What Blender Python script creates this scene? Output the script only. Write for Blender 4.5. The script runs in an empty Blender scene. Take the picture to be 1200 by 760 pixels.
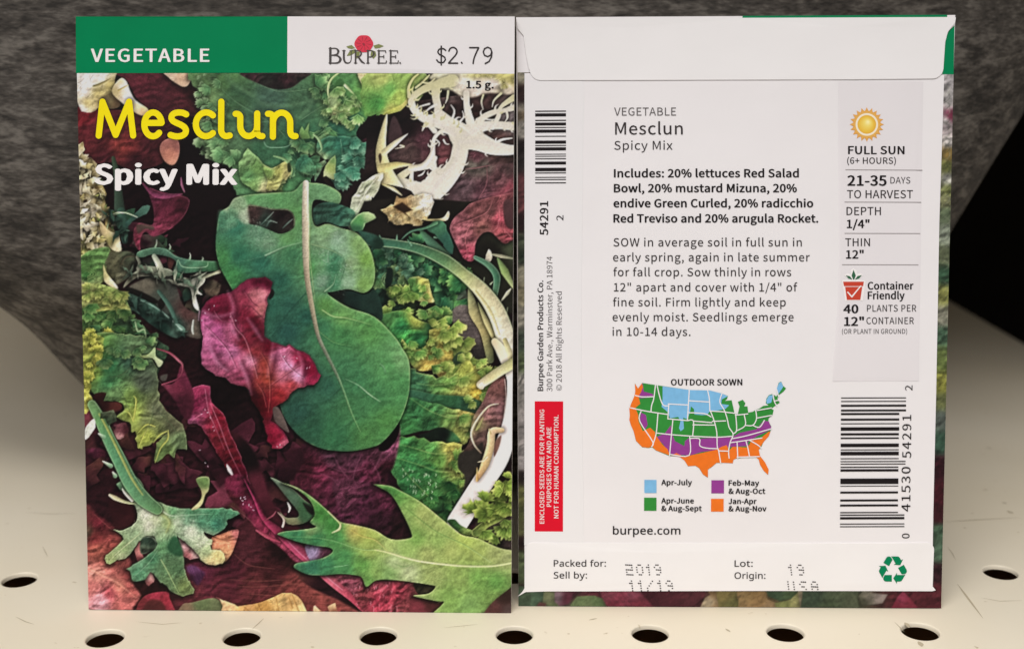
import bpy, bmesh, math, random
import numpy as np
from mathutils import Vector, Matrix, geometry

scene = bpy.context.scene
col = scene.collection
MM = .001
# ---------------------------------------------------------------- camera (lengths in mm, then metres)
CAM_Y, CAM_Z, PITCH, ROLL, YAW, FPX = -217.95, 109.19, .2335, -.0018, -.0134, 1432.1
def cam_axes():
    cp, sp = math.cos(PITCH), math.sin(PITCH)
    f, u, r = np.array([0, cp, -sp]), np.array([0, sp, cp]), np.array([1., 0, 0])
    cy, sy = math.cos(YAW), math.sin(YAW); Z = np.array([[cy, -sy, 0], [sy, cy, 0], [0, 0, 1]])
    f, u, r = Z@f, Z@u, Z@r
    c, s = math.cos(ROLL), math.sin(ROLL)
    return c*r+s*u, -s*r+c*u, f
CR, CU, CF = cam_axes()
cam = bpy.data.cameras.new('camera')
cam.sensor_width = 36; cam.lens = 36*FPX/1200
cam.clip_start, cam.clip_end = .005, 50
cam.dof.use_dof = True; cam.dof.focus_distance = .232; cam.dof.aperture_fstop = 17
camo = bpy.data.objects.new('camera', cam); col.objects.link(camo)
camo.matrix_world = Matrix(((CR[0], CU[0], -CF[0], 0), (CR[1], CU[1], -CF[1], CAM_Y*MM), (CR[2], CU[2], -CF[2], CAM_Z*MM), (0, 0, 0, 1)))
scene.camera = camo
# ---------------------------------------------------------------- light: a shop lamp over the aisle, a low-set key lamp, dim surroundings
world = bpy.data.worlds.new('World'); scene.world = world; world.use_nodes = True
bg = world.node_tree.nodes['Background']
bg.inputs['Color'].default_value = (1, .975, .96, 1); bg.inputs['Strength'].default_value = .30
def area(name, loc, target, sx, sy, power, colour):
    l = bpy.data.lights.new(name, 'AREA'); l.shape = 'RECTANGLE'; l.size, l.size_y = sx, sy; l.energy = power; l.color = colour
    o = bpy.data.objects.new(name, l); col.objects.link(o); o.location = loc
    o.rotation_euler = (Vector(target)-Vector(loc)).to_track_quat('-Z', 'Y').to_euler()
    return o
area('key_lamp', (-.16, -.44, .88), (0, 0, .03), 1.0, .22, 8.2, (1, .99, .982))  # unseen key lamp, set low so its light falls off down the packets
area('aisle_lamp', (-.5, -1.3, 1.2), (0, 0, .05), 1.2, .3, 10.0, (1, .988, .98))
scene.view_settings.view_transform = 'Standard'; scene.view_settings.look = 'None'
scene.view_settings.exposure = 0.0; scene.view_settings.gamma = 1
scene.render.engine = 'CYCLES'
# letter outlines, 1/1000 em: advance, contours
SANS = {
' ': (78, []),
'"': (166, [[39,169,58,169,64,234,65,270,32,270,32,234],[107,169,127,169,133,234,134,270,100,270,101,234]]),
'$': (194, [[87,-43,110,-43,110,-4,154,19,171,64,142,122,90,151,61,190,72,217,101,228,127,222,148,206,166,224,142,244,110,254,110,293,87,293,87,253,46,232,30,188,59,136,111,106,140,62,129,33,96,22,63,30,35,48,20,26,50,6,87,-4]]),
'%': (322, [[72,99,114,121,130,181,114,240,72,261,30,240,14,181,30,121],[72,119,47,135,38,181,47,227,72,242,96,227,106,181,96,135],[79,-5,101,-5,243,261,221,261],[251,-5,293,17,309,77,293,136,251,157,209,136,193,77,209,17],[251,15,226,31,216,77,226,123,251,138,275,123,285,77,275,31]]),
'&': (238, [[91,-5,132,3,165,25,195,6,224,-5,232,22,209,31,184,47,211,90,229,138,199,138,184,97,163,63,128,96,98,135,138,168,156,211,143,247,105,261,63,244,47,201,51,172,63,141,28,110,13,67,34,15],[144,42,120,27,95,21,58,34,44,68,53,95,76,118,107,78],[86,156,77,179,74,201,82,228,106,239,124,230,130,210,117,180]]),
'(': (118, [[84,-69,103,-60,78,-7,64,50,59,109,64,168,78,225,103,277,84,286,56,232,38,174,32,109,38,44,56,-15]]),
')': (118, [[35,-69,62,-15,80,44,86,109,80,174,62,232,35,286,15,277,40,225,55,168,60,109,55,50,40,-7,15,-60]]),
'+': (194, [[84,41,110,41,110,117,181,117,181,141,110,141,110,218,84,218,84,141,13,141,13,117,84,117]]),
',': (97, [[26,-67,64,-38,77,7,70,34,50,44,33,38,26,22,33,5,50,-1,54,0,44,-28,19,-48]]),
'-': (121, [[16,86,106,86,106,110,16,110]]),
'.': (97, [[49,-5,65,2,72,20,65,37,49,44,32,37,26,20,32,2]]),
'/': (137, [[4,-63,27,-63,132,278,109,278]]),
'0': (194, [[97,-5,140,10,167,55,177,129,167,203,140,247,97,261,55,247,27,203,18,129,27,55,55,10],[97,21,62,47,48,129,62,211,97,236,133,211,146,129,133,47]]),
'1': (194, [[31,0,172,0,172,27,120,27,120,257,96,257,72,246,42,238,42,218,88,218,88,27,31,27]]),
'2': (194, [[15,0,177,0,177,28,106,28,64,25,117,81,152,134,165,186,144,241,90,261,47,251,14,224,33,206,57,227,86,235,121,221,133,185,120,138,82,83,15,19]]),
'3': (194, [[92,-5,151,15,175,69,159,112,120,134,120,136,153,158,166,197,145,244,91,261,52,253,20,231,37,210,61,228,90,235,122,224,133,195,118,160,62,146,62,121,125,107,142,70,128,35,90,22,53,31,27,51,10,31,42,6]]),
'4': (194, [[119,0,149,0,149,71,183,71,183,96,149,96,149,257,114,257,7,92,7,71,119,71],[119,96,40,96,99,184,119,222,121,222,119,175]]),
'5': (194, [[92,-5,133,6,164,36,176,83,153,146,98,165,78,163,60,155,67,229,163,229,163,257,39,257,30,137,47,126,68,137,90,141,129,126,143,83,127,38,89,22,51,31,26,50,9,29,42,6]]),
'6': (194, [[105,-5,157,18,179,79,160,139,108,159,77,151,50,129,60,191,83,225,116,235,138,230,157,215,175,235,149,254,114,261,68,248,33,203,20,123,31,52,61,10],[50,103,77,128,103,136,137,120,149,79,136,37,105,21,67,42]]),
'7': (194, [[69,0,103,0,111,89,133,164,178,237,178,257,17,257,17,229,142,229,102,160,79,87]]),
'8': (194, [[98,-5,156,15,178,62,165,104,135,129,135,131,158,156,169,193,150,242,99,261,49,243,28,195,39,161,63,136,63,135,31,107,16,64,39,15],[116,139,75,160,57,195,69,225,98,237,130,224,142,191,135,164],[98,19,60,33,44,67,54,100,80,125,127,101,148,63,134,31]]),
'9': (194, [[82,-5,128,10,162,56,175,139,164,207,133,248,89,261,37,238,15,178,35,118,86,97,118,106,145,129,135,66,112,32,81,22,57,27,38,42,20,22,46,3],[145,155,118,129,91,121,57,137,46,178,58,220,89,236,128,216]]),
':': (97, [[49,137,65,143,72,161,65,179,49,186,32,179,26,161,32,143],[49,-5,65,2,72,20,65,37,49,44,32,37,26,20,32,2]]),
'A': (213, [[1,0,34,0,59,78,153,78,177,0,211,0,124,257,88,257],[67,104,79,144,105,230,106,230,132,144,145,104]]),
'B': (230, [[35,0,117,0,168,8,202,33,214,75,200,117,162,137,162,138,190,159,200,194,175,242,111,257,35,257],[68,148,68,231,107,231,153,222,168,190,153,159,106,148],[68,26,68,123,112,123,164,111,182,76,164,38,112,26]]),
'C': (223, [[132,-5,176,5,211,32,193,53,166,32,133,24,91,37,63,73,54,129,64,185,92,220,134,233,164,226,187,209,204,230,175,252,134,261,76,245,35,200,20,128,35,57,75,11]]),
'D': (241, [[35,0,101,0,166,15,206,60,220,129,206,199,166,242,99,257,35,257],[68,27,68,230,97,230,147,219,177,184,187,129,177,74,147,39,97,27]]),
'E': (206, [[35,0,187,0,187,28,68,28,68,121,165,121,165,149,68,149,68,229,183,229,183,257,35,257]]),
'F': (193, [[35,0,68,0,68,115,166,115,166,143,68,143,68,229,183,229,183,257,35,257]]),
'G': (241, [[136,-5,182,4,215,25,215,133,131,133,131,106,186,106,186,39,165,28,139,24,93,37,64,73,54,129,64,185,94,220,139,233,171,226,194,209,212,230,183,251,138,261,77,245,36,200,20,128,35,57,76,11]]),
'H': (255, [[35,0,68,0,68,121,187,121,187,0,220,0,220,257,187,257,187,149,68,149,68,257,35,257]]),
'I': (103, [[35,0,68,0,68,257,35,257]]),
'J': (187, [[83,-5,137,19,154,75,154,257,121,257,121,78,111,37,80,24,55,31,35,53,12,36,41,6]]),
'K': (226, [[35,0,68,0,68,81,112,134,189,0,225,0,132,159,213,257,176,257,68,128,68,128,68,257,35,257]]),
'L': (190, [[35,0,180,0,180,28,68,28,68,257,35,257]]),
'M': (284, [[35,0,64,0,64,142,60,218,62,218,82,159,131,26,153,26,201,159,222,218,223,218,219,142,219,0,249,0,249,257,210,257,161,119,143,66,142,66,123,119,74,257,35,257]]),
'N': (253, [[35,0,66,0,66,135,64,175,62,215,63,215,91,162,185,0,218,0,218,257,187,257,187,123,188,82,192,42,190,42,162,95,68,257,35,257]]),
'O': (260, [[130,-5,187,12,225,58,239,129,225,200,187,245,130,261,73,245,34,200,20,129,34,58,73,12],[130,24,90,37,63,73,54,129,63,185,90,220,130,233,170,220,197,185,206,129,197,73,170,37]]),
'P': (222, [[35,0,68,0,68,102,110,102,160,111,192,137,204,181,192,226,159,250,109,257,35,257],[68,129,68,230,104,230,155,220,172,181,156,141,106,129]]),
'Q': (260, [[130,22,90,36,63,72,54,129,63,185,90,220,130,233,170,220,197,185,206,129,197,72,170,36],[208,-64,245,-58,239,-34,212,-37,174,-29,149,-3,196,19,228,64,239,129,225,200,187,245,130,261,73,245,34,200,20,129,32,63,65,18,114,-4,149,-47]]),
'R': (222, [[68,135,68,230,111,230,157,220,173,185,157,147,111,135],[176,0,213,0,147,112,189,137,205,185,180,241,116,257,35,257,35,0,68,0,68,109,114,109]]),
'S': (209, [[106,-5,170,17,194,68,178,112,141,137,104,153,75,168,62,196,75,223,110,233,142,226,168,209,185,230,152,252,110,261,52,242,29,193,46,150,81,127,118,111,148,94,161,65,146,35,107,24,68,33,36,56,17,33,56,6]]),
'T': (210, [[89,0,121,0,121,229,199,229,199,257,11,257,11,229,89,229]]),
'U': (252, [[126,-5,173,6,206,41,218,106,218,257,187,257,187,105,170,41,126,24,84,41,67,105,67,257,34,257,34,106,47,41,79,6]]),
'V': (201, [[82,0,120,0,201,257,168,257,127,118,102,33,101,33,76,118,34,257,0,257]]),
'W': (307, [[63,0,102,0,140,155,153,213,154,213,167,155,206,0,245,0,298,257,267,257,239,117,225,34,223,34,205,117,169,257,140,257,104,117,86,34,85,34,69,117,42,257,9,257]]),
'X': (201, [[6,0,40,0,77,69,98,111,99,111,121,69,159,0,195,0,120,131,190,257,156,257,121,191,103,153,102,153,82,191,47,257,11,257,81,133]]),
'Y': (186, [[77,0,109,0,109,99,186,257,153,257,120,184,94,128,92,128,67,184,34,257,0,257,77,99]]),
'Z': (211, [[18,0,195,0,195,28,57,28,193,237,193,257,30,257,30,229,153,229,18,20]]),
'a': (197, [[76,-5,109,3,139,23,140,23,143,0,169,0,169,117,154,174,103,195,61,187,29,170,41,148,67,162,98,168,129,154,137,120,71,107,33,84,21,49,36,10],[85,21,61,28,51,51,70,82,137,99,137,46,111,28]]),
'b': (216, [[116,-5,157,8,187,42,199,98,190,149,164,183,123,195,92,187,63,168,64,202,64,279,32,279,32,0,58,0,61,20,62,20,89,2],[111,22,89,27,64,42,64,142,90,161,115,168,154,149,165,98,150,42]]),
'c': (179, [[107,-5,140,2,169,19,155,41,134,28,110,22,67,42,51,95,68,148,111,168,131,164,149,152,165,173,142,188,110,195,64,183,31,149,18,95,30,41,62,7]]),
'd': (217, [[97,-5,129,3,155,22,156,22,159,0,185,0,185,279,153,279,153,206,154,173,130,189,101,195,60,183,30,148,19,95,28,41,55,7],[104,22,65,42,51,95,68,148,106,168,130,163,153,148,153,48,129,29]]),
'e': (194, [[109,-5,144,1,172,15,160,36,138,25,113,21,68,39,50,88,178,88,179,106,160,171,103,195,62,183,31,148,18,95,31,41,63,7],[49,110,68,154,104,169,139,154,151,110]]),
'f': (114, [[12,164,37,164,37,0,69,0,69,164,110,164,110,190,69,190,69,220,76,248,96,258,118,252,125,277,93,283,51,266,37,221,37,190,12,188]]),
'g': (197, [[96,-88,166,-68,193,-22,176,13,126,23,89,23,63,29,56,44,59,57,68,67,96,60,145,78,166,126,161,149,150,166,189,166,189,190,123,190,96,195,46,177,25,127,33,97,50,76,50,75,35,60,29,39,34,20,46,8,46,6,25,-13,18,-37,40,-74],[96,82,68,94,56,127,68,160,96,172,125,160,137,127,125,94],[101,-65,60,-56,46,-32,50,-16,65,0,90,-3,123,-3,151,-8,161,-27,145,-54]]),
'h': (213, [[32,0,64,0,64,138,90,160,116,167,144,155,152,116,152,0,184,0,184,120,170,176,126,195,91,186,63,163,64,202,64,279,32,279]]),
'i': (96, [[32,0,64,0,64,190,32,190],[48,229,64,235,70,251,64,266,48,271,33,266,27,251,33,235]]),
'j': (96, [[12,-85,53,-68,64,-22,64,190,33,190,33,-22,28,-49,9,-59,-9,-56,-15,-80],[48,229,64,235,70,251,64,266,48,271,33,266,27,251,33,235]]),
'k': (193, [[32,0,64,0,64,50,99,92,155,0,190,0,118,113,181,190,146,190,65,90,64,90,64,279,32,279]]),
'l': (99, [[66,-5,84,-2,80,23,73,22,64,36,64,279,32,279,32,38,40,7]]),
'm': (324, [[32,0,64,0,64,138,89,160,112,167,139,155,147,116,147,0,179,0,179,138,204,160,227,167,254,155,263,116,263,0,294,0,294,120,280,176,237,195,204,185,174,159,156,185,121,195,90,186,62,162,62,162,58,190,32,190]]),
'n': (214, [[32,0,64,0,64,138,90,160,116,167,144,155,152,116,152,0,184,0,184,120,170,176,126,195,91,186,62,162,62,162,58,190,32,190]]),
'o': (212, [[106,-5,150,7,182,41,194,95,182,149,150,183,106,195,63,183,31,149,18,95,31,41,63,7],[106,22,66,42,51,95,66,148,106,168,146,148,161,95,146,42]]),
'p': (217, [[32,-80,64,-80,64,-16,63,18,90,1,116,-5,157,8,187,42,199,98,190,149,164,183,123,195,91,187,62,168,62,168,58,190,32,190],[111,22,89,27,64,42,64,142,91,161,115,168,154,149,165,98,150,42]]),
'q': (217, [[153,-80,185,-80,185,190,159,190,156,172,155,172,130,189,101,195,60,183,30,148,19,95,28,41,55,7,97,-5,128,3,154,22,153,-13],[104,22,65,42,51,95,68,148,106,168,130,163,153,148,153,48,129,29]]),
'r': (136, [[32,0,64,0,64,122,87,156,112,166,131,163,137,191,116,195,86,184,62,155,62,155,58,190,32,190]]),
's': (164, [[82,-5,133,12,151,52,132,90,93,110,65,122,52,143,61,162,88,170,111,165,131,153,146,173,120,189,87,195,39,179,22,141,39,105,77,86,107,72,120,50,111,29,83,20,53,27,27,43,11,22,43,3]]),
't': (132, [[92,-5,127,2,121,27,99,21,76,31,70,58,70,164,121,164,121,190,70,190,70,244,43,244,40,190,9,188,9,164,38,164,38,59,50,13]]),
'u': (213, [[88,-5,122,5,151,30,152,30,154,0,181,0,181,190,149,190,149,55,124,31,97,23,70,35,62,74,62,190,29,190,29,70,44,14]]),
'v': (182, [[73,0,111,0,178,190,146,190,110,82,93,26,91,26,74,82,38,190,5,190]]),
'w': (281, [[62,0,99,0,126,102,139,157,141,157,154,103,181,0,220,0,272,190,241,190,213,80,202,27,200,27,187,80,157,190,126,190,96,80,83,27,82,27,70,80,42,190,9,190]]),
'x': (174, [[5,0,39,0,64,44,84,78,85,78,106,44,134,0,169,0,106,96,164,190,131,190,107,148,91,117,89,117,70,148,45,190,10,190,68,99]]),
'y': (182, [[35,-82,80,-63,106,-16,178,190,147,190,112,85,97,31,95,31,76,85,38,190,5,190,81,0,77,-15,60,-44,34,-56,19,-53,13,-78]]),
'z': (166, [[12,0,156,0,156,26,53,26,153,173,153,190,23,190,23,164,112,164,12,17]]),
'©': (291, [[146,-4,209,12,254,57,272,126,254,195,209,240,146,256,83,240,37,195,19,126,37,57,83,12],[146,12,91,26,52,66,37,126,52,186,91,226,146,240,200,226,239,186,254,126,239,66,200,26],[148,49,178,55,202,71,190,88,172,75,150,70,116,85,104,126,117,164,151,179,169,175,185,163,199,178,178,194,150,200,100,180,78,126,98,70]]),
'♻': (350, [[125,287,108,283,96,271,61,211,128,172,170,245,155,271,142,284],[165,272,206,202,183,189,262,183,296,254,273,241,255,271,243,283,231,286,152,287],[338,128,304,188,236,150,278,77,309,77,326,82,337,95,342,112],[57,49,98,119,120,106,86,177,7,172,30,159,13,128,8,112,12,99,51,31],[305,67,223,67,223,93,179,28,223,-37,223,-11,258,-11,275,-6,284,4,324,72],[78,67,63,41,59,23,64,7,77,-6,93,-11,162,-11,162,67]]),
}
HUMAN = {
'P': (406, [[65,0,65,480,192,480,249,475,295,463,329,443,361,398,372,338,368,300,354,264,330,233,294,208,245,192,181,187,126,187,126,0],[126,238,174,238,234,244,276,261,301,290,310,336,302,376,280,405,242,422,187,428,126,428]]),
'a': (377, [[144,-7,100,0,63,19,39,52,31,100,41,148,73,183,106,200,150,210,203,215,265,217,265,238,260,277,245,301,222,314,190,318,163,316,136,310,89,291,71,335,96,347,126,357,159,364,193,366,251,359,291,337,314,300,322,245,322,0,279,0,268,51,265,51,241,25,216,7,185,-3],[158,41,200,47,234,66,256,98,264,144,264,176,211,174,154,167,118,152,98,130,92,99,97,73,110,55,132,44]]),
'c': (322, [[201,-7,156,-2,117,13,83,38,58,73,42,120,37,178,42,238,59,286,85,322,119,347,160,362,206,367,233,365,259,361,300,347,282,298,244,310,204,315,145,300,110,254,98,179,105,121,124,79,156,53,201,44,229,46,253,50,294,65,294,13,254,-2,230,-5]]),
'k': (359, [[57,0,57,510,116,510,116,244,115,216,113,185,116,185,128,201,144,221,158,238,273,360,343,360,197,206,353,0,281,0,156,168,116,132,116,0]]),
'e': (379, [[210,-7,162,-2,120,14,85,40,59,76,42,122,37,177,42,232,57,279,81,316,112,344,151,361,196,367,239,362,276,347,305,322,327,290,340,250,345,204,345,169,98,169,107,115,129,76,165,52,213,44,245,45,274,50,328,69,328,17,301,6,274,-1,245,-5],[99,216,283,216,277,257,262,290,234,311,195,318,158,312,129,291,109,259]]),
'd': (413, [[185,-7,124,5,77,40,55,76,41,123,37,179,41,236,55,283,78,319,125,355,185,367,223,363,254,351,278,334,297,314,301,314,299,339,297,367,297,510,356,510,356,0,308,0,300,48,297,48,278,27,254,9,223,-3],[194,42,243,50,274,74,292,113,298,168,298,179,292,238,275,282,244,309,193,318,152,308,122,280,104,235,98,178,104,121,122,78,152,51]]),
'f': (231, [[73,0,73,314,10,314,10,342,73,362,73,383,81,443,104,483,141,506,190,514,229,510,260,502,244,455,220,462,191,465,165,460,147,446,136,420,132,383,132,360,223,360,223,314,132,314,132,0]]),
'o': (406, [[202,-7,157,-1,117,15,84,42,58,79,42,125,37,181,42,236,57,282,82,318,116,345,156,361,204,367,250,361,290,345,324,318,349,282,365,236,370,181,365,126,350,79,325,42,291,15,250,-1],[203,42,251,52,283,80,303,123,309,181,303,238,283,281,251,308,203,317,155,308,123,281,104,238,98,181,104,123,123,80,156,52]]),
'r': (277, [[57,0,57,360,105,360,112,294,115,294,135,322,160,345,190,361,225,367,247,366,267,363,260,308,241,312,221,313,194,309,169,298,147,280,131,256,120,226,116,192,116,0]]),
'S': (369, [[166,-7,127,-5,91,-1,60,7,34,16,34,74,61,64,94,54,131,48,169,46,216,51,249,66,270,91,277,123,274,145,267,163,253,178,232,192,203,207,164,222,110,246,72,276,48,314,40,364,45,400,60,429,83,454,114,471,151,483,193,486,231,484,266,479,297,470,326,459,307,408,253,426,223,431,192,433,153,428,124,414,107,392,101,363,104,341,111,323,125,308,144,294,171,281,206,267,245,251,278,233,303,214,322,191,333,163,337,128,326,72,291,29,256,9,215,-3]]),
'y': (343, [[56,-161,28,-160,7,-156,7,-109,25,-111,47,-113,75,-108,97,-95,114,-75,127,-49,146,-1,1,360,64,360,142,155,160,104,172,57,175,57,187,101,206,156,279,360,343,360,187,-50,166,-96,139,-131,103,-154]]),
'l': (173, [[57,0,57,510,116,510,116,0]]),
'b': (413, [[228,-7,189,-3,158,9,134,26,116,46,111,46,99,0,57,0,57,510,116,510,116,386,115,344,113,312,116,312,134,333,158,351,189,362,228,366,288,354,335,319,358,283,372,237,376,180,372,123,358,77,335,40,288,5],[219,42,261,51,291,78,309,121,315,181,304,256,272,302,218,317,169,309,138,284,122,242,116,182,116,179,122,121,138,78,169,51]]),
'L': (352, [[65,0,65,480,126,480,126,54,335,54,335,0]]),
't': (242, [[167,-7,140,-4,115,3,94,16,77,37,65,66,62,105,62,314,11,314,11,343,62,366,86,443,121,443,121,360,225,360,225,314,121,314,121,106,125,77,137,57,155,46,177,42,205,44,228,49,228,4,201,-4]]),
'O': (525, [[263,-7,216,-3,174,7,139,24,96,61,65,111,52,150,44,193,41,241,44,288,52,331,65,370,96,419,139,456,174,473,216,483,263,487,309,484,349,473,384,456,427,420,458,370,472,331,481,288,484,240,481,193,472,150,458,110,427,61,384,24,349,7,308,-3],[263,46,312,51,352,69,382,98,403,137,416,184,420,240,416,297,403,344,382,382,352,411,313,428,263,434,214,428,174,411,143,382,122,344,109,297,105,240,109,184,122,137,143,98,173,69,213,51]]),
'i': (173, [[87,420,62,429,55,441,52,457,55,474,62,486,87,495,111,486,119,474,122,457,119,441,111,429],[57,0,57,360,116,360,116,0]]),
'g': (413, [[195,-161,145,-159,102,-151,65,-138,65,-84,103,-100,148,-109,198,-112,240,-105,271,-85,291,-53,298,-11,298,3,298,27,300,48,297,48,268,17,231,-1,185,-7,123,6,76,42,54,79,41,125,37,179,41,233,54,278,76,316,123,354,185,367,219,363,249,353,275,336,298,312,301,312,309,360,356,360,356,-6,352,-53,338,-92,317,-122,286,-144,245,-157],[194,42,241,49,273,71,292,109,298,165,298,179,292,243,273,285,240,309,193,317,153,308,123,281,104,237,98,179,104,120,123,77,153,50]]),
'n': (415, [[57,0,57,360,105,360,113,311,117,311,138,336,165,353,197,363,230,367,287,359,328,335,352,295,361,234,361,0,302,0,302,230,282,295,222,317,171,309,139,283,122,242,116,187,116,0]]),
':': (180, [[89,278,74,281,60,289,51,303,48,324,51,345,60,359,74,367,89,369,106,367,119,359,129,345,132,324,129,303,119,289,106,281],[89,-9,74,-7,60,1,51,15,48,36,51,57,60,71,74,79,89,81,106,79,119,71,129,57,132,36,129,15,119,1,106,-7]]),
' ': (175, []),
'V': (403, [[171,0,0,480,63,480,171,172,189,117,201,67,214,117,232,173,339,480,403,480,232,0]]),
'E': (373, [[65,0,65,480,333,480,333,426,126,426,126,277,321,277,321,224,126,224,126,53,333,53,333,0]]),
'G': (489, [[271,-7,224,-3,182,7,145,23,100,59,67,108,53,148,44,191,41,240,44,288,54,331,71,370,93,404,121,433,155,456,195,473,240,483,289,486,329,484,366,479,400,470,433,458,410,406,383,416,352,425,320,431,286,433,233,427,188,410,152,381,125,343,109,296,104,240,109,186,123,139,146,100,181,70,226,52,285,46,338,49,379,57,379,199,273,199,273,253,439,253,439,18,400,7,361,-1,318,-5]]),
'T': (373, [[156,0,156,426,7,426,7,480,366,480,366,426,217,426,217,0]]),
'A': (429, [[0,0,187,482,242,482,428,0,366,0,308,148,118,148,61,0],[138,202,290,202,236,347,230,367,221,396,214,419,203,378,193,347]]),
'B': (437, [[65,0,65,480,202,480,257,477,303,468,338,453,373,417,384,361,378,322,361,290,332,268,293,255,293,251,322,244,348,234,369,218,386,197,397,170,400,136,389,79,356,36,322,16,282,4,234,0],[126,275,214,275,266,280,299,295,316,320,322,354,315,388,294,411,258,424,205,428,126,428],[126,51,222,51,276,57,311,76,330,105,336,141,329,175,310,202,274,219,218,225,126,225]]),
'p': (413, [[57,-161,57,360,105,360,113,311,116,311,135,333,158,351,189,363,228,367,288,355,335,320,358,284,372,238,376,181,372,124,358,78,335,41,288,5,228,-7,190,-3,159,9,135,26,116,46,112,46,115,17,116,-13,116,-161],[219,42,249,47,273,60,291,82,305,110,312,143,315,181,309,237,291,280,261,308,218,317,171,309,140,286,123,247,116,192,116,181,122,122,138,78,169,51]]),
'u': (415, [[184,-7,127,1,86,25,61,65,53,124,53,360,113,360,113,128,133,64,193,42,243,51,276,76,293,117,299,173,299,360,358,360,358,0,310,0,301,48,298,48,277,23,250,6,218,-3]]),
'm': (628, [[57,0,57,360,105,360,113,311,117,311,137,336,162,353,192,363,223,367,273,360,310,340,333,306,336,306,358,333,386,352,418,363,452,367,505,359,543,335,566,295,574,234,574,0,515,0,515,232,497,296,442,317,397,309,367,287,350,250,345,199,345,0,286,0,286,232,268,296,212,317,166,309,137,283,121,242,116,187,116,0]]),
'.': (180, [[89,-9,74,-7,60,1,51,15,48,36,51,57,60,71,74,79,89,81,106,79,119,71,129,57,132,36,129,15,119,1,106,-7]]),
'0': (384, [[191,-7,142,1,102,22,72,59,50,108,37,169,33,240,35,290,40,334,49,373,69,422,99,458,140,480,191,487,241,480,281,458,312,422,334,373,347,313,351,240,349,191,344,147,335,108,314,59,284,23,243,1],[191,44,237,56,268,92,281,130,289,180,291,240,289,300,281,349,268,388,237,424,191,437,145,424,115,388,102,349,95,300,92,240,95,180,102,131,115,93,145,56]]),
'1': (384, [[181,0,181,335,181,381,183,418,164,400,142,381,91,339,60,379,189,480,238,480,238,0]]),
'2': (384, [[32,0,32,49,158,176,219,240,241,268,257,296,266,324,269,355,263,390,246,415,219,431,185,436,152,433,123,424,96,409,69,390,38,430,68,452,102,470,141,482,185,486,245,478,291,452,320,412,330,359,326,322,314,288,296,256,271,224,241,190,207,155,107,56,107,54,349,54,349,0]]),
'3': (384, [[162,-7,126,-5,92,-1,60,7,30,19,30,75,62,61,95,51,130,45,163,43,218,49,256,68,277,98,284,138,275,176,249,202,206,217,150,222,103,222,103,273,150,273,202,279,240,298,263,326,271,363,265,394,247,417,219,432,183,437,147,434,117,425,89,412,62,396,33,437,62,455,96,471,137,483,183,486,248,478,294,453,322,415,331,367,324,324,304,290,273,267,232,253,232,250,282,237,318,214,339,179,346,136,341,97,326,62,302,33,266,11,220,-2]]),
'4': (384, [[244,0,244,109,14,109,14,159,240,482,301,482,301,162,371,162,371,109,301,109,301,0],[72,162,244,162,244,313,245,372,247,419,244,419,231,392,216,367]]),
'5': (384, [[167,-7,131,-5,97,0,67,8,42,19,42,75,69,62,101,52,135,46,167,44,215,50,253,69,277,101,285,147,278,189,257,219,219,238,165,244,122,241,83,234,54,253,72,480,312,480,312,426,122,426,111,287,142,291,185,294,231,290,270,278,302,257,335,213,346,153,341,107,325,68,299,36,263,12,219,-2]]),
'6': (384, [[200,-7,157,-1,118,16,84,45,59,86,47,120,39,160,37,205,39,256,46,307,59,354,79,397,108,434,146,462,195,480,257,486,288,485,316,480,316,430,288,436,258,438,215,434,181,422,153,404,132,380,117,351,106,318,100,282,96,244,100,244,119,266,143,284,174,296,214,300,270,291,314,262,343,216,353,154,348,108,334,69,311,36,263,4],[199,43,238,50,268,70,288,105,294,154,288,195,271,227,242,247,201,254,172,251,146,241,126,226,110,208,100,187,97,166,100,137,108,108,122,82,142,61,168,48]]),
'7': (384, [[91,0,288,426,30,426,30,480,351,480,351,434,156,0]]),
'8': (384, [[193,-7,146,-3,106,8,75,27,43,68,33,122,36,153,47,179,63,202,83,221,107,237,132,251,100,273,73,299,54,332,48,372,53,406,67,434,89,456,118,473,153,483,191,486,249,479,295,457,325,421,335,371,332,344,323,321,308,301,289,283,244,254,272,239,298,222,319,203,336,181,347,155,351,124,340,70,308,29,258,2],[194,277,226,293,253,312,271,337,277,369,271,399,253,421,226,434,191,439,157,434,130,421,112,399,106,369,109,347,118,328,132,312,150,299],[192,40,235,46,267,63,286,90,293,124,286,156,265,182,233,203,192,222,181,226,142,206,114,183,96,155,91,122,97,90,116,63,147,46]]),
'9': (384, [[129,-7,98,-5,69,0,69,50,96,44,128,42,171,46,205,57,233,75,254,99,269,128,280,161,286,197,289,235,285,235,267,214,243,196,211,183,171,179,115,189,72,217,43,263,34,324,38,371,53,411,76,443,106,467,143,481,187,486,230,480,269,463,302,434,328,393,340,359,347,320,349,275,347,223,340,173,327,125,307,82,279,46,240,17,191,-1],[184,226,214,229,240,239,261,254,276,272,286,292,289,314,287,342,278,371,264,397,244,418,218,432,187,437,149,430,119,409,99,374,92,325,98,284,115,252,143,232]]),
}
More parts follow.
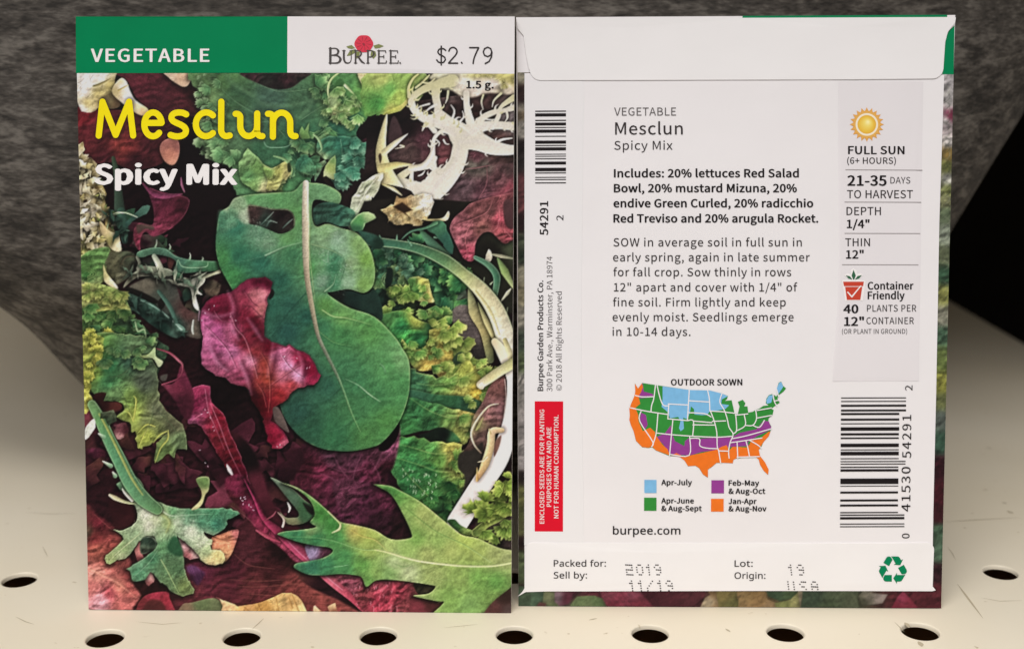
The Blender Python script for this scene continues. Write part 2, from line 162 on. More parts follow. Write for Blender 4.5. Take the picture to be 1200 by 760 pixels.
# ---------------------------------------------------------------- the printed salad picture
# A small numpy painter: it fills traced leaf outlines with mixed inks and the result becomes
# the ink colour (vertex colour) of the printed front panel.
class Press:
    def __init__(s, x0, y0, x1, y1, S, seed=3):
        s.x0, s.y0, s.S = x0, y0, S
        s.W, s.H = int((x1-x0)*S), int((y1-y0)*S)
        s.img = np.zeros((s.H, s.W, 3)); s.rng = np.random.default_rng(seed)
        ys, xs = np.mgrid[0:s.H, 0:s.W]
        s.X, s.Y = x0+(xs+.5)/S, y0+(ys+.5)/S
        s.fine, s.mid, s.big = s.noise(1.3), s.noise(4.5), s.noise(13)
        w = s.noise(9)
        s.crk = 1-2*np.abs(s.noise(7)+.45*s.noise(3.2)+.2*w)          # crinkled ridges
        gy, gx = np.gradient(s.noise(6)+.5*s.noise(2.6))
        s.emb = np.clip((gx+gy)*3.2, -1, 1)
        wx, wy = (s.noise(16)*9*S).astype(int), (s.noise(16)*9*S).astype(int)      # soft folds, bent along themselves
        f = s.noise(11, .5); jj, ii = np.mgrid[0:s.H, 0:s.W]
        f = f[np.clip(jj+wy, 0, s.H-1), np.clip(ii+wx, 0, s.W-1)]
        gy, gx = np.gradient(f); s.fold = np.clip((gx+1.3*gy)*4.5, -1, 1)
        r = np.abs(s.noise(8)+.5*s.noise(3.6)); s.net = np.clip(1-r/.07, 0, 1)     # a net of thin veins
    def noise(s, cell, ay=1.0):
        c, cy = cell*s.S, cell*ay*s.S
        gh, gw = int(s.H/cy)+3, int(s.W/c)+3
        g = s.rng.random((gh, gw))*2-1
        fy, fx = np.arange(s.H)/cy, np.arange(s.W)/c
        iy, ix = fy.astype(int), fx.astype(int)
        ty, tx = fy-iy, fx-ix
        ty, tx = (ty*ty*(3-2*ty))[:, None], (tx*tx*(3-2*tx))[None]
        a = g[iy][:, ix]*(1-tx)+g[iy][:, ix+1]*tx
        b = g[iy+1][:, ix]*(1-tx)+g[iy+1][:, ix+1]*tx
        return a*(1-ty)+b*ty
    def win(s, P, m):
        i0 = max(0, int((P[:, 0].min()-m-s.x0)*s.S)); i1 = min(s.W, int((P[:, 0].max()+m-s.x0)*s.S)+2)
        j0 = max(0, int((P[:, 1].min()-m-s.y0)*s.S)); j1 = min(s.H, int((P[:, 1].max()+m-s.y0)*s.S)+2)
        return (slice(j0, j1), slice(i0, i1)) if i1 > i0 and j1 > j0 else None
    def sdf(s, P, sl):
        X, Y = s.X[sl].astype(np.float32), s.Y[sl].astype(np.float32)
        d = np.full(X.shape, 1e9, np.float32); ins = np.zeros(X.shape, bool)
        Q = np.roll(P, -1, 0)
        for (ax, ay), (bx, by) in zip(P, Q):
            ex, ey = bx-ax, by-ay; L = ex*ex+ey*ey
            if L < 1e-9: continue
            t = np.clip(((X-ax)*ex+(Y-ay)*ey)/L, 0, 1)
            dx, dy = X-ax-t*ex, Y-ay-t*ey
            np.minimum(d, dx*dx+dy*dy, out=d)
            if ay != by:
                c = ((ay > Y) != (by > Y)) & (X < (Y-ay)*ex/ey+ax)
                ins ^= c
        d = np.sqrt(d)
        return np.where(ins, d, -d)

def curve(P, n=4, closed=True):
    P = np.asarray(P, float)
    if n < 2: return P
    out = []; N = len(P)
    for i in range(N if closed else N-1):
        if closed: a, b, c, d = P[i-1], P[i], P[(i+1) % N], P[(i+2) % N]
        else: a, b, c, d = P[max(i-1, 0)], P[i], P[i+1], P[min(i+2, N-1)]
        for k in range(n):
            t = k/n
            out.append(.5*(2*b+(c-a)*t+(2*a-5*b+4*c-d)*t*t+(3*b-a-3*c+d)*t**3))
    if not closed: out.append(P[-1])
    return np.array(out)

def frilled(P, amp, step, rng):
    Q = np.vstack([P, P[:1]]); seg = np.hypot(*(Q[1:]-Q[:-1]).T); L = np.r_[0, np.cumsum(seg)]
    n = max(8, int(L[-1]/step)); t = np.linspace(0, L[-1], n, endpoint=False)
    t = np.clip(t+(rng.random(n)-.5)*step*.9, 0, L[-1]*.9999); t.sort()
    R = np.stack([np.interp(t, L, Q[:, 0]), np.interp(t, L, Q[:, 1])], 1)
    T = np.roll(R, -1, 0)-np.roll(R, 1, 0); T /= np.hypot(*T.T)[:, None]+1e-9
    N = np.stack([T[:, 1], -T[:, 0]], 1)
    a = amp*(rng.random(n)**1.6*2.2-.8)*np.interp(np.arange(n), np.arange(0, n+6, 6), rng.random(len(np.arange(0, n+6, 6)))+.3)
    return R+N*a[:, None]+T*(rng.random(n)-.5)[:, None]*step*.5

def TILE(t):
    return np.array([(90, 265, 440)[t % 3], (80, 240, 400, 560)[t//3]], float)

def to_px(t, pts):
    q = np.array(pts, float)
    if t >= 9: q[:, 1] += np.where(q[:, 1] > 722, 34, 0)           # run the bottom leaves past the fold
    return TILE(t)+q/4.75

def leaf(C, t, pts, cols, n=4, soft=.7, fine=.07, mid=.06, big=.05, crk=0., emb=0., rim=None, rimw=1.4, rima=.8,
         frill=None, shade=0., edge=0., streak=None, alpha=1., power=3.4, fold=1., contrast=None):
    P = curve(to_px(t, pts), n)
    if frill: P = frilled(P, frill[0], frill[1], C.rng)
    m = 7 if shade else 2
    sl = C.win(P, m)
    if sl is None: return
    d = C.sdf(P, sl)
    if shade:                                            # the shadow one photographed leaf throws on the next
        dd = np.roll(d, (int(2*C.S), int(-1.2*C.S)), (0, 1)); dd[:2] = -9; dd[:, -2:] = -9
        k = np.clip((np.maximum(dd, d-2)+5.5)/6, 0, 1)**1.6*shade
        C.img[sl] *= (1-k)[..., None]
    X, Y = C.X[sl], C.Y[sl]
    acc = np.zeros(X.shape+(3,)); ws = np.zeros(X.shape)
    for (cx, cy, col) in cols:
        px, py = TILE(t)+np.array((cx, cy))/4.75
        w = 1/((X-px)**2+(Y-py)**2+14)**(power/2)
        acc += w[..., None]*(np.array(col)/255.); ws += w
    c = acc/ws[..., None]
    if contrast: c = np.clip(contrast[0]+(c-contrast[0])*contrast[1], .02, 1)*contrast[2]
    f = 1+fine*C.fine[sl]+mid*C.mid[sl]+big*C.big[sl]+.34*crk*(C.crk[sl]-.3)+.3*emb*C.emb[sl]+(.10+.5*emb)*C.fold[sl]*fold*(.4 if emb < .25 and crk < .12 else .85)+(.02+.4*crk)*C.net[sl]
    if streak:                                           # fibres along a direction
        ang, am = streak; u = X*math.cos(ang)+Y*math.sin(ang); v = -X*math.sin(ang)+Y*math.cos(ang)
        f = f+am*np.sin(v*1.7+1.5*C.big[sl]+.02*u)*np.sin(v*.61+2*C.big[sl]+.05*u)
    if edge: f = f*(1-edge*np.exp(-np.clip(d, 0, None)/3.0))
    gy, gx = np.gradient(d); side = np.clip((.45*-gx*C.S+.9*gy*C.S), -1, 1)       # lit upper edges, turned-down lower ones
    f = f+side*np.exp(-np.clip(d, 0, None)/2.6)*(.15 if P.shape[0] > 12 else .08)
    c = c*np.clip(f, .15, 2.2)[..., None]
    if rim is not None:
        k = np.clip(1-np.abs(d-rimw*.5)/rimw, 0, 1)*rima*np.clip(.34+.5*side+.45*C.mid[sl]+.3*C.big[sl], 0, 1)
        c = c*(1-k[..., None])+np.array(rim)/255.*k[..., None]
    a = np.clip(d/soft+.5, 0, 1)[..., None]*alpha
    C.img[sl] = C.img[sl]*(1-a)+c*a
    if emb >= .2 and P.size and alpha == 1:                # small creases and curled glints in curly leaves
        jj, ii = np.nonzero(d > 1.5)
        for k in range(int(len(jj)/(C.S**2)/(26 if emb >= .3 else 60))):
            q = C.rng.integers(len(jj)); x, y = X[jj[q], ii[q]], Y[jj[q], ii[q]]
            col = C.img[sl][jj[q], ii[q]]*255*(1.32 if C.rng.random() < .5 else .58)
            ang = 2.2*C.big[sl][jj[q], ii[q]]*3+C.rng.normal(0, .5); ln = 1.5+4*C.rng.random()**2; b = C.rng.normal(0, .9)
            pts3 = [(x+ln*math.cos(ang), y+ln*math.sin(ang)), (x+b, y-b), (x-ln*math.cos(ang+.5), y-ln*math.sin(ang+.5))]
            stalk(C, t, [((u-TILE(t)[0])*4.75, (v-TILE(t)[1])*4.75) for u, v in pts3], [1, 3+2*C.rng.random(), 1], col, n=2, alpha=.55, round_=0, soft=.9, fine=0)

def stalk(C, t, pts, ws, cols, n=5, alpha=1., soft=.7, round_=.25, fine=.06, emb=0., rim=None, light=-1, shade=0.):
    """A tapering stem or vein: points, widths and inks along it (widths in tile units)."""
    P = curve(to_px(t, pts), n, False); K = len(pts)
    u = np.linspace(0, 1, len(P))
    ws = np.atleast_1d(ws); W = np.interp(u, np.linspace(0, 1, len(ws)), ws)/4.75/2
    cs = np.atleast_2d(cols)/255.; Cc = np.stack([np.interp(u, np.linspace(0, 1, len(cs)), cs[:, i]) for i in range(3)], 1)
    sl = C.win(P, W.max()+6)
    if sl is None: return
    X, Y = C.X[sl], C.Y[sl]
    best = np.full(X.shape, 1e9); w = np.zeros(X.shape); c = np.zeros(X.shape+(3,)); sd = np.zeros(X.shape)
    for i in range(len(P)-1):
        (ax, ay), (bx, by) = P[i], P[i+1]; ex, ey = bx-ax, by-ay; L = ex*ex+ey*ey+1e-12
        tt = np.clip(((X-ax)*ex+(Y-ay)*ey)/L, 0, 1)
        dd = np.hypot(X-ax-tt*ex, Y-ay-tt*ey); ww = W[i]+(W[i+1]-W[i])*tt
        m = dd-ww < best
        best = np.where(m, dd-ww, best); w = np.where(m, ww, w)
        c = np.where(m[..., None], Cc[i]+(Cc[i+1]-Cc[i])*tt[..., None], c)
        sd = np.where(m, ((X-ax)*ey-(Y-ay)*ex)/math.sqrt(L)/np.maximum(ww, .3), sd)
    if shade:
        C.img[sl] *= (1-np.clip(1-best/5, 0, 1)**1.5*shade)[..., None]
    c = c*(1+round_*np.clip(sd*light, -1, 1)-round_*.5*np.clip(np.abs(sd)-.5, 0, 1)+fine*C.fine[sl]+.5*emb*C.emb[sl])[..., None]
    if rim is not None:
        k = np.clip(1-np.abs(best+.6)/1.0, 0, 1)[..., None]*.7
        c = c*(1-k)+np.array(rim)/255.*k
    a = np.clip(.5-best/soft, 0, 1)[..., None]*alpha
    C.img[sl] = C.img[sl]*(1-a)+c*a

def ruffle(C, t, pts, r, n, dark, lightc, tip, seed=0, spread=1.0):
    """Curled lettuce edge: many small curls along a line, each a bent ribbon, dark in its fold and pale and toothed at its lip."""
    rng = np.random.default_rng(seed)
    P = curve(np.asarray(pts, float), 6, False)
    dark, lightc, tip = (np.array(v, float) for v in (dark, lightc, tip))
    for i in range(int(n*1.7)):
        p = P[int(rng.random()*(len(P)-1))]+rng.normal(0, r*.5*spread, 2)
        R = r*(.28+.5*rng.random()); a0 = rng.random()*6.28; sw = 1.6+2.6*rng.random()
        aa = a0+np.linspace(0, sw, 6); k = 1+.35*rng.normal(0, 1, 6)
        q = np.stack([p[0]+R*k*np.cos(aa), p[1]+R*.8*k*np.sin(aa)], 1)
        w = r*(.14+.3*rng.random()); m = .75+.4*rng.random()
        inner = [(p[0]+.55*(x-p[0]), p[1]+.55*(y-p[1])) for x, y in q]
        stalk(C, t, inner, [w*.7, w*1.6, w*.7], dark*m, soft=2.5, alpha=.7, round_=.1)
        stalk(C, t, q, [w*.3, w, w*1.1, w*.3], [lightc*.7*m, lightc*m, lightc*.8*m], n=4, round_=.3, emb=.3, light=1 if rng.random() < .5 else -1, shade=.3, soft=1)
        lip = [(p[0]+1.12*(x-p[0]), p[1]+1.12*(y-p[1])) for x, y in q]
        stalk(C, t, lip, [1.5, 3.2, 2.6, 1.2], tip*m, n=4, round_=0, alpha=.75, soft=.9)
        for j in range(1, 5):
            x, y = lip[j]; f = 1.0+.3*rng.random()
            stalk(C, t, [(x, y), (p[0]+f*(x-p[0])+rng.normal(0, 2), p[1]+f*(y-p[1])+rng.normal(0, 2))], [4.5, 1], tip*m, n=1, round_=0, alpha=.7)

def fans(C, t, pts, n, r, dark, mid, tip, seed=0, head=None, spread=.5, shade=.2, teeth=5):
    """Frilled leaf ends: small toothed fans, dark at the stalk and pale at the lip, overlapping along a line.
    head = direction they open to (radians, y down); None opens them any way."""
    rng = np.random.default_rng(seed); P = curve(np.asarray(pts, float), 6, False) if len(pts) > 1 else np.asarray(pts, float)
    dark, mid, tip = (np.array(v, float) for v in (dark, mid, tip))
    for i in range(n):
        p = P[int(rng.random()*len(P))]+rng.normal(0, r*spread, 2)
        R = r*(.6+.8*rng.random()); a0 = rng.random()*6.28 if head is None else head+rng.normal(0, .7)
        half = .7+.6*rng.random(); k = teeth+int(rng.integers(0, 3)); q = [(p[0], p[1])]
        for j in range(2*k+1):
            a = a0-half+2*half*j/(2*k); rr = R*((.86 if j % 2 else 1.0)+.07*rng.normal(0, 1))*(1-.3*abs(j/k-1)**2)
            q.append((p[0]+rr*math.cos(a)+rng.normal(0, R*.03), p[1]+rr*math.sin(a)*.9))
        m = .85+.4*rng.random(); c, s_ = math.cos(a0), math.sin(a0)
        leaf(C, t, q, [(p[0], p[1], dark*m), (p[0]+.4*R*c, p[1]+.4*R*s_, (dark*.5+mid*.5)*m), (p[0]+.72*R*math.cos(a0-half*.6), p[1]+.72*R*math.sin(a0-half*.6), mid*m*.9), (p[0]+.8*R*math.cos(a0+half*.5), p[1]+.8*R*math.sin(a0+half*.5), (mid*.5+tip*.5)*m), (p[0]+R*c, p[1]+R*s_, tip*m)],
             n=1, soft=1.0, rim=tip*min(1.1, m*1.05), rimw=.7, rima=.45, shade=shade, fine=.08, emb=.15, alpha=.999, power=3)
        for j in range(3):
            a = a0+(j-1)*half*.6
            stalk(C, t, [(p[0]+.1*R*c, p[1]+.1*R*s_), (p[0]+.5*R*math.cos(a), p[1]+.5*R*math.sin(a)), (p[0]+.85*R*math.cos(a), p[1]+.85*R*math.sin(a))], [2.5, 3, 1.5], dark*.5*m if j != 1 else mid*1.15*m, alpha=.35, n=2, round_=0, soft=1)

def shards(C, t, pts, n, r, cols, seed=0, spread=.6, shade=.3, thin=.34):
    """Loose pointed bits of leaf, lying any way."""
    rng = np.random.default_rng(seed); P = curve(np.asarray(pts, float), 6, False)
    for i in range(n):
        p = P[int(rng.random()*len(P))]+rng.normal(0, r*spread, 2); R = r*(.5+.8*rng.random()); a = rng.random()*6.28; w = thin*(.5+rng.random())
        b = rng.normal(0, .35); d = np.array((math.cos(a), math.sin(a))); nn = np.array((-d[1], d[0]))
        q = [p-R*d*.9, p-R*.4*d+nn*R*w*.7, p-R*.1*d+nn*R*(w+.22*rng.random()), p+R*.05*d+nn*R*w*.6, p+R*.5*d+nn*R*(w*.7+b*.3), p+R*d+nn*R*b, p+R*.45*d+nn*R*(b*.3-w*.6), p-R*.05*d-nn*R*(w+.2*rng.random()), p-R*.35*d-nn*R*w*.6]
        c0, c1 = (np.array(cols[int(rng.integers(len(cols)))], float) for _ in (0, 1)); m = .75+.4*rng.random()
        leaf(C, t, q, [tuple(p-R*d*.7)+(c0*m*.75,), tuple(p+R*d*.6)+(c1*m,), tuple(p+nn*R*w*.6)+((c0+c1)*.55*m,)], n=2, shade=shade, rim=np.minimum(c1*1.15, 240), rimw=.7, rima=.4, fine=.08, emb=.12, alpha=.999)

def spikes(C, t, q, n, ln, col, inward=True, seed=0, w=9):
    """Little teeth along a leaf edge."""
    rng = np.random.default_rng(seed); q = np.asarray(q, float); c = q.mean(0)
    for _ in range(n):
        k = int(rng.integers(len(q))); u = rng.random(); p = q[k]*(1-u)+q[(k+1) % len(q)]*u
        d = (c-p)/(np.hypot(*(c-p))+1e-6)*(1 if inward else -1); a = rng.normal(0, .7); d = np.array((d[0]*math.cos(a)-d[1]*math.sin(a), d[0]*math.sin(a)+d[1]*math.cos(a)))
        L = ln*(.4+.8*rng.random()); b = rng.normal(0, .25); e = np.array((-d[1], d[0]))
        stalk(C, t, [tuple(p-d*4), tuple(p+d*L*.5+e*b*L*.4), tuple(p+d*L+e*b*L)], [w*(.8+.5*rng.random()), w*.6, 1.2], col, n=3, round_=.1, soft=.8)

def blur(a, r):
    """Box blur, three passes."""
    for _ in range(3):
        for ax in (0, 1):
            p = np.concatenate([np.repeat(a.take([0], ax), r+1, ax), a, np.repeat(a.take([-1], ax), r, ax)], ax).cumsum(ax)
            n = p.shape[ax]; k = 2*r+1
            a = (p.take(range(k, n), ax)-p.take(range(0, n-k), ax))/k
    return a

def glints(C, t, pts, col=(225, 220, 220), r=6):
    for (x, y) in pts:
        a = C.rng.random()*3.14
        dx, dy = r*math.cos(a), r*math.sin(a)
        stalk(C, t, [(x-dx, y-dy), (x, y+r*.3), (x+dx, y+dy)], [2, r*.8, 2], col, n=2, alpha=.85, round_=0)
def paint_salad():
    C = Press(84, 78, 622, 726, 1.25)
    L, S, RF, FN, SH = leaf, stalk, ruffle, fans, shards
    GRN = [(52, 84, 56), (70, 100, 70), (40, 66, 52), (96, 124, 84)]; CRM = [(214, 200, 166), (200, 184, 132), (172, 156, 96), (222, 208, 180)]; LIM = [(150, 152, 78), (176, 170, 96), (96, 120, 62), (70, 98, 54)]
    C.img[:] = np.array((34, 13, 17))/255.
    # ---------- dark undergrowth
    L(C, 4, [(-1400, -940), (1400, -940), (1400, 2200), (-1400, 2200)],
      [(-700, 100, (30, 10, 14)), (-300, 0, (22, 8, 11)), (-600, 700, (62, 20, 28)), (-700, 1000, (50, 16, 22)),
       (-500, 1100, (62, 22, 30)), (-250, 800, (40, 14, 18)), (-250, 1150, (55, 18, 28)), (0, 1050, (20, 8, 10)),
       (200, 1200, (40, 14, 20)), (350, 1250, (64, 22, 38)), (600, 1350, (62, 22, 38)), (700, 1500, (40, 14, 26)), (0, 1550, (60, 20, 28)),
       (400, -250, (20, 10, 10)), (700, -100, (18, 9, 10)), (850, 0, (25, 14, 14)), (600, 600, (24, 40, 32))],
      n=1, crk=.25, mid=.12, emb=.25)
    C.img *= .72
    MAR = [(74, 26, 40), (58, 18, 30), (96, 36, 52), (44, 14, 24), (84, 44, 40)]; DGR = [(34, 56, 42), (46, 70, 50), (26, 40, 34), (58, 76, 54)]
    SH(C, 6, [(60, 560), (200, 640), (420, 640), (560, 560), (640, 700)], 40, 110, MAR, 101, .8, .5, .5)
    SH(C, 7, [(200, 600), (340, 700), (560, 720), (760, 700)], 44, 120, MAR, 102, .8, .5, .5)
    SH(C, 10, [(0, 200), (200, 300), (100, 480), (400, 560)], 34, 110, MAR, 103, .8, .5, .5)
    SH(C, 3, [(180, 80), (420, 300), (600, 420), (640, 620)], 30, 90, MAR+DGR, 104, .9, .5, .4)
    SH(C, 0, [(560, 420), (680, 560), (600, 720)], 14, 80, [(30, 10, 14), (44, 16, 22), (24, 10, 12)], 105, .8, .4, .4)
    SH(C, 5, [(0, 60), (200, 120), (600, 260), (700, 420), (740, 200)], 36, 80, DGR+MAR[:2], 106, .8, .5, .35)
    SH(C, 2, [(60, 320), (200, 400), (120, 560), (560, 620)], 26, 80, MAR+[(70, 54, 54)], 107, .8, .5, .4)
    SH(C, 8, [(560, 380), (640, 500), (560, 700)], 22, 70, [(90, 62, 60), (70, 48, 46), (110, 84, 70)], 108, .7, .5, .4)
    # ---------- top left: red leaves, cream stalks
    L(C, 0, [(160, 0), (720, 0), (700, 130), (720, 260), (640, 340), (470, 380), (400, 240), (330, 160), (270, 60)],
      [(240, 60, (96, 34, 44)), (350, 100, (90, 30, 40)), (450, 180, (72, 26, 34)), (560, 200, (76, 28, 34)), (670, 120, (42, 14, 16)),
       (600, 300, (50, 20, 24)), (420, 300, (66, 26, 32))], crk=.16, emb=.2, streak=(.6, .07))
    L(C, 0, [(590, 300), (680, 280), (700, 480), (770, 560), (840, 600), (840, 780), (540, 780), (545, 600), (580, 480)],
      [(640, 400, (14, 6, 8)), (700, 660, (18, 7, 9))], n=2)
    L(C, 0, [(0, 225), (60, 245), (110, 232), (330, 240), (430, 280), (500, 380), (470, 470), (480, 530), (320, 570), (200, 525), (100, 530), (40, 470), (5, 430)],
      [(40, 270, (118, 22, 30)), (80, 340, (92, 28, 34)), (200, 330, (82, 30, 34)), (250, 430, (122, 44, 40)), (300, 420, (108, 36, 36)),
       (400, 420, (72, 26, 32)), (330, 520, (52, 18, 24)), (60, 450, (88, 30, 34)), (430, 330, (60, 22, 28)), (160, 500, (70, 24, 30))],
      crk=.2, emb=.28, shade=.4)
    L(C, 0, [(-40, -10), (216, -10), (212, 70), (225, 130), (190, 175), (110, 232), (50, 248), (10, 215)],
      [(60, 60, (226, 216, 210)), (130, 40, (224, 214, 208)), (190, 100, (168, 152, 96)), (120, 140, (176, 160, 104)), (60, 195, (182, 164, 110)),
       (40, 130, (216, 204, 196)), (30, 230, (232, 224, 216)), (150, 190, (160, 140, 90))], fine=.05, edge=.15, emb=.22, crk=.1, n=2, frill=(1, 6))
    S(C, 0, [(95, 100), (130, 90), (190, 60)], [10, 14, 6], [(120, 110, 70), (150, 136, 90)])
    L(C, 0, [(140, 170), (205, 140), (245, 200), (215, 225), (150, 220)], [(180, 180, (110, 96, 66)), (230, 200, (90, 70, 50))], shade=.3)
    L(C, 0, [(196, 130), (240, 60), (275, 70), (300, 130), (330, 180), (400, 230), (380, 265), (330, 250), (255, 195)],
      [(220, 130, (178, 160, 112)), (255, 100, (224, 208, 202)), (290, 150, (222, 205, 200)), (340, 215, (206, 184, 150)), (385, 240, (190, 158, 116)), (240, 75, (208, 192, 150))], shade=.4, fine=.04)
    S(C, 0, [(235, 125), (270, 105), (290, 95)], [10, 8, 3], [(170, 150, 90), (200, 180, 130)])
    L(C, 0, [(488, 18), (636, 18), (630, 82), (600, 106), (550, 82), (512, 52)], [(520, 40, (200, 172, 148)), (590, 60, (190, 156, 128)), (600, 95, (214, 180, 150))], shade=.5, rim=(222, 190, 160), rimw=1)
    L(C, 0, [(490, 402), (560, 392), (576, 470), (546, 538), (495, 520), (464, 450)], [(500, 420, (150, 92, 82)), (520, 480, (176, 112, 92)), (560, 430, (140, 84, 76)), (540, 525, (190, 130, 106))], shade=.4, rim=(196, 140, 118), rimw=.8, rima=.5)
    S(C, 0, [(205, 500), (225, 600), (240, 780)], [22, 34, 60], [(50, 64, 48), (46, 60, 50)])
    # ---------- left column of pale curled endive
    L(C, 0, [(0, 478), (50, 510), (100, 590), (150, 650), (175, 780), (240, 1010), (250, 1100), (120, 1200), (0, 1300)],
      [(30, 540, (214, 198, 164)), (90, 600, (190, 172, 110)), (60, 680, (226, 212, 186)), (140, 700, (166, 146, 84)), (60, 820, (226, 208, 184)),
       (140, 850, (192, 168, 100)), (80, 960, (226, 206, 186)), (200, 980, (150, 140, 90)), (60, 1030, (164, 152, 84)), (60, 1120, (90, 110, 60))], fine=.05, emb=.2, edge=.2, frill=(2.0, 5))
    for i, q in enumerate([[(20, 560), (60, 580), (75, 620), (30, 600)], [(30, 640), (90, 660), (100, 690), (50, 680)], [(10, 700), (60, 730), (40, 750)],
                           [(100, 640), (140, 690), (110, 720)], [(35, 855), (110, 880), (60, 895)], [(120, 790), (160, 840), (150, 900), (125, 850)], [(20, 800), (90, 815), (40, 830)]]):
        L(C, 0, q, [(q[0][0], q[0][1], (120, 96, 58)), (q[2][0], q[2][1], (74, 52, 34))], n=3, soft=1.3)
    FN(C, 0, [(20, 520), (50, 600), (80, 720), (80, 850), (110, 960)], 26, 60, (60, 46, 28), (196, 178, 120), (234, 222, 192), 5, None, .5)
    SH(C, 0, [(20, 520), (60, 640), (80, 760), (90, 900), (120, 1000)], 46, 42, CRM, 51, .7)
    SH(C, 0, [(130, 640), (150, 760), (190, 900), (200, 1000)], 16, 30, LIM+CRM[:2]+[(50, 40, 26)], 52, .6)
    L(C, 3, [(130, 90), (190, 150), (245, 150), (240, 180), (250, 258), (200, 250), (170, 210), (140, 160)], [(160, 140, (170, 150, 110)), (225, 235, (214, 200, 164)), (220, 160, (196, 186, 150)), (190, 200, (150, 140, 84))], shade=.4)
    FN(C, 3, [(40, 190), (70, 250), (100, 300)], 14, 50, (66, 70, 34), (170, 160, 90), (212, 204, 140), 6, 1.4, .5)
    SH(C, 3, [(30, 120), (100, 170), (60, 240)], 16, 44, CRM, 53, .6)
    L(C, 3, [(20, 290), (180, 235), (165, 340), (140, 430), (90, 480), (20, 480)], [(60, 340, (70, 98, 56)), (130, 330, (88, 118, 70)), (60, 400, (50, 84, 48)), (110, 450, (130, 144, 90)), (40, 460, (190, 182, 130))], emb=.3, crk=.2, rim=(180, 190, 130), rimw=.8, rima=.4)
    for r in (24, 40, 56):
        S(C, 3, [(55-r, 380), (55, 380-r*.6), (55+r, 385), (60, 385+r*.6)], [5, 6, 4], [(50, 80, 44), (120, 140, 84)])
    # dull olive leaf and the dark hollow in the middle left
    L(C, 3, [(170, 260), (320, 262), (345, 330), (250, 440), (200, 460), (150, 400)], [(210, 330, (78, 76, 56)), (300, 290, (60, 66, 50)), (260, 400, (92, 90, 70)), (180, 420, (54, 52, 36)), (330, 330, (30, 30, 24))], mid=.1, emb=.3, n=1, frill=(2, 6), soft=2)
    S(C, 3, [(250, 330), (275, 290), (335, 285)], [16, 12, 8], [(60, 56, 42), (70, 66, 50)])
    L(C, 3, [(150, 330), (170, 380), (230, 455), (215, 466), (160, 430), (150, 380)], [(160, 370, (170, 160, 110)), (200, 440, (216, 202, 160))], shade=.35)
    # folded red leaf top
    L(C, 3, [(400, -90), (480, -70), (620, -40), (625, 20), (580, 90), (500, 150), (430, 176), (385, 150), (358, 190), (356, 255), (330, 222), (318, 150), (350, 100), (425, 112), (430, 20)],
      [(480, 30, (92, 28, 46)), (540, 60, (98, 30, 48)), (430, 150, (136, 44, 70)), (360, 130, (96, 40, 50)), (345, 200, (120, 36, 56)), (590, 20, (58, 18, 28)), (450, -60, (84, 28, 48)), (500, 140, (130, 44, 66))],
      crk=.2, emb=.3, rim=(150, 62, 84), rimw=1.2, rima=.6)
    L(C, 3, [(340, 110), (425, 118), (430, 140), (380, 135), (345, 160)], [(380, 120, (74, 58, 52))], soft=2)
    S(C, 0, [(370, 640), (430, 700), (500, 712), (590, 700)], [8, 26, 30, 8], [(90, 30, 55), (126, 50, 82), (110, 44, 70)], emb=.2)
    S(C, 0, [(585, 610), (590, 650), (605, 690)], [6, 14, 5], [(120, 60, 90), (150, 84, 110)])
    # small dark green sprig
    S(C, 3, [(250, 40), (260, 110), (270, 200)], [50, 60, 34], [(52, 76, 64), (54, 80, 68), (36, 56, 50)])
    L(C, 3, [(270, 110), (330, 40), (410, -5), (400, 40), (330, 85), (280, 130)], [(300, 90, (46, 70, 62)), (390, 10, (64, 92, 80))], frill=(1.3, 5))
    S(C, 3, [(170, 130), (190, 70), (260, 42), (340, 68)], [5, 8, 9, 5], [(150, 170, 130), (120, 140, 110), (170, 180, 150)])
    S(C, 3, [(180, 60), (230, 42), (262, 45)], [5, 6, 5], (190, 196, 160))
    # mizuna fronds in the middle left
    L(C, 3, [(450, 380), (540, 400), (600, 560), (700, 620), (700, 740), (560, 700), (470, 600), (420, 480)], [(500, 460, (60, 62, 56)), (620, 600, (70, 46, 44)), (560, 660, (44, 62, 54)), (680, 690, (90, 80, 70))], soft=2, emb=.2)
    L(C, 3, [(290, 460), (420, 400), (500, 430), (520, 520), (480, 560), (400, 520)], [(400, 450, (88, 82, 70)), (470, 500, (58, 62, 54))], soft=2)
    L(C, 3, [(280, 455), (360, 480), (455, 530), (440, 548), (350, 520), (290, 490)], [(350, 500, (18, 16, 14))], soft=1.5)
    L(C, 3, [(455, 540), (490, 510), (495, 560), (470, 580)], [(480, 545, (20, 18, 16))], soft=1.5)
    L(C, 3, [(270, 490), (330, 505), (440, 560), (540, 640), (610, 690), (560, 740), (440, 680), (340, 600), (285, 540)],
      [(300, 510, (60, 84, 72)), (420, 570, (74, 104, 90)), (360, 600, (26, 44, 38)), (480, 680, (22, 40, 34)), (560, 670, (90, 118, 104))], shade=.4, emb=.15)
    S(C, 3, [(290, 505), (410, 550), (500, 610), (590, 690)], [5, 8, 8, 14], [(100, 130, 116), (120, 150, 136), (150, 174, 160)])
    S(C, 3, [(460, 480), (520, 560), (560, 650)], [18, 26, 20], [(60, 84, 74), (70, 98, 86)])
    L(C, 3, [(335, 285), (350, 258), (430, 238), (500, 245), (560, 285), (640, 305), (740, 312), (800, 320), (800, 362), (700, 372), (600, 378), (545, 365), (560, 320), (520, 290), (430, 275), (370, 292)],
      [(380, 265, (72, 102, 82)), (480, 258, (70, 98, 82)), (560, 310, (62, 92, 78)), (660, 335, (72, 108, 84)), (760, 340, (62, 98, 70))], rim=(140, 168, 140), rimw=1, rima=.55, shade=.5, emb=.15)
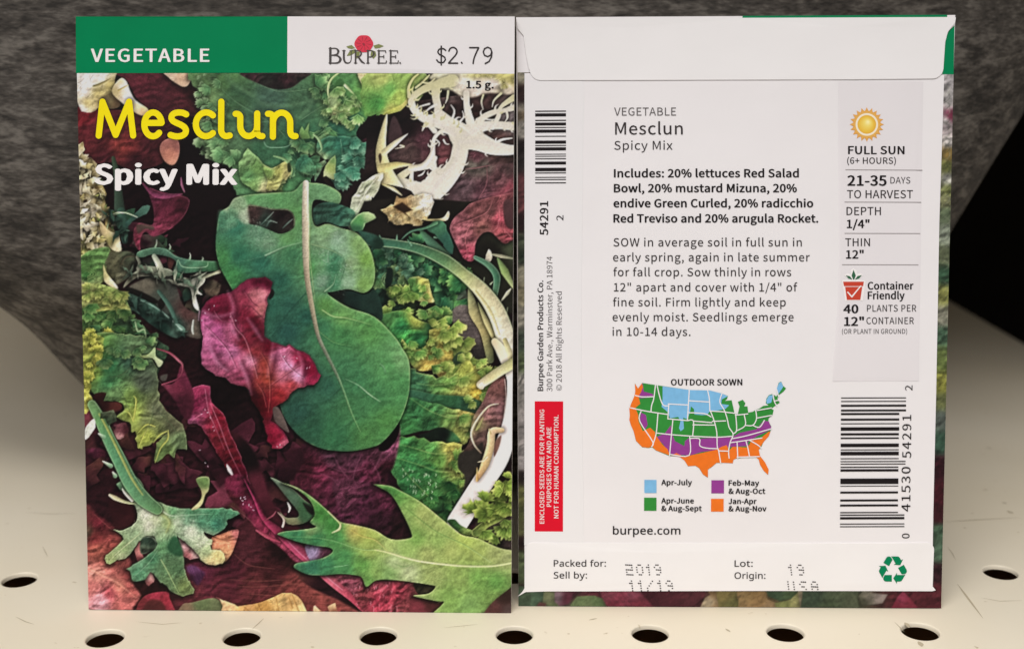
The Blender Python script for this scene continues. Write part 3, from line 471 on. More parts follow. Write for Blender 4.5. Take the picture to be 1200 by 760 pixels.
    S(C, 3, [(560, 340), (570, 305), (600, 345), (720, 345), (735, 318)], [4, 5, 6, 6, 4], (140, 168, 136), alpha=.7)
    L(C, 3, [(262, 462), (280, 420), (330, 370), (360, 340), (450, 345), (530, 362), (535, 392), (440, 398), (350, 400), (300, 430)],
      [(290, 420, (110, 108, 88)), (380, 370, (128, 126, 108)), (480, 375, (110, 116, 98))], rim=(186, 184, 160), rimw=1, rima=.6, shade=.4)
    S(C, 3, [(435, 285), (460, 330), (480, 390)], [26, 34, 40], [(140, 150, 130), (186, 186, 164), (150, 156, 130)])
    S(C, 3, [(338, 290), (352, 320), (350, 345)], [14, 18, 16], [(100, 104, 88), (130, 128, 108)])
    for a, b in (((440, 235), (448, 195)), ((522, 245), (520, 220)), ((634, 300), (634, 268)), ((704, 308), (704, 290))):
        S(C, 3, [a, ((a[0]+b[0])/2+4, (a[1]+b[1])/2), b], [12, 7, 3], [(110, 134, 110), (176, 188, 160)])
    L(C, 3, [(540, 372), (590, 385), (600, 420), (660, 430), (600, 440), (555, 425)], [(580, 400, (84, 124, 96)), (640, 430, (60, 90, 70))])
    L(C, 3, [(548, 440), (610, 430), (690, 392), (720, 388), (716, 430), (680, 470), (705, 500), (668, 500), (688, 585), (655, 560), (640, 470), (600, 452)],
      [(600, 440, (170, 172, 150)), (680, 420, (196, 196, 176)), (655, 500, (182, 182, 164)), (680, 570, (214, 212, 198))], shade=.4, rim=(220, 220, 204), rimw=.9, rima=.5)
    S(C, 3, [(710, 400), (760, 385), (800, 370)], [24, 14, 20], [(170, 172, 146), (150, 150, 120), (200, 196, 160)])
    L(C, 3, [(720, 420), (790, 400), (790, 500), (720, 500)], [(760, 440, (60, 52, 42)), (770, 490, (92, 76, 62)), (730, 430, (24, 20, 16))], soft=2, n=1, frill=(3, 6), emb=.3)
    S(C, 3, [(655, 640), (650, 690), (655, 715)], [8, 14, 8], (170, 176, 164))
    S(C, 3, [(690, 590), (685, 640)], [10, 8], (180, 140, 160))
    SH(C, 3, [(180, 60), (260, 130), (230, 200)], 14, 40, [(46, 70, 58), (70, 98, 82), (36, 54, 46)], 71, .5, .4, .2)
    SH(C, 3, [(300, 360), (420, 380), (560, 400), (700, 400)], 22, 46, [(120, 126, 104), (150, 152, 130), (84, 100, 82), (60, 76, 64)], 72, .5, .4, .16)
    SH(C, 3, [(330, 560), (460, 620), (600, 720)], 16, 40, [(40, 60, 52), (66, 90, 78), (24, 36, 32)], 73, .6, .4, .2)
    # curled yellow green lettuce lower left
    L(C, 3, [(20, 480), (230, 470), (300, 575), (330, 640), (470, 760), (520, 800), (470, 900), (400, 1000), (100, 1040), (20, 1000)],
      [(60, 520, (140, 142, 84)), (170, 520, (116, 128, 68)), (240, 560, (104, 124, 72)), (60, 620, (80, 104, 54)), (140, 640, (52, 84, 50)), (250, 640, (50, 68, 48)), (60, 720, (92, 114, 58)),
       (240, 720, (46, 80, 48)), (330, 720, (60, 84, 62)), (420, 760, (44, 60, 46)), (60, 850, (120, 134, 58)), (200, 860, (50, 92, 56)), (300, 850, (48, 80, 56)), (380, 900, (40, 56, 44))], emb=.4, crk=.3, shade=.3)
    S(C, 3, [(60, 600), (150, 575), (250, 560), (300, 580)], [4, 26, 40, 6], [(120, 130, 70), (164, 162, 84), (150, 156, 90)], emb=.2)
    FN(C, 3, [(50, 500), (140, 500), (230, 520)], 16, 54, (50, 72, 38), (132, 138, 68), (184, 180, 104), 11, 1.2)
    FN(C, 3, [(50, 590), (160, 640), (270, 640)], 22, 54, (26, 48, 30), (72, 104, 58), (128, 146, 88), 12, 1.5)
    FN(C, 3, [(160, 700), (300, 720), (400, 760), (200, 820)], 26, 60, (24, 46, 32), (64, 96, 62), (112, 136, 90), 13, 1.8)
    SH(C, 3, [(320, 650), (370, 720), (410, 800)], 12, 34, GRN, 54)
    FN(C, 3, [(50, 700), (130, 740), (90, 800), (60, 880)], 22, 50, (66, 86, 36), (160, 154, 60), (206, 196, 92), 14)
    S(C, 3, [(330, 650), (345, 700), (380, 690), (390, 740)], [8, 12, 10, 6], (120, 140, 104))
    L(C, 6, [(40, -40), (430, -20), (440, 40), (400, 80), (450, 140), (470, 330), (600, 470), (618, 590), (560, 600), (540, 650), (520, 610), (440, 680), (448, 570), (505, 500), (430, 560), (340, 592), (335, 500), (310, 510), (300, 450), (220, 420), (270, 380), (240, 330), (150, 330), (165, 280), (90, 290), (60, 200)],
      [(60, 60, (140, 142, 60)), (100, 160, (104, 124, 58)), (170, 130, (46, 90, 62)), (130, 60, (70, 104, 60)), (180, 220, (60, 98, 66)), (300, 100, (56, 82, 66)), (330, 40, (80, 100, 70)), (380, 220, (66, 74, 60)),
       (220, 290, (90, 116, 76)), (300, 320, (104, 126, 66)), (320, 400, (128, 140, 66)), (450, 380, (84, 88, 66)), (400, 440, (104, 112, 70)), (380, 520, (132, 140, 62)), (580, 540, (88, 104, 72)), (480, 620, (92, 112, 66)), (560, 460, (84, 84, 62))],
      n=3, shade=.55, emb=.28, crk=.14, frill=(1.5, 5), rim=(150, 158, 104), rimw=1.0, rima=.5)
    for q in ([(320, 300), (335, 330), (318, 440)], [(270, 380), (300, 400), (318, 440)], [(345, 590), (370, 530), (400, 480)], [(340, 510), (390, 460), (440, 470)], [(430, 560), (460, 520), (505, 495)], [(440, 670), (470, 590), (510, 540), (512, 492)]):
        S(C, 6, q, [4, 10, 5], [(140, 148, 70), (176, 172, 84)])
    for q in ([(230, 250), (270, 320), (310, 420)], [(180, 200), (260, 180), (330, 110)], [(200, 240), (300, 210), (360, 190)], [(430, 360), (420, 430), (380, 520)], [(450, 380), (540, 470), (580, 560)]):
        S(C, 6, q, [3, 5, 3], [(60, 76, 54), (90, 104, 70)], alpha=.6)
    L(C, 6, [(100, 292), (165, 285), (150, 330), (240, 338), (245, 380), (140, 392), (95, 340)], [(150, 350, (40, 14, 14)), (220, 360, (80, 34, 30))], soft=1.4)
    L(C, 6, [(330, 80), (400, 70), (440, 30), (445, 80), (485, 110), (460, 140), (425, 90), (340, 95)], [(360, 85, (128, 140, 90)), (440, 50, (150, 166, 120)), (460, 120, (160, 168, 130))], shade=.4)
    L(C, 6, [(36, 0), (150, -20), (130, 100), (90, 190), (70, 290), (100, 320), (60, 380), (36, 385)], [(60, 50, (150, 152, 70)), (110, 80, (104, 124, 56)), (60, 180, (140, 146, 64)), (60, 300, (176, 172, 76)), (90, 320, (186, 182, 84))], emb=.35, frill=(1.5, 6))
    FN(C, 6, [(50, -10), (100, 60), (70, 150), (60, 230)], 26, 44, (70, 86, 36), (170, 164, 64), (212, 202, 98), 15)
    FN(C, 6, [(200, 60), (320, 60), (400, 60)], 14, 56, (34, 60, 44), (78, 108, 66), (140, 156, 100), 16, 1.2)
    # ---------- the big mustard leaf along the top
    L(C, 1, [(-135, 0), (-150, 130), (-130, 200), (-90, 255), (-135, 310), (-130, 440), (-70, 510), (0, 520), (40, 545), (60, 700), (300, 800), (430, 700), (500, 560), (440, 520), (470, 470), (620, 420), (730, 380), (735, 340), (770, 300), (840, 262), (1020, 230), (1100, 120), (1010, 0)],
      [(-90, 90, (98, 128, 84)), (-100, 160, (110, 136, 90)), (0, 70, (74, 104, 66)), (50, 150, (56, 82, 58)), (-60, 260, (70, 98, 66)), (250, 180, (62, 86, 72)), (450, 190, (66, 94, 70)), (560, 180, (80, 110, 74)), (650, 90, (78, 118, 74)), (760, 150, (94, 134, 76)),
       (820, 220, (84, 126, 66)), (700, 280, (60, 100, 76)), (620, 350, (54, 98, 78)), (550, 420, (54, 94, 72)), (380, 440, (52, 88, 66)), (200, 470, (54, 86, 64)), (60, 430, (76, 102, 74)), (-60, 400, (92, 126, 84)), (-90, 470, (120, 150, 110)), (100, 560, (84, 118, 80)),
       (150, 330, (60, 86, 68)), (150, 690, (82, 120, 84)), (350, 700, (74, 114, 78)), (920, 120, (124, 158, 88)), (900, 200, (96, 140, 74)), (1000, 100, (150, 166, 92))],
      n=3, emb=.16, crk=.10, frill=(1.6, 4.5), shade=.5, rim=(150, 176, 126), rimw=.9, rima=.5, streak=(.5, .05))
    for j in range(0):
        y = 30+j*19; x = -148+22*math.sin(j*2.1)+ (40 if 240 < y < 300 else 0) + max(0, (y-440)*.9)
        S(C, 1, [(x+30, y+6), (x+8, y), (x-14, y-8+16*(j % 2))], [10, 7, 2], [(120, 150, 104), (176, 196, 150), (196, 208, 170)])
    FN(C, 1, [(-120, 40), (-128, 130), (-110, 200), (-80, 260), (-110, 330), (-108, 430), (-50, 490)], 44, 44, (62, 92, 60), (104, 134, 92), (182, 200, 156), 61, 3.1, .25, .3)
    FN(C, 1, [(-60, 60), (-40, 200), (-50, 340), (0, 460), (120, 520)], 26, 60, (56, 84, 58), (84, 116, 78), (128, 154, 110), 62, 2.6, .5, .2)
    FN(C, 1, [(480, 60), (560, 120), (600, 220), (560, 320), (480, 380)], 30, 60, (46, 78, 54), (78, 116, 74), (150, 174, 118), 68, .4, .5, .25)
    FN(C, 1, [(380, 420), (480, 420), (560, 440)], 14, 56, (40, 74, 54), (80, 116, 78), (156, 178, 124), 69, 1.3, .4, .25)
    L(C, 1, [(84, 20), (460, 20), (420, 70), (360, 112), (270, 118), (180, 86)], [(140, 50, (60, 32, 38)), (230, 70, (36, 34, 30)), (330, 60, (48, 26, 30)), (420, 50, (40, 30, 28)), (280, 100, (22, 16, 16))], n=3, crk=.5, emb=.5, soft=1.5)
    for q in ([(100, 140), (200, 220), (330, 240), (480, 210)], [(-40, 300), (80, 300), (200, 380)], [(520, 140), (470, 260), (380, 330)], [(640, 180), (560, 280), (520, 380)], [(0, 40), (60, 120), (170, 180)]):
        S(C, 1, q, [10, 40, 12], (34, 56, 44), alpha=.35, soft=7, round_=0); S(C, 1, [(x-12, y-26) for x, y in q], [8, 26, 8], (104, 136, 100), alpha=.35, soft=6, round_=0)
    for q in ([(-20, 120), (60, 190), (160, 250), (300, 330)], [(180, 90), (300, 130), (450, 120)], [(560, 200), (480, 250), (420, 290)], [(100, 330), (240, 300), (330, 380)], [(700, 120), (720, 180), (650, 300)], [(620, 315), (560, 345), (510, 380)]):
        S(C, 1, q, [3, 5, 3], [(96, 124, 96), (110, 140, 104)], alpha=.55)
    S(C, 1, [(640, 20), (590, 60), (570, 110), (575, 160), (610, 150), (600, 120)], [8, 12, 10, 8, 6], [(150, 172, 100), (170, 188, 124), (130, 158, 96)], rim=(190, 206, 150))
    S(C, 1, [(605, 140), (650, 95), (672, 105), (715, 148)], [6, 12, 16, 5], [(150, 170, 110), (200, 210, 160), (150, 172, 112)])
    L(C, 1, [(612, 80), (640, 60), (660, 90), (620, 130), (598, 120)], [(630, 90, (58, 90, 54))], soft=2)
    L(C, 1, [(738, 20), (840, 20), (845, 112), (792, 126), (752, 82)], [(760, 60, (214, 196, 150)), (800, 100, (200, 180, 120)), (820, 40, (190, 168, 104))], rim=(230, 214, 176), shade=.4)
    for x in (770, 795, 820):
        S(C, 1, [(x, 40), (x+6, 80), (x+14, 112)], [6, 8, 4], (150, 126, 66), alpha=.6)
    L(C, 1, [(560, 180), (600, 150), (640, 200), (700, 215), (745, 200), (730, 260), (660, 262), (600, 280)], [(590, 190, (150, 170, 120)), (640, 240, (130, 152, 92)), (720, 220, (110, 150, 84)), (610, 260, (160, 160, 110))], frill=(1.5, 5), emb=.3, rim=(170, 190, 130), rima=.5)
    for a, b in (((640, 200), (735, 205)), ((600, 240), (690, 250)), ((575, 200), (600, 270))):
        S(C, 1, [a, ((a[0]+b[0])/2, (a[1]+b[1])/2+10), b], [4, 7, 4], [(90, 124, 76), (180, 194, 140)])
    L(C, 1, [(408, 370), (425, 325), (440, 350), (465, 305), (460, 360), (470, 390), (430, 395)], [(430, 370, (92, 122, 72)), (460, 320, (112, 140, 88))], n=2, shade=.3)
    # dark gaps and toothed leaflets
    L(C, 1, [(840, 255), (770, 300), (735, 340), (728, 380), (775, 430), (780, 520), (860, 560), (900, 800), (600, 800), (560, 640), (500, 560), (520, 500), (600, 505), (760, 380)],
      [(800, 340, (16, 9, 10)), (700, 640, (30, 18, 18)), (540, 560, (34, 26, 18))], n=2)
    L(C, 1, [(500, 640), (560, 520), (500, 470), (520, 400), (620, 380), (720, 384), (752, 400), (782, 470), (770, 512), (735, 560), (692, 622), (640, 668), (590, 640), (604, 560), (580, 520), (520, 530)],
      [(680, 430, (62, 108, 88)), (740, 470, (70, 116, 90)), (640, 420, (48, 90, 74)), (560, 440, (56, 96, 76)), (660, 560, (58, 100, 82)), (640, 640, (72, 112, 96)), (530, 500, (130, 150, 110))],
      n=3, frill=(2.2, 6.5), rim=(132, 164, 132), rimw=1, rima=.6, shade=.5, emb=.25)
    for q in ([(640, 400), (650, 500), (640, 640)], [(650, 480), (700, 450), (760, 440)], [(650, 520), (700, 520), (750, 520)]):
        S(C, 1, q, [5, 4, 2], (110, 146, 120), alpha=.6)
    L(C, 1, [(556, 545), (610, 485), (612, 560), (604, 622), (560, 600), (545, 605)], [(580, 560, (140, 154, 88)), (600, 500, (100, 130, 80)), (555, 595, (170, 176, 130))], n=2, shade=.4, rim=(186, 192, 140), rima=.5)
    FN(C, 1, [(110, 540), (200, 560), (240, 640), (320, 600)], 30, 54, (58, 90, 56), (112, 136, 78), (184, 182, 128), 63, 1.6, .45)
    FN(C, 1, [(580, 200), (640, 230), (720, 230), (640, 130)], 18, 50, (58, 94, 56), (120, 148, 88), (190, 202, 146), 64, 1.5, .5)
    FN(C, 1, [(640, 420), (720, 430), (740, 500), (680, 580), (640, 640)], 22, 56, (38, 76, 64), (66, 112, 90), (140, 174, 146), 65, .9, .35)
    FN(C, 1, [(300, 480), (400, 500), (480, 560)], 14, 56, (38, 72, 54), (70, 106, 76), (130, 158, 112), 66, 1.2, .4)
    FN(C, 1, [(820, 80), (900, 60), (980, 120), (900, 200)], 24, 60, (70, 112, 62), (130, 156, 86), (186, 194, 120), 67, 1.0, .5)
    S(C, 1, [(490, 370), (520, 400), (535, 450), (520, 470)], [8, 14, 10, 3], [(140, 164, 118), (120, 150, 110)])
    L(C, 1, [(392, 520), (430, 488), (470, 495), (490, 530), (500, 590), (440, 580), (390, 560)], [(430, 520, (54, 94, 74)), (470, 560, (78, 116, 86))], frill=(1.6, 5), emb=.3)
    L(C, 1, [(90, 500), (122, 440), (140, 470), (205, 520), (232, 600), (260, 690), (240, 690), (190, 690), (110, 650), (75, 600)],
      [(120, 500, (120, 150, 100)), (180, 560, (100, 132, 78)), (130, 600, (84, 120, 78)), (225, 680, (186, 178, 130)), (150, 660, (110, 140, 86))], frill=(1.8, 5), rim=(160, 176, 124), rima=.6, shade=.4, emb=.3)
    L(C, 1, [(205, 540), (270, 560), (330, 515), (362, 590), (310, 640), (255, 690), (235, 640)], [(240, 580, (108, 134, 76)), (300, 580, (140, 140, 76)), (340, 590, (170, 160, 104)), (250, 660, (156, 152, 92))], frill=(2, 5), rim=(186, 180, 130), rima=.5, shade=.35, emb=.3)
    S(C, 1, [(270, 490), (330, 510), (370, 560), (365, 600)], [8, 14, 12, 4], [(120, 150, 106), (130, 158, 104)])
    L(C, 1, [(345, 535), (360, 530), (368, 570), (350, 580)], [(355, 555, (40, 50, 30))], soft=1.5)
    S(C, 1, [(215, 410), (240, 440), (330, 440), (370, 420)], [5, 8, 7, 4], (104, 136, 112), alpha=.8)
    # yellow fringe at top centre
    L(C, 2, [(-60, 30), (190, 30), (200, 110), (185, 190), (60, 265), (45, 262), (0, 250), (-60, 255)], [(40, 60, (160, 170, 96)), (80, 120, (106, 152, 84)), (20, 200, (74, 124, 68)), (130, 160, (150, 168, 84)), (150, 70, (130, 156, 84)), (90, 240, (170, 172, 90))], emb=.2, frill=(1.5, 6))
    L(C, 2, [(45, 262), (75, 235), (150, 200), (190, 150), (200, 190), (140, 240)], [(80, 240, (170, 172, 84)), (180, 180, (190, 182, 104))])
    # ---------- dark ground behind the white endive
    L(C, 2, [(-40, 270), (60, 262), (140, 240), (190, 190), (840, 100), (840, 780), (-60, 780), (-60, 600)],
      [(120, 300, (16, 9, 10)), (100, 420, (48, 34, 36)), (180, 320, (20, 10, 12)), (180, 460, (72, 54, 52)), (280, 400, (82, 46, 54)), (0, 330, (14, 8, 8)), (60, 700, (16, 10, 8)),
       (380, 500, (104, 56, 60)), (600, 200, (70, 48, 46)), (680, 430, (78, 52, 48)), (420, 160, (90, 72, 70)), (440, 220, (44, 28, 28)), (750, 280, (116, 104, 104)), (580, 230, (40, 24, 22)),
       (560, 500, (84, 60, 62)), (560, 620, (80, 58, 62)), (700, 600, (88, 62, 62)), (780, 500, (40, 28, 26)), (500, 700, (76, 56, 60))], n=1, crk=.16, emb=.2)
    L(C, 2, [(85, 300), (110, 270), (150, 370), (95, 430), (70, 400)], [(100, 350, (62, 44, 46))], soft=2)
    # maroon lettuce to the right
    L(C, 2, [(500, 470), (620, 485), (650, 540), (840, 540), (840, 790), (640, 830), (520, 780), (440, 760), (460, 600)],
      [(560, 490, (94, 52, 60)), (540, 540, (86, 80, 72)), (600, 550, (78, 70, 64)), (500, 660, (82, 62, 66)), (600, 680, (88, 54, 62)), (700, 620, (96, 60, 64)), (760, 680, (150, 66, 78)), (700, 740, (136, 62, 74)), (810, 620, (140, 60, 72)), (740, 570, (66, 48, 48))], crk=.3, emb=.3, soft=1.5)
    for q in ([(620, 540), (620, 640), (580, 720)], [(500, 560), (560, 555), (640, 540)], [(800, 640), (730, 690), (650, 750)], [(560, 760), (600, 700), (690, 690)]):
        S(C, 2, q, [4, 8, 4], [(120, 72, 78), (160, 92, 100)], alpha=.6)
    # ---------- the white endive leaf: a trunk that parts into thin toothed strands
    L(C, 2, [(330, 20), (860, 20), (860, 120), (770, 150), (640, 138), (560, 160), (490, 165), (430, 128), (370, 120), (330, 90)],
      [(400, 60, (206, 200, 168)), (470, 90, (216, 206, 184)), (560, 55, (190, 182, 122)), (560, 110, (220, 202, 192)), (640, 90, (220, 202, 192)), (700, 50, (178, 170, 104)), (760, 60, (176, 166, 100)), (740, 120, (206, 190, 170)), (820, 90, (190, 176, 130)), (620, 50, (186, 178, 110))], soft=3, fine=.04, emb=.15, shade=.3, n=2)
    W0, W1, W2 = (208, 200, 188), (194, 187, 172), (186, 180, 140)
    ST = [([(240, 800), (290, 700), (380, 625), (450, 535), (474, 440), (470, 370)], [120, 150, 118, 92, 92, 84], (W0, W0, W1)),
          ([(470, 410), (560, 405), (650, 440), (750, 455), (850, 440)], [84, 108, 84, 56, 44], (W1, W0, W0)),
          ([(480, 385), (545, 340), (610, 322), (700, 318), (850, 335)], [74, 84, 56, 44, 50], (W1, W0, W1)),
          ([(545, 350), (520, 270), (508, 200), (506, 140)], [64, 44, 34, 36], (W0, W0, W1)),
          ([(560, 330), (600, 276), (660, 246), (730, 232), (850, 190)], [50, 36, 30, 26, 50], (W0, W1, W1)),
          ([(650, 330), (684, 270), (700, 215), (770, 165)], [30, 26, 20, 36], (W0, W1, W2)),
          ([(770, 330), (790, 270), (800, 200), (850, 150)], [26, 22, 22, 40], (W1, W1, W2)),
          ([(452, 385), (420, 330), (340, 302), (262, 272), (212, 222), (206, 170), (262, 122), (345, 92), (430, 70)], [78, 72, 64, 50, 40, 38, 40, 52, 70], (W1, W0, W0, W2, W2)),
          ([(345, 305), (350, 235), (338, 170), (335, 110)], [52, 44, 42, 54], (W0, W1, W2)), ([(345, 240), (410, 282), (470, 312), (530, 350)], [40, 30, 30, 34], (W1, W0, W0)),
          ([(330, 560), (320, 460), (330, 390), (372, 352), (430, 372), (456, 440)], [30, 26, 22, 22, 26, 34], (W0, W0, W1)), ([(300, 620), (336, 572), (392, 566), (440, 510)], [40, 26, 26, 40], (W0, W1, W1)),
          ([(120, 625), (200, 566), (300, 545), (335, 500)], [50, 32, 30, 22], (W2, W0, W0)), ([(300, 700), (220, 668), (130, 640), (30, 624)], [100, 80, 66, 60], (W0, W1, W2)), ([(205, 690), (200, 630), (205, 580)], [44, 26, 18], (W1, W0, W0)),
          ([(330, 350), (290, 310), (270, 330), (262, 350)], [30, 22, 14, 4], (W0, W1, W1)), ([(340, 205), (305, 222), (272, 252)], [20, 12, 4], (W0, W0)), ([(352, 240), (320, 262), (300, 262)], [18, 12, 4], (W0, W0)), ([(300, 200), (250, 215), (226, 236)], [12, 9, 4], (W1, W0)),
          ([(425, 290), (440, 240), (420, 205)], [16, 10, 3], (W0, W0)), ([(470, 300), (492, 270), (484, 240)], [14, 8, 3], (W0, W0)), ([(600, 280), (640, 288), (668, 284)], [12, 8, 3], (W0, W0)), ([(730, 240), (735, 275), (720, 300)], [14, 10, 3], (W1, W1)),
          ([(640, 440), (700, 400), (760, 390)], [24, 14, 5], (W0, W0)), ([(600, 150), (590, 190), (600, 230)], [12, 9, 3], (W2, W1)), ([(405, 130), (400, 170), (390, 196)], [14, 10, 3], (W2, W1)), ([(700, 140), (660, 180), (650, 215)], [14, 10, 3], (W2, W1)),
          ([(340, 400), (356, 416), (352, 434)], [8, 8, 3], (W0, W0)), ([(380, 400), (392, 420), (410, 424)], [10, 8, 3], (W0, W0)), ([(240, 600), (262, 590), (276, 572)], [6, 10, 3], (W0, W0)), ([(190, 160), (186, 110), (210, 60), (240, 34)], [22, 14, 12, 8], (W2, (196, 190, 120))), ([(225, 110), (262, 80), (300, 40)], [12, 12, 8], (W2, (200, 194, 130))), ([(262, 80), (300, 84), (330, 60)], [10, 10, 8], (W2, W2))]
    srng = np.random.default_rng(77)
    for pts, wd, cs in ST: S(C, 2, pts, wd, list(cs), shade=.4, round_=.0, fine=.03, soft=.8)
    for pts, wd, cs in ST: S(C, 2, pts, [max(v-5, 2) for v in wd], list(cs), round_=.025, fine=.03, soft=1.6)
    for pts, wd, cs in ST:
        P_ = curve(np.array(pts, float), 8, False); Wd = np.interp(np.linspace(0, 1, len(P_)), np.linspace(0, 1, len(wd)), wd); T_ = np.gradient(P_, axis=0); T_ /= np.hypot(*T_.T)[:, None]
        for k in range(3, len(P_)-2):                     # teeth
            if srng.random() < .16 and Wd[k] > 14:
                sg = 1 if srng.random() < .5 else -1; N_ = np.array((-T_[k, 1], T_[k, 0]))*sg; p = P_[k]+N_*Wd[k]*.4; ln_ = 10+22*srng.random()
                S(C, 2, [tuple(p), tuple(p+N_*ln_*.6+T_[k]*ln_*.3), tuple(p+N_*ln_*.8+T_[k]*ln_*.9)], [13, 8, 1.5], cs[-1], n=3, round_=0, soft=.8)
    for q in ([(270, 770), (350, 640), (440, 530), (472, 400)], [(480, 410), (600, 410), (760, 450)], [(490, 380), (620, 322), (800, 325)], [(440, 370), (340, 302), (240, 260)]):
        S(C, 2, q, [16, 22, 6], [(190, 182, 180), (196, 190, 188)], alpha=.4, soft=4, round_=0)
    FN(C, 2, [(540, 50), (640, 60), (740, 60), (820, 60)], 16, 40, (150, 140, 80), (190, 182, 116), (216, 208, 160), 91, 1.6, .4)
    L(C, 2, [(450, 75), (520, 62), (660, 64), (690, 100), (600, 130), (480, 122)], [(520, 95, (218, 204, 190)), (620, 95, (222, 206, 196))], soft=7, alpha=.9)
    # yellow stalks at its left
    S(C, 2, [(100, 680), (50, 560), (34, 440), (64, 262)], [120, 80, 56, 10], [(206, 194, 156), (196, 182, 128), (202, 190, 140), (196, 188, 148)], shade=.4)
    S(C, 2, [(50, 470), (110, 420), (182, 366)], [36, 30, 4], [(204, 192, 146), (216, 206, 172), (226, 216, 190)])
    S(C, 2, [(40, 560), (120, 540), (205, 538)], [56, 36, 6], [(200, 186, 126), (204, 190, 124), (210, 200, 150)])
    S(C, 2, [(140, 430), (160, 438), (110, 450)], [10, 10, 3], (220, 206, 160))
    S(C, 2, [(200, 555), (260, 545), (300, 505), (325, 440)], [34, 30, 26, 12], [(214, 202, 170), (222, 212, 196), (216, 202, 186)])
    L(C, 2, [(18, 490), (30, 474), (38, 500), (28, 530)], [(28, 500, (60, 44, 34))], soft=1.2)
    L(C, 2, [(-40, 650), (10, 642), (110, 655), (180, 674), (214, 702), (216, 790), (-40, 790)], [(60, 700, (16, 10, 9)), (160, 720, (30, 20, 20))], n=2)
    S(C, 2, [(40, 645), (100, 672), (150, 708)], [8, 20, 4], [(180, 160, 100), (214, 200, 150), (190, 176, 130)])
    # pale piece below left of it
    L(C, 1, [(700, 740), (760, 640), (840, 588), (880, 600), (840, 690), (780, 790), (770, 900), (680, 900)], [(800, 640, (150, 156, 128)), (760, 720, (176, 178, 154)), (840, 610, (196, 190, 160)), (720, 860, (130, 146, 118))], shade=.5, emb=.25, mid=.1, n=2, frill=(1.8, 6), rim=(206, 206, 184), rima=.6)
    S(C, 1, [(850, 600), (790, 680), (730, 790)], [4, 9, 4], (210, 206, 184), alpha=.6)
    # ---------- right middle: black hollow, endive end, red lettuce
    L(C, 5, [(-60, -20), (480, -20), (840, 60), (840, 560), (640, 560), (400, 330), (-60, 260)], [(60, 130, (26, 22, 18)), (300, 60, (20, 16, 12)), (650, 270, (22, 20, 16)), (700, 450, (30, 30, 22)), (760, 220, (60, 66, 48))], n=2, soft=2)
    L(C, 5, [(36, 34), (60, 10), (110, 0), (120, -40), (320, -60), (322, 20), (290, 70), (212, 112), (160, 108), (110, 96), (70, 70)], [(80, 40, (180, 156, 108)), (170, 70, (206, 182, 128)), (150, 20, (120, 90, 56)), (240, 50, (216, 196, 150)), (290, 10, (216, 204, 184)), (190, 100, (190, 164, 110))], n=1, shade=.5, emb=.3, frill=(2.2, 6))
    FN(C, 5, [(90, 50), (150, 80), (240, 70)], 10, 44, (110, 84, 50), (190, 166, 112), (224, 208, 166), 81, 2.0, .4)
    L(C, 5, [(100, 12), (150, -14), (210, 30), (168, 44), (190, 70), (150, 40)], [(150, 20, (44, 28, 18))], soft=2, n=1)
    L(C, 5, [(370, 75), (405, 35), (412, 60), (390, 90), (300, 90), (270, 80)], [(400, 50, (214, 196, 160)), (320, 85, (170, 156, 104))])
    L(C, 5, [(490, 30), (560, -20), (840, -60), (840, 200), (770, 195), (722, 216), (690, 195), (640, 150), (590, 165), (556, 220), (548, 308), (500, 305), (470, 260), (440, 200), (414, 130), (440, 70)],
      [(450, 120, (146, 80, 88)), (500, 100, (132, 74, 80)), (480, 180, (150, 84, 92)), (510, 280, (158, 58, 76)), (560, 60, (104, 60, 60)), (600, 130, (128, 78, 72)), (640, 40, (104, 62, 62)), (690, 80, (176, 70, 84)), (700, 170, (136, 62, 66)), (780, 60, (80, 50, 50)), (740, 180, (150, 62, 72))],
      n=3, crk=.24, emb=.34, shade=.5, rim=(176, 96, 104), rimw=.9, rima=.5)
    for q in ([(450, 110), (540, 80), (620, 40), (650, -20)], [(520, 300), (500, 180), (540, 90)], [(640, 150), (680, 120), (690, 20)], [(690, 120), (740, 160), (760, 190)]):
        S(C, 5, q, [4, 7, 4], [(170, 90, 96), (190, 110, 112)], alpha=.55)
    L(C, 5, [(715, -20), (770, -10), (765, 130), (720, 100)], [(745, 50, (76, 48, 50))], soft=2)
    # mizuna stem
    S(C, 5, [(640, 272), (700, 285), (800, 303)], [6, 20, 4], [(120, 120, 96), (150, 146, 120), (100, 104, 80)])
    L(C, 5, [(610, 310), (630, 245), (650, 280), (640, 315)], [(625, 290, (190, 180, 160))], n=2)
    S(C, 5, [(555, 292), (630, 335), (675, 400), (665, 500)], [20, 34, 40, 30], [(74, 110, 92), (78, 112, 88), (60, 96, 76), (80, 110, 84)], rim=(120, 150, 124), shade=.3)
    S(C, 5, [(680, 295), (720, 370), (770, 460)], [8, 44, 14], [(100, 124, 80), (120, 140, 84), (150, 156, 110)])
    S(C, 5, [(755, 465), (735, 490), (700, 535)], [4, 20, 5], (170, 168, 140))
    for a, b in (((600, 440), (606, 404)), ((640, 440), (655, 425)), ((640, 470), (625, 490)), ((730, 600), (735, 570))):
        S(C, 5, [a, b], [10, 3], (150, 164, 130))
    # curled dark lettuce field
    L(C, 5, [(-60, 225), (130, 245), (280, 290), (400, 330), (480, 420), (520, 560), (440, 640), (300, 700), (-60, 700)],
      [(60, 290, (40, 68, 56)), (150, 330, (54, 84, 68)), (40, 400, (60, 92, 70)), (60, 540, (20, 34, 28)), (230, 330, (46, 76, 58)), (350, 330, (52, 92, 66)), (370, 430, (44, 84, 62)), (350, 540, (36, 74, 56)), (420, 540, (50, 78, 60)), (240, 570, (30, 40, 26)), (480, 560, (84, 84, 72))], crk=.3, emb=.5)
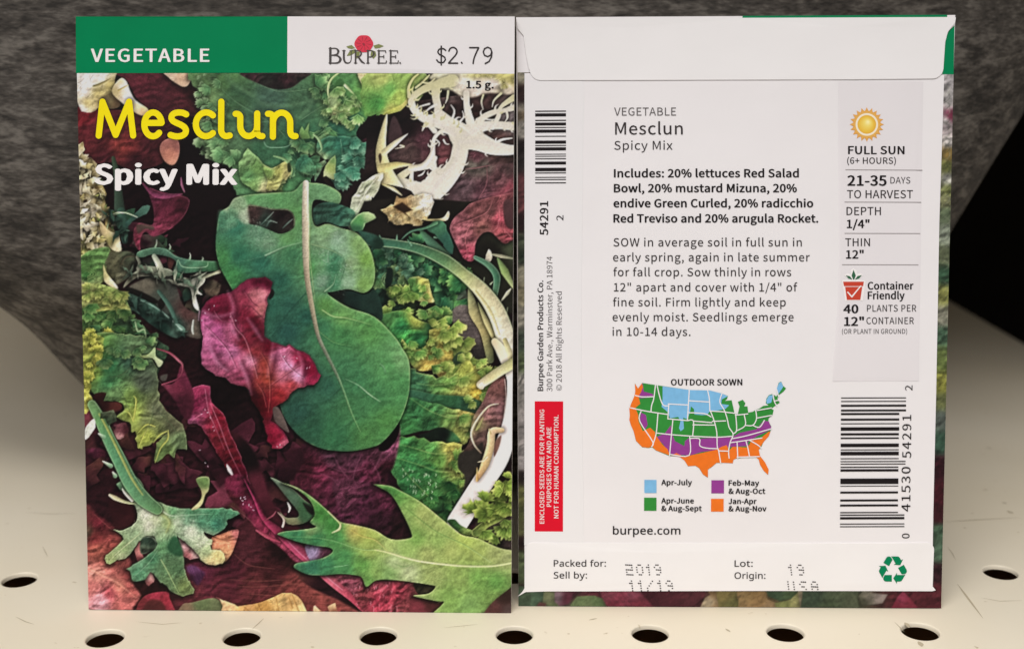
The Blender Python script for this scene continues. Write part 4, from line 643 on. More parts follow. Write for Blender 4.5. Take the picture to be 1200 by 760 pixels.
    for (x, y, r, c) in ((250, 300, 52, (90, 122, 98)), (100, 420, 62, (112, 138, 96)), (430, 385, 42, (150, 164, 96)), (60, 300, 40, (70, 102, 84)), (150, 320, 40, (84, 116, 96))):
        for k in range(3):
            rr = r*(1-.26*k); q = [(x+rr*math.cos(a)*(1.1 if k % 2 else 1), y+rr*.85*math.sin(a)) for a in np.linspace(0, 5.6, 12)]
            S(C, 5, q, [5, 9, 5], [tuple(int(v*.6) for v in c), c, tuple(int(v*.75) for v in c)], emb=.3)
    FN(C, 5, [(0, 300), (120, 300), (240, 330), (350, 380), (420, 470)], 34, 81, (16, 34, 26), (43, 87, 60), (100, 138, 92), 20)
    FN(C, 5, [(20, 380), (80, 350), (150, 370), (140, 440), (60, 480)], 16, 56, (30, 56, 40), (92, 124, 76), (160, 174, 116), 21, None, .4)
    FN(C, 5, [(90, 280), (150, 320), (210, 390)], 14, 46, (28, 52, 42), (72, 104, 82), (120, 148, 118), 22)
    FN(C, 5, [(370, 380), (450, 380), (470, 470), (420, 540)], 12, 72, (26, 56, 40), (60, 114, 70), (131, 164, 92), 23)
    L(C, 5, [(72, 350), (100, 360), (96, 430), (66, 470), (56, 430)], [(80, 410, (18, 28, 24))], soft=2)
    L(C, 5, [(175, 420), (240, 390), (300, 440), (315, 540), (240, 545), (200, 480)], [(200, 430, (70, 106, 60)), (250, 480, (70, 120, 66)), (270, 420, (170, 164, 80)), (300, 500, (196, 176, 100)), (290, 540, (204, 186, 110))], frill=(2.4, 6), rim=(206, 192, 120), rima=.6, shade=.5, emb=.3)
    FN(C, 5, [(120, 480), (170, 500), (200, 550), (130, 570), (80, 610)], 16, 60, (52, 80, 40), (111, 143, 68), (197, 197, 108), 24)
    L(C, 5, [(230, 560), (330, 545), (320, 600), (250, 620)], [(270, 585, (18, 20, 14))], soft=2)
    FN(C, 5, [(280, 610), (340, 600), (390, 630), (420, 580)], 13, 60, (42, 72, 44), (94, 135, 70), (182, 189, 108), 25)
    # grey backing seen between the leaves
    L(C, 5, [(430, 590), (520, 560), (560, 640), (600, 780), (640, 860), (560, 900), (470, 820)], [(480, 650, (98, 88, 84)), (540, 720, (84, 74, 72)), (540, 830, (40, 36, 34))], soft=2, fine=.16)
    for i in range(9):
        S(C, 5, [(450, 600+i*24), (520, 604+i*24), (590, 600+i*24)], [6, 8, 6], (70, 62, 62), alpha=.45)
    S(C, 5, [(520, 450), (550, 590), (610, 700), (640, 860)], [6, 62, 60, 40], [(96, 108, 78), (150, 142, 98), (140, 128, 84), (90, 96, 64)], emb=.15, shade=.4)
    S(C, 5, [(570, 540), (620, 650), (690, 780)], [4, 34, 40], [(96, 104, 66), (170, 160, 112), (176, 164, 110)], shade=.4)
    S(C, 5, [(620, 590), (660, 660), (700, 740)], [8, 12, 8], (60, 60, 36))
    L(C, 5, [(330, 95), (380, 90), (410, 170), (440, 250), (425, 275), (390, 240), (340, 170), (280, 130)], [(350, 120, (66, 104, 80)), (400, 200, (46, 78, 66))], frill=(1.2, 5), shade=.4)
    S(C, 5, [(255, 145), (310, 210), (390, 290)], [16, 50, 60], [(70, 106, 78), (72, 104, 84), (84, 116, 88)])
    S(C, 5, [(135, 205), (195, 150), (280, 128), (340, 100)], [5, 11, 13, 20], [(80, 112, 92), (70, 104, 82), (84, 120, 90)], shade=.4)
    S(C, 5, [(-100, 195), (0, 205), (130, 220), (260, 250), (390, 310), (490, 385), (590, 475), (670, 590), (720, 720), (750, 860)], [40, 52, 46, 56, 68, 64, 84, 100, 104, 80],
      [(56, 90, 74), (58, 92, 74), (62, 98, 78), (66, 100, 74), (86, 116, 80), (150, 158, 104), (196, 186, 146), (206, 196, 160), (214, 206, 184), (220, 212, 198)], rim=(170, 184, 140), shade=.6, round_=.18, emb=.12)
    S(C, 5, [(560, 480), (640, 590), (690, 720)], [10, 16, 10], [(160, 150, 90), (184, 172, 124)], alpha=.6)
    for a, b in (((30, 185), (24, 168)), ((120, 192), (122, 165)), ((200, 225), (180, 195)), ((330, 180), (345, 185))):
        S(C, 5, [a, b], [12, 3], (96, 130, 106))
    # ---------- yellow green lettuce along the right middle
    L(C, 5, [(30, 640), (60, 600), (150, 585), (250, 640), (300, 655), (352, 660), (300, 720), (260, 800), (100, 800)], [(80, 640, (64, 100, 60)), (150, 680, (50, 108, 66)), (230, 640, (140, 146, 66)), (240, 740, (40, 84, 52)), (320, 670, (44, 74, 48)), (160, 740, (70, 130, 70))], frill=(1.6, 6), rim=(150, 160, 84), rima=.5, emb=.3, shade=.4)
    L(C, 8, [(150, -20), (200, 40), (290, 20), (310, -60), (380, -90), (475, -30), (470, 40), (440, 90), (460, 140), (380, 205), (330, 160), (260, 165), (180, 110)],
      [(200, 70, (84, 116, 62)), (260, 40, (140, 142, 68)), (310, 20, (70, 90, 46)), (370, -40, (170, 160, 76)), (350, 60, (170, 154, 76)), (380, 150, (204, 176, 92)), (430, 40, (172, 152, 70)), (300, 120, (180, 152, 74))], emb=.4, frill=(2.4, 7), rim=(214, 194, 110), rima=.5, shade=.4)
    for q, c in (([(290, 10), (310, 50), (300, 80)], (90, 90, 36)), ([(360, 10), (340, 70), (370, 120)], (120, 104, 44)), ([(410, -30), (390, 20), (420, 60)], (120, 110, 46))):
        S(C, 8, q, [6, 14, 5], c, alpha=.7, soft=2)
    FN(C, 8, [(290, -60), (380, -90), (450, -40), (420, 60), (440, 120), (370, 160)], 30, 69, (64, 84, 42), (129, 151, 70), (207, 203, 112), 31, .4)
    FN(C, 8, [(200, 60), (280, 60), (330, 130)], 9, 63, (46, 80, 46), (94, 131, 66), (184, 185, 100), 32, .8)
    L(C, 8, [(150, 150), (260, 170), (350, 200), (430, 180), (500, 92), (530, 110), (550, 150), (580, 110), (606, 130), (590, 170), (610, 190), (640, 215), (600, 250), (655, 290), (590, 332), (500, 312), (340, 300), (180, 280)],
      [(220, 220, (52, 86, 62)), (330, 230, (88, 122, 70)), (420, 220, (100, 132, 70)), (500, 140, (140, 146, 66)), (580, 140, (160, 152, 74)), (520, 200, (130, 138, 64)), (480, 270, (150, 146, 74)), (570, 280, (196, 166, 66)), (630, 290, (204, 172, 70)), (260, 250, (60, 96, 70))], frill=(1.8, 7), emb=.34, crk=.1, rim=(196, 182, 100), rima=.45, shade=.4)
    L(C, 8, [(460, 60), (490, 60), (495, 100), (450, 130), (430, 100)], [(470, 90, (44, 60, 44))], soft=1.5)
    L(C, 8, [(180, 262), (340, 292), (500, 304), (605, 345), (545, 398), (440, 372), (300, 335), (180, 330)], [(220, 300, (52, 86, 66)), (400, 320, (48, 82, 56)), (520, 350, (44, 72, 54)), (580, 360, (56, 84, 60))], shade=.6, emb=.2, rim=(86, 112, 74), rimw=.8, rima=.5)
    L(C, 8, [(150, 320), (300, 335), (440, 375), (575, 402), (590, 420), (540, 470), (505, 570), (470, 560), (400, 480), (280, 495), (100, 510)],
      [(220, 380, (52, 94, 60)), (330, 390, (66, 106, 66)), (420, 430, (100, 126, 70)), (500, 430, (168, 150, 76)), (550, 420, (190, 162, 84)), (480, 510, (130, 138, 70)), (300, 460, (46, 82, 52)), (180, 470, (58, 104, 62))], emb=.34, crk=.14, shade=.35, frill=(.9, 6))
    L(C, 8, [(240, 520), (300, 500), (350, 474), (425, 495), (475, 552), (420, 566), (370, 560), (300, 548)], [(330, 520, (18, 26, 20)), (380, 520, (12, 16, 14)), (440, 540, (56, 90, 60))], soft=2)
    L(C, 8, [(60, 620), (110, 535), (200, 530), (310, 552), (460, 565), (475, 590), (450, 620), (475, 640), (430, 700), (505, 688), (525, 740), (500, 800), (520, 880), (470, 1000), (400, 1010), (300, 930), (180, 880), (120, 760)],
      [(180, 600, (60, 108, 64)), (300, 600, (76, 118, 68)), (420, 600, (160, 152, 74)), (440, 670, (170, 160, 80)), (360, 660, (84, 118, 62)), (200, 680, (56, 104, 64)), (480, 720, (150, 152, 76)), (300, 720, (44, 86, 52)), (200, 800, (48, 92, 56)), (340, 800, (62, 104, 60)), (480, 790, (70, 96, 50)), (440, 880, (40, 70, 44)), (400, 960, (22, 40, 28)), (280, 880, (60, 100, 56))], emb=.42, crk=.2, frill=(1.8, 7), rim=(140, 150, 80), rima=.4, shade=.3)
    for q in ([(110, 560), (220, 590), (330, 620), (440, 610)], [(110, 640), (240, 680), (360, 720), (490, 710)], [(180, 300), (300, 380), (420, 420), (540, 410)], [(230, 230), (330, 240), (440, 220), (590, 140)], [(150, 700), (220, 780), (300, 860)]):
        S(C, 8, q, [4, 8, 4], [(96, 128, 76), (140, 150, 90)], alpha=.5)
        S(C, 8, [(x, y+14) for x, y in q], [4, 14, 4], [(30, 60, 36), (50, 80, 40)], alpha=.4, soft=2.5)
    FN(C, 8, [(430, 590), (450, 650), (420, 700), (490, 720)], 12, 63, (50, 84, 46), (129, 156, 74), (197, 195, 106), 33, .5)
    FN(C, 8, [(510, 120), (580, 150), (600, 230), (610, 300), (540, 300)], 18, 63, (64, 92, 48), (129, 151, 72), (209, 201, 112), 34, .3)
    FN(C, 8, [(480, 400), (540, 430), (520, 500)], 12, 63, (52, 86, 48), (111, 137, 70), (194, 183, 104), 36, .4)
    FN(C, 11, [(330, 130), (400, 190), (450, 120), (470, 40)], 19, 66, (14, 30, 20), (44, 89, 48), (100, 135, 80), 35, .9)
    for i in range(46):
        x, y = 150+C.rng.random()*190, 690+C.rng.random()*210
        if y < 690+(x-150)*.2 or y > 780+(x-150)*.9: continue
        S(C, 8, [(x, y), (x+6, y+7), (x+2, y+15)], [2, 5, 2], (176, 190, 160), alpha=.75)
    # maroon piece, tendril ring and white trunk at right
    L(C, 8, [(600, 330), (640, 240), (720, 190), (740, 440), (700, 480), (560, 640), (470, 640), (520, 560), (540, 430)], [(680, 260, (104, 66, 62)), (640, 400, (124, 84, 82)), (690, 380, (116, 78, 80)), (600, 520, (96, 70, 66)), (540, 620, (62, 44, 40)), (570, 470, (110, 100, 70))], emb=.3, crk=.15, shade=.4)
    L(C, 8, [(470, 620), (540, 600), (600, 560), (580, 700), (540, 800), (470, 900), (500, 760), (460, 700)], [(520, 660, (40, 36, 32)), (520, 800, (52, 46, 42))], soft=2)
    S(C, 8, [(600, 420), (580, 470), (560, 490), (585, 440)], [4, 8, 4], (150, 150, 90))
    S(C, 8, [(685, 345), (630, 360), (570, 430), (535, 505), (550, 570), (590, 620)], [5, 10, 12, 13, 9, 4], [(200, 176, 150), (206, 186, 150), (210, 196, 160), (214, 200, 160), (150, 120, 100)])
    S(C, 8, [(665, 0), (705, 60), (760, 200), (765, 330), (745, 480), (690, 640), (600, 780), (460, 1000)], [40, 60, 60, 74, 90, 110, 118, 120],
      [(200, 184, 150), (216, 204, 180), (222, 214, 206), (224, 214, 210), (222, 212, 210), (222, 212, 210), (218, 208, 206), (214, 204, 202)], shade=.5, round_=.06, fine=.02, light=1)
    S(C, 8, [(720, -10), (745, 60), (760, 120)], [24, 34, 30], [(170, 160, 110), (200, 190, 150), (190, 180, 140)])
    S(C, 8, [(720, 210), (728, 300), (715, 420)], [6, 8, 4], (180, 168, 160), alpha=.6)
    S(C, 8, [(585, 238), (640, 200), (700, 160), (800, 100)], [44, 54, 54, 60], [(214, 200, 170), (196, 184, 136), (190, 184, 140), (170, 170, 110)], round_=.2, shade=.45)
    L(C, 8, [(576, 245), (590, 225), (606, 240), (600, 262), (580, 262)], [(590, 245, (226, 212, 186))])
    S(C, 8, [(705, 492), (650, 500), (640, 580), (610, 680), (570, 760)], [26, 40, 44, 46, 20], [(190, 160, 120), (206, 176, 140), (204, 178, 134), (200, 170, 120), (170, 130, 90)], shade=.4, round_=.2)
    S(C, 8, [(570, 668), (600, 660), (620, 640)], [3, 10, 12], (214, 190, 150)); S(C, 8, [(632, 482), (640, 510)], [3, 12], (200, 170, 120))
    S(C, 8, [(566, 700), (566, 770)], [4, 16], (190, 150, 90))
    L(C, 8, [(665, 560), (700, 520), (690, 580), (660, 640)], [(680, 570, (110, 76, 66))], soft=1.5)
    S(C, 11, [(690, 50), (720, 55)], [14, 3], (226, 216, 212))
    # lower right frisée
    L(C, 11, [(560, 240), (660, 120), (780, 40), (860, 60), (860, 400), (700, 390), (570, 330)], [(620, 120, (80, 66, 54)), (620, 300, (26, 20, 14)), (680, 350, (16, 12, 10)), (740, 340, (56, 44, 44)), (650, 290, (76, 66, 60)), (800, 340, (70, 50, 48))], soft=1.5, emb=.3)
    L(C, 11, [(400, 240), (440, 226), (480, 262), (560, 290), (600, 240), (640, 250), (560, 330), (480, 310)], [(430, 250, (44, 70, 42)), (540, 300, (96, 112, 60)), (600, 260, (120, 130, 64))], emb=.3)
    S(C, 11, [(560, 300), (620, 250), (700, 210), (760, 130)], [50, 44, 40, 30], [(90, 108, 56), (120, 132, 64), (110, 128, 62), (150, 156, 74)], emb=.3, rim=(160, 166, 90))
    FN(C, 11, [(590, 180), (640, 190), (700, 160), (740, 110)], 22, 72, (50, 66, 28), (125, 153, 66), (194, 199, 100), 41)
    FN(C, 11, [(670, 90), (740, 70), (800, 90)], 15, 72, (60, 74, 30), (141, 166, 72), (205, 208, 108), 42)
    FN(C, 11, [(680, 240), (720, 270), (800, 250), (760, 190)], 18, 75, (46, 62, 28), (120, 151, 68), (192, 199, 108), 43, 1.4)
    # ---------- maroon masses in the lower middle
    L(C, 7, [(430, 560), (580, 600), (700, 610), (880, 560), (960, 460), (965, 560), (930, 700), (900, 760), (1000, 1100), (700, 1120), (560, 1000), (400, 870), (380, 760), (440, 660)],
      [(600, 640, (62, 34, 46)), (720, 660, (74, 36, 52)), (850, 620, (72, 34, 48)), (900, 590, (128, 62, 90)), (520, 720, (104, 30, 54)), (600, 800, (80, 26, 46)), (700, 820, (66, 22, 40)), (780, 720, (86, 28, 50)), (900, 700, (40, 12, 20)), (850, 900, (96, 40, 60)), (700, 960, (74, 28, 50)), (900, 1000, (40, 14, 22)), (460, 700, (50, 14, 24)), (960, 900, (36, 12, 20)), (800, 1000, (52, 20, 32))], crk=.45, emb=.5, soft=3)
    for q in ([(600, 620), (640, 700), (700, 780), (760, 900)], [(760, 620), (720, 720), (700, 820)], [(800, 640), (860, 760), (840, 900)], [(500, 720), (600, 760), (680, 860)], [(880, 610), (820, 720)], [(560, 680), (660, 720), (780, 700)]):
        S(C, 7, q, [4, 10, 4], [(120, 52, 80), (150, 84, 108)], alpha=.45, soft=2)
    L(C, 7, [(930, 470), (965, 440), (960, 520), (900, 600), (850, 590)], [(940, 500, (10, 6, 6))], soft=1.5)
    L(C, 9, [(40, 190), (120, 210), (250, 320), (330, 560), (420, 620), (330, 760), (40, 760)], [(120, 250, (96, 26, 36)), (100, 330, (120, 40, 42)), (110, 400, (156, 78, 66)), (200, 420, (130, 56, 50)), (110, 540, (196, 124, 112)), (90, 600, (180, 100, 96)), (180, 640, (176, 72, 80)), (140, 680, (204, 146, 156)), (240, 600, (186, 110, 96)), (300, 600, (160, 76, 72)), (240, 700, (172, 90, 86)), (300, 540, (110, 44, 44)), (60, 300, (70, 56, 44))], crk=.2, emb=.25, soft=5)
    S(C, 9, [(70, 500), (150, 540), (230, 580), (330, 660)], [6, 14, 12, 4], [(206, 150, 124), (200, 140, 120)], alpha=.5, soft=3)
    S(C, 9, [(100, 200), (180, 270), (240, 320)], [4, 6, 3], (130, 60, 60), alpha=.6)
    L(C, 9, [(330, 560), (640, 470), (760, 440), (900, 260), (1040, 200), (1200, 330), (1240, 560), (1500, 700), (1500, 740), (400, 740), (360, 650)], [(700, 520, (92, 28, 50)), (640, 600, (96, 36, 44)), (800, 600, (86, 28, 40)), (960, 400, (72, 28, 36)), (1000, 600, (92, 36, 40)), (1150, 400, (26, 10, 12)), (1200, 620, (110, 48, 46)), (450, 590, (40, 14, 16)), (850, 500, (66, 20, 32)), (1350, 660, (124, 56, 52)), (1080, 520, (60, 22, 26))], crk=.16, emb=.22, soft=3, streak=(.1, .08))
    for q in ([(900, 600), (1050, 600), (1200, 585), (1300, 600)], [(850, 560), (1000, 570), (1180, 560)], [(960, 640), (1100, 650), (1250, 640)], [(880, 420), (960, 480), (1100, 500)]):
        S(C, 9, q, [3, 6, 3], (140, 76, 66), alpha=.5, soft=1.5)
    # ---------- the long red stem and its leaf
    L(C, 6, [(640, 430), (700, 500), (780, 600), (860, 720), (960, 850), (1100, 1080), (1300, 1300), (1300, 1100), (1100, 900), (1000, 620), (880, 500)], [(800, 560, (60, 20, 28)), (1000, 800, (84, 26, 40)), (960, 640, (16, 8, 10)), (1100, 950, (60, 18, 28)), (1200, 1150, (80, 24, 36))], soft=4)
    L(C, 6, [(648, 256), (745, 240), (752, 330), (818, 392), (860, 500), (910, 620), (960, 760), (1000, 880), (1040, 980), (980, 950), (900, 800), (800, 640), (690, 460), (628, 458), (636, 360)],
      [(700, 280, (160, 58, 92)), (660, 360, (140, 44, 78)), (700, 400, (164, 74, 104)), (760, 430, (166, 56, 78)), (800, 420, (146, 34, 54)), (800, 540, (130, 44, 56)), (860, 640, (112, 36, 48)), (920, 760, (92, 26, 46)), (980, 880, (100, 22, 50)), (640, 440, (150, 80, 110))], crk=.26, emb=.3, contrast=(.42, 1.3, .8), rim=(186, 96, 126), rimw=.9, rima=.6, shade=.5, frill=(.9, 5))
    for q in ([(720, 260), (740, 380), (780, 480), (830, 600)], [(700, 400), (660, 430), (640, 450)], [(750, 340), (800, 460), (860, 620), (960, 820)]):
        S(C, 6, q, [4, 7, 3], [(190, 120, 140), (150, 70, 90)], alpha=.6)
    glints(C, 6, [(720, 375), (735, 390), (750, 420), (765, 470), (770, 490), (700, 400), (690, 600), (720, 670), (735, 690)], (226, 180, 200), 5)
    S(C, 6, [(840, 680), (855, 710), (875, 745)], [6, 22, 6], (200, 190, 196))
    L(C, 10, [(0, 0), (100, -20), (170, 100), (230, 220), (330, 310), (440, 410), (480, 460), (400, 470), (300, 380), (180, 290), (100, 180), (20, 100)], [(60, 60, (110, 26, 54)), (130, 60, (60, 14, 28)), (140, 150, (116, 24, 56)), (220, 250, (130, 34, 62)), (360, 400, (150, 48, 76)), (440, 440, (160, 64, 92)), (40, 120, (64, 20, 26))], crk=.3, emb=.3, soft=2)
    S(C, 10, [(105, 0), (160, 110), (210, 215), (290, 290), (400, 390), (490, 470), (600, 570), (720, 660), (860, 750)], [6, 12, 26, 50, 66, 66, 64, 70, 84],
      [(110, 24, 54), (150, 34, 76), (150, 34, 72), (136, 36, 66), (152, 50, 82), (150, 50, 76), (170, 74, 92), (150, 46, 66), (140, 44, 60)], round_=.35, emb=.15, shade=.4)
    S(C, 10, [(330, 330), (420, 420), (560, 545), (650, 620)], [4, 8, 10, 4], [(190, 110, 140), (196, 130, 150)], alpha=.6)
    S(C, 10, [(170, 285), (230, 320), (300, 350)], [8, 22, 10], [(170, 70, 90), (150, 46, 70)])
    S(C, 10, [(210, 235), (260, 205), (280, 180)], [5, 10, 5], [(130, 50, 66), (150, 70, 86)])
    S(C, 10, [(30, 150), (100, 200), (170, 260)], [4, 8, 4], (130, 60, 70), alpha=.6)
    glints(C, 10, [(85, 105), (95, 120), (110, 110), (98, 140), (130, 145), (142, 155), (155, 172), (105, 100)], (216, 190, 214), 6)
    # ---------- thin red rim and leaf left of the centre
    L(C, 6, [(585, 130), (615, 180), (660, 300), (640, 420), (600, 420), (560, 340), (500, 260), (478, 238), (550, 225)], [(600, 220, (92, 26, 48)), (520, 240, (124, 44, 66)), (600, 340, (66, 20, 34)), (560, 240, (110, 32, 54))], soft=2, crk=.2)
    S(C, 6, [(450, 38), (520, 60), (570, 100), (596, 135), (575, 200), (480, 238)], [5, 12, 14, 10, 8, 8], [(130, 40, 60), (140, 50, 70), (166, 84, 100), (140, 60, 76), (110, 36, 56), (150, 60, 80)])
    L(C, 6, [(470, 190), (510, 180), (500, 215), (475, 215)], [(490, 195, (70, 66, 60))], soft=2)
    # ---------- centre: the big rocket leaf
    RK = [(430, -125), (380, -75), (300, -68), (180, -60), (60, -40), (20, 10), (-28, 45), (-44, 120), (-52, 230), (-34, 330), (0, 400), (45, 480), (120, 640), (180, 900), (250, 1050), (300, 1100), (330, 1180), (420, 1290), (540, 1352), (680, 1366), (790, 1350), (870, 1318), (961, 1210), (1012, 1080), (1026, 960), (1018, 860), (980, 790), (940, 730), (831, 622), (700, 575), (622, 532), (568, 490), (604, 482), (685, 468), (772, 488), (822, 445), (831, 350), (800, 240), (732, 158), (650, 132), (570, 106), (510, 122), (486, 84), (482, 10), (500, -28), (560, -20), (628, 0), (640, -60), (560, -110), (474, -122)]
    L(C, 4, RK, [(150, -30, (88, 128, 86)), (300, -40, (84, 124, 82)), (70, 10, (150, 160, 130)), (60, 120, (52, 96, 78)), (-20, 300, (66, 112, 70)), (30, 400, (62, 110, 68)), (80, 280, (48, 92, 72)), (200, 320, (46, 88, 72)), (240, 210, (96, 124, 98)), (180, 160, (90, 122, 98)),
        (350, 180, (88, 126, 82)), (380, 60, (84, 124, 78)), (370, 280, (62, 102, 74)), (300, 420, (42, 80, 66)), (250, 560, (46, 84, 70)), (350, 560, (44, 78, 66)), (350, 700, (40, 72, 64)), (450, 620, (42, 78, 66)), (560, 150, (116, 146, 104)), (540, 200, (112, 138, 104)),
        (620, 200, (124, 150, 126)), (650, 260, (126, 152, 124)), (700, 320, (124, 148, 108)), (780, 300, (106, 140, 72)), (740, 220, (116, 146, 92)), (600, 350, (58, 102, 76)), (620, 300, (66, 110, 84)), (520, 340, (92, 128, 92)), (545, 420, (112, 140, 116)), (690, 430, (122, 148, 120)), (600, 440, (62, 104, 78)), (770, 440, (110, 142, 80)), (480, 350, (72, 116, 72)), (560, 560, (86, 126, 72)), (660, 620, (96, 134, 80)), (800, 700, (84, 128, 76)), (640, 720, (66, 110, 70)), (540, 680, (58, 100, 72)),
        (440, 960, (44, 70, 62)), (400, 1150, (40, 68, 58)), (480, 1250, (44, 76, 58)), (600, 1280, (52, 92, 64)), (560, 1000, (48, 82, 66)), (640, 900, (62, 102, 72)), (720, 980, (62, 104, 72)), (720, 1120, (64, 104, 70)), (800, 1280, (72, 112, 68)), (900, 1200, (74, 116, 68)), (900, 900, (80, 124, 80)), (960, 1000, (72, 116, 74)), (830, 1060, (66, 108, 72)), (620, -60, (96, 130, 92)), (540, -70, (98, 134, 96)), (980, 860, (100, 136, 92))],
      n=4, fine=.09, mid=.05, big=.04, emb=.13, rim=(150, 172, 116), rimw=1.1, rima=.8, shade=.75, power=3.0)
    L(C, 4, [(122, 12), (150, 0), (270, 22), (350, 25), (386, 66), (382, 128), (312, 162), (250, 142), (190, 118), (132, 104), (112, 60)], [(160, 50, (56, 40, 38)), (230, 90, (44, 58, 50)), (300, 60, (26, 14, 16)), (330, 120, (34, 28, 26)), (270, 130, (22, 20, 18))], rim=(150, 172, 126), rimw=1.4, rima=.7, emb=.3)
    for q in ([(200, 110), (240, 70), (270, 40)], [(320, 130), (350, 100), (375, 80)], [(230, 120), (250, 90), (290, 100)]):
        S(C, 4, q, [4, 9, 4], [(60, 84, 74), (110, 120, 110)])
    L(C, 4, [(490, 20), (560, -15), (640, 0), (720, 40), (700, 110), (640, 120), (560, 96), (500, 110)], [(540, 40, (40, 62, 52)), (640, 60, (46, 76, 64)), (690, 90, (70, 104, 84))], shade=.2, emb=.3)
    L(C, 4, [(690, 110), (740, 50), (800, 40), (840, 70), (810, 90), (780, 100), (770, 140), (720, 150)], [(740, 90, (78, 122, 76)), (800, 60, (150, 172, 120)), (730, 130, (56, 92, 66))], frill=(1, 5), shade=.4, rim=(170, 190, 140))
    L(C, 4, [(735, 150), (780, 150), (860, 180), (880, 230), (820, 240)], [(800, 180, (44, 70, 60)), (850, 210, (24, 40, 32))], soft=2)
    L(C, 4, [(580, 495), (690, 478), (780, 500), (830, 470), (870, 560), (870, 640), (820, 610), (700, 565), (630, 525)], [(700, 520, (24, 38, 34)), (800, 560, (30, 46, 40)), (620, 505, (18, 20, 18))], soft=1.2)
    L(C, 4, [(20, 20), (60, -30), (110, -30), (135, 95), (105, 105), (60, 70), (20, 60)], [(80, 0, (112, 136, 104)), (110, 60, (160, 172, 146)), (40, 60, (76, 112, 86))], fine=.15, soft=4, alpha=.85)
    L(C, 4, [(-40, 60), (-20, 30), (50, 70), (70, 110), (20, 140), (-30, 150)], [(30, 110, (92, 126, 100)), (-20, 100, (66, 104, 82))], fine=.15, soft=5, alpha=.8)
    # fuzzy glare patches on the leaf
    for (x, y, r) in ((180, 130, 60), (230, 190, 60), (560, 320, 40), (545, 400, 46), (630, 190, 66), (690, 420, 56), (690, 320, 50), (590, 160, 50), (540, 270, 40), (660, 360, 40), (640, 440, 40)):
        for k in range(26):
            a, b = C.rng.normal(0, .5, 2)
            S(C, 4, [(x+a*r, y+b*r), (x+a*r+5, y+b*r+4)], [4, 3], (170, 188, 168), alpha=.3, n=2, soft=1)
    for q, w, c in (([(425, 210), (330, 235), (225, 282)], [4, 5, 10], [(120, 150, 116), (150, 172, 144)]), ([(225, 282), (120, 310), (20, 320)], [4, 3, 2], [(80, 116, 92), (64, 100, 80)]),
                    ([(448, 490), (340, 610), (262, 730)], [5, 4, 3], [(34, 62, 54), (32, 56, 50)]), ([(480, 218), (580, 248), (655, 285)], [5, 6, 3], [(140, 160, 116), (96, 124, 90)]), ([(655, 285), (664, 340), (640, 420)], [3, 4, 2], [(100, 130, 104), (90, 124, 92)]), ([(575, 255), (572, 300), (580, 330)], [3, 5, 3], (150, 174, 146)),
                    ([(540, 582), (600, 618), (680, 628), (810, 664)], [6, 8, 6, 3], [(160, 178, 120), (150, 172, 116), (120, 154, 96)]), ([(510, 690), (600, 760), (700, 780)], [4, 4, 2], [(110, 140, 90), (90, 130, 84)]),
                    ([(670, 965), (740, 1000), (800, 1050), (860, 1090)], [3, 5, 7, 4], [(110, 146, 112), (170, 192, 160), (140, 166, 132)]), ([(650, 1000), (560, 1080), (460, 1100)], [3, 4, 2], (58, 92, 76)), ([(860, 880), (880, 900), (890, 930)], [2, 5, 2], (130, 160, 132)),
                    ([(720, 1180), (640, 1240), (560, 1260)], [3, 3, 2], (70, 108, 80)), ([(555, 478), (600, 440), (612, 400)], [9, 7, 3], [(150, 176, 140), (110, 140, 110)])):
        S(C, 4, q, w, c, alpha=.75, soft=1)
        S(C, 4, [(x, y+9) for x, y in q], [3, 6, 3], (34, 64, 48), alpha=.25, soft=2)
    S(C, 4, [(448, -120), (446, 0), (448, 120), (449, 260), (456, 400), (478, 540), (506, 680), (530, 760), (610, 920), (650, 1010), (700, 1150), (750, 1260)],
      [32, 36, 40, 38, 30, 28, 22, 20, 16, 10, 8, 4], [(206, 192, 176), (196, 182, 160), (184, 170, 146), (170, 158, 136), (150, 134, 112), (146, 134, 110), (130, 120, 100), (112, 112, 96), (96, 108, 88), (96, 126, 92), (104, 138, 96), (88, 124, 80)], round_=.22, soft=1, light=1, fine=.1)
    S(C, 4, [(470, 0), (472, 140), (470, 260), (500, 540)], [8, 10, 8, 4], [(120, 150, 100), (130, 150, 104)], alpha=.7)
    # ---------- centre: the crimson lettuce
    RD = [(-10, 492), (45, 475), (100, 427), (170, 404), (250, 410), (272, 442), (258, 465), (240, 520), (222, 600), (215, 660), (222, 735), (300, 768), (400, 800), (480, 858), (522, 930), (512, 992), (440, 1002), (375, 1040), (312, 1100), (272, 1130), (256, 1200), (302, 1232), (346, 1292), (338, 1338), (275, 1352), (236, 1300), (212, 1190), (150, 1090), (130, 1020), (60, 1002), (0, 962), (-40, 955), (-131, 872), (-122, 760), (-138, 645), (-128, 580), (-88, 520)]
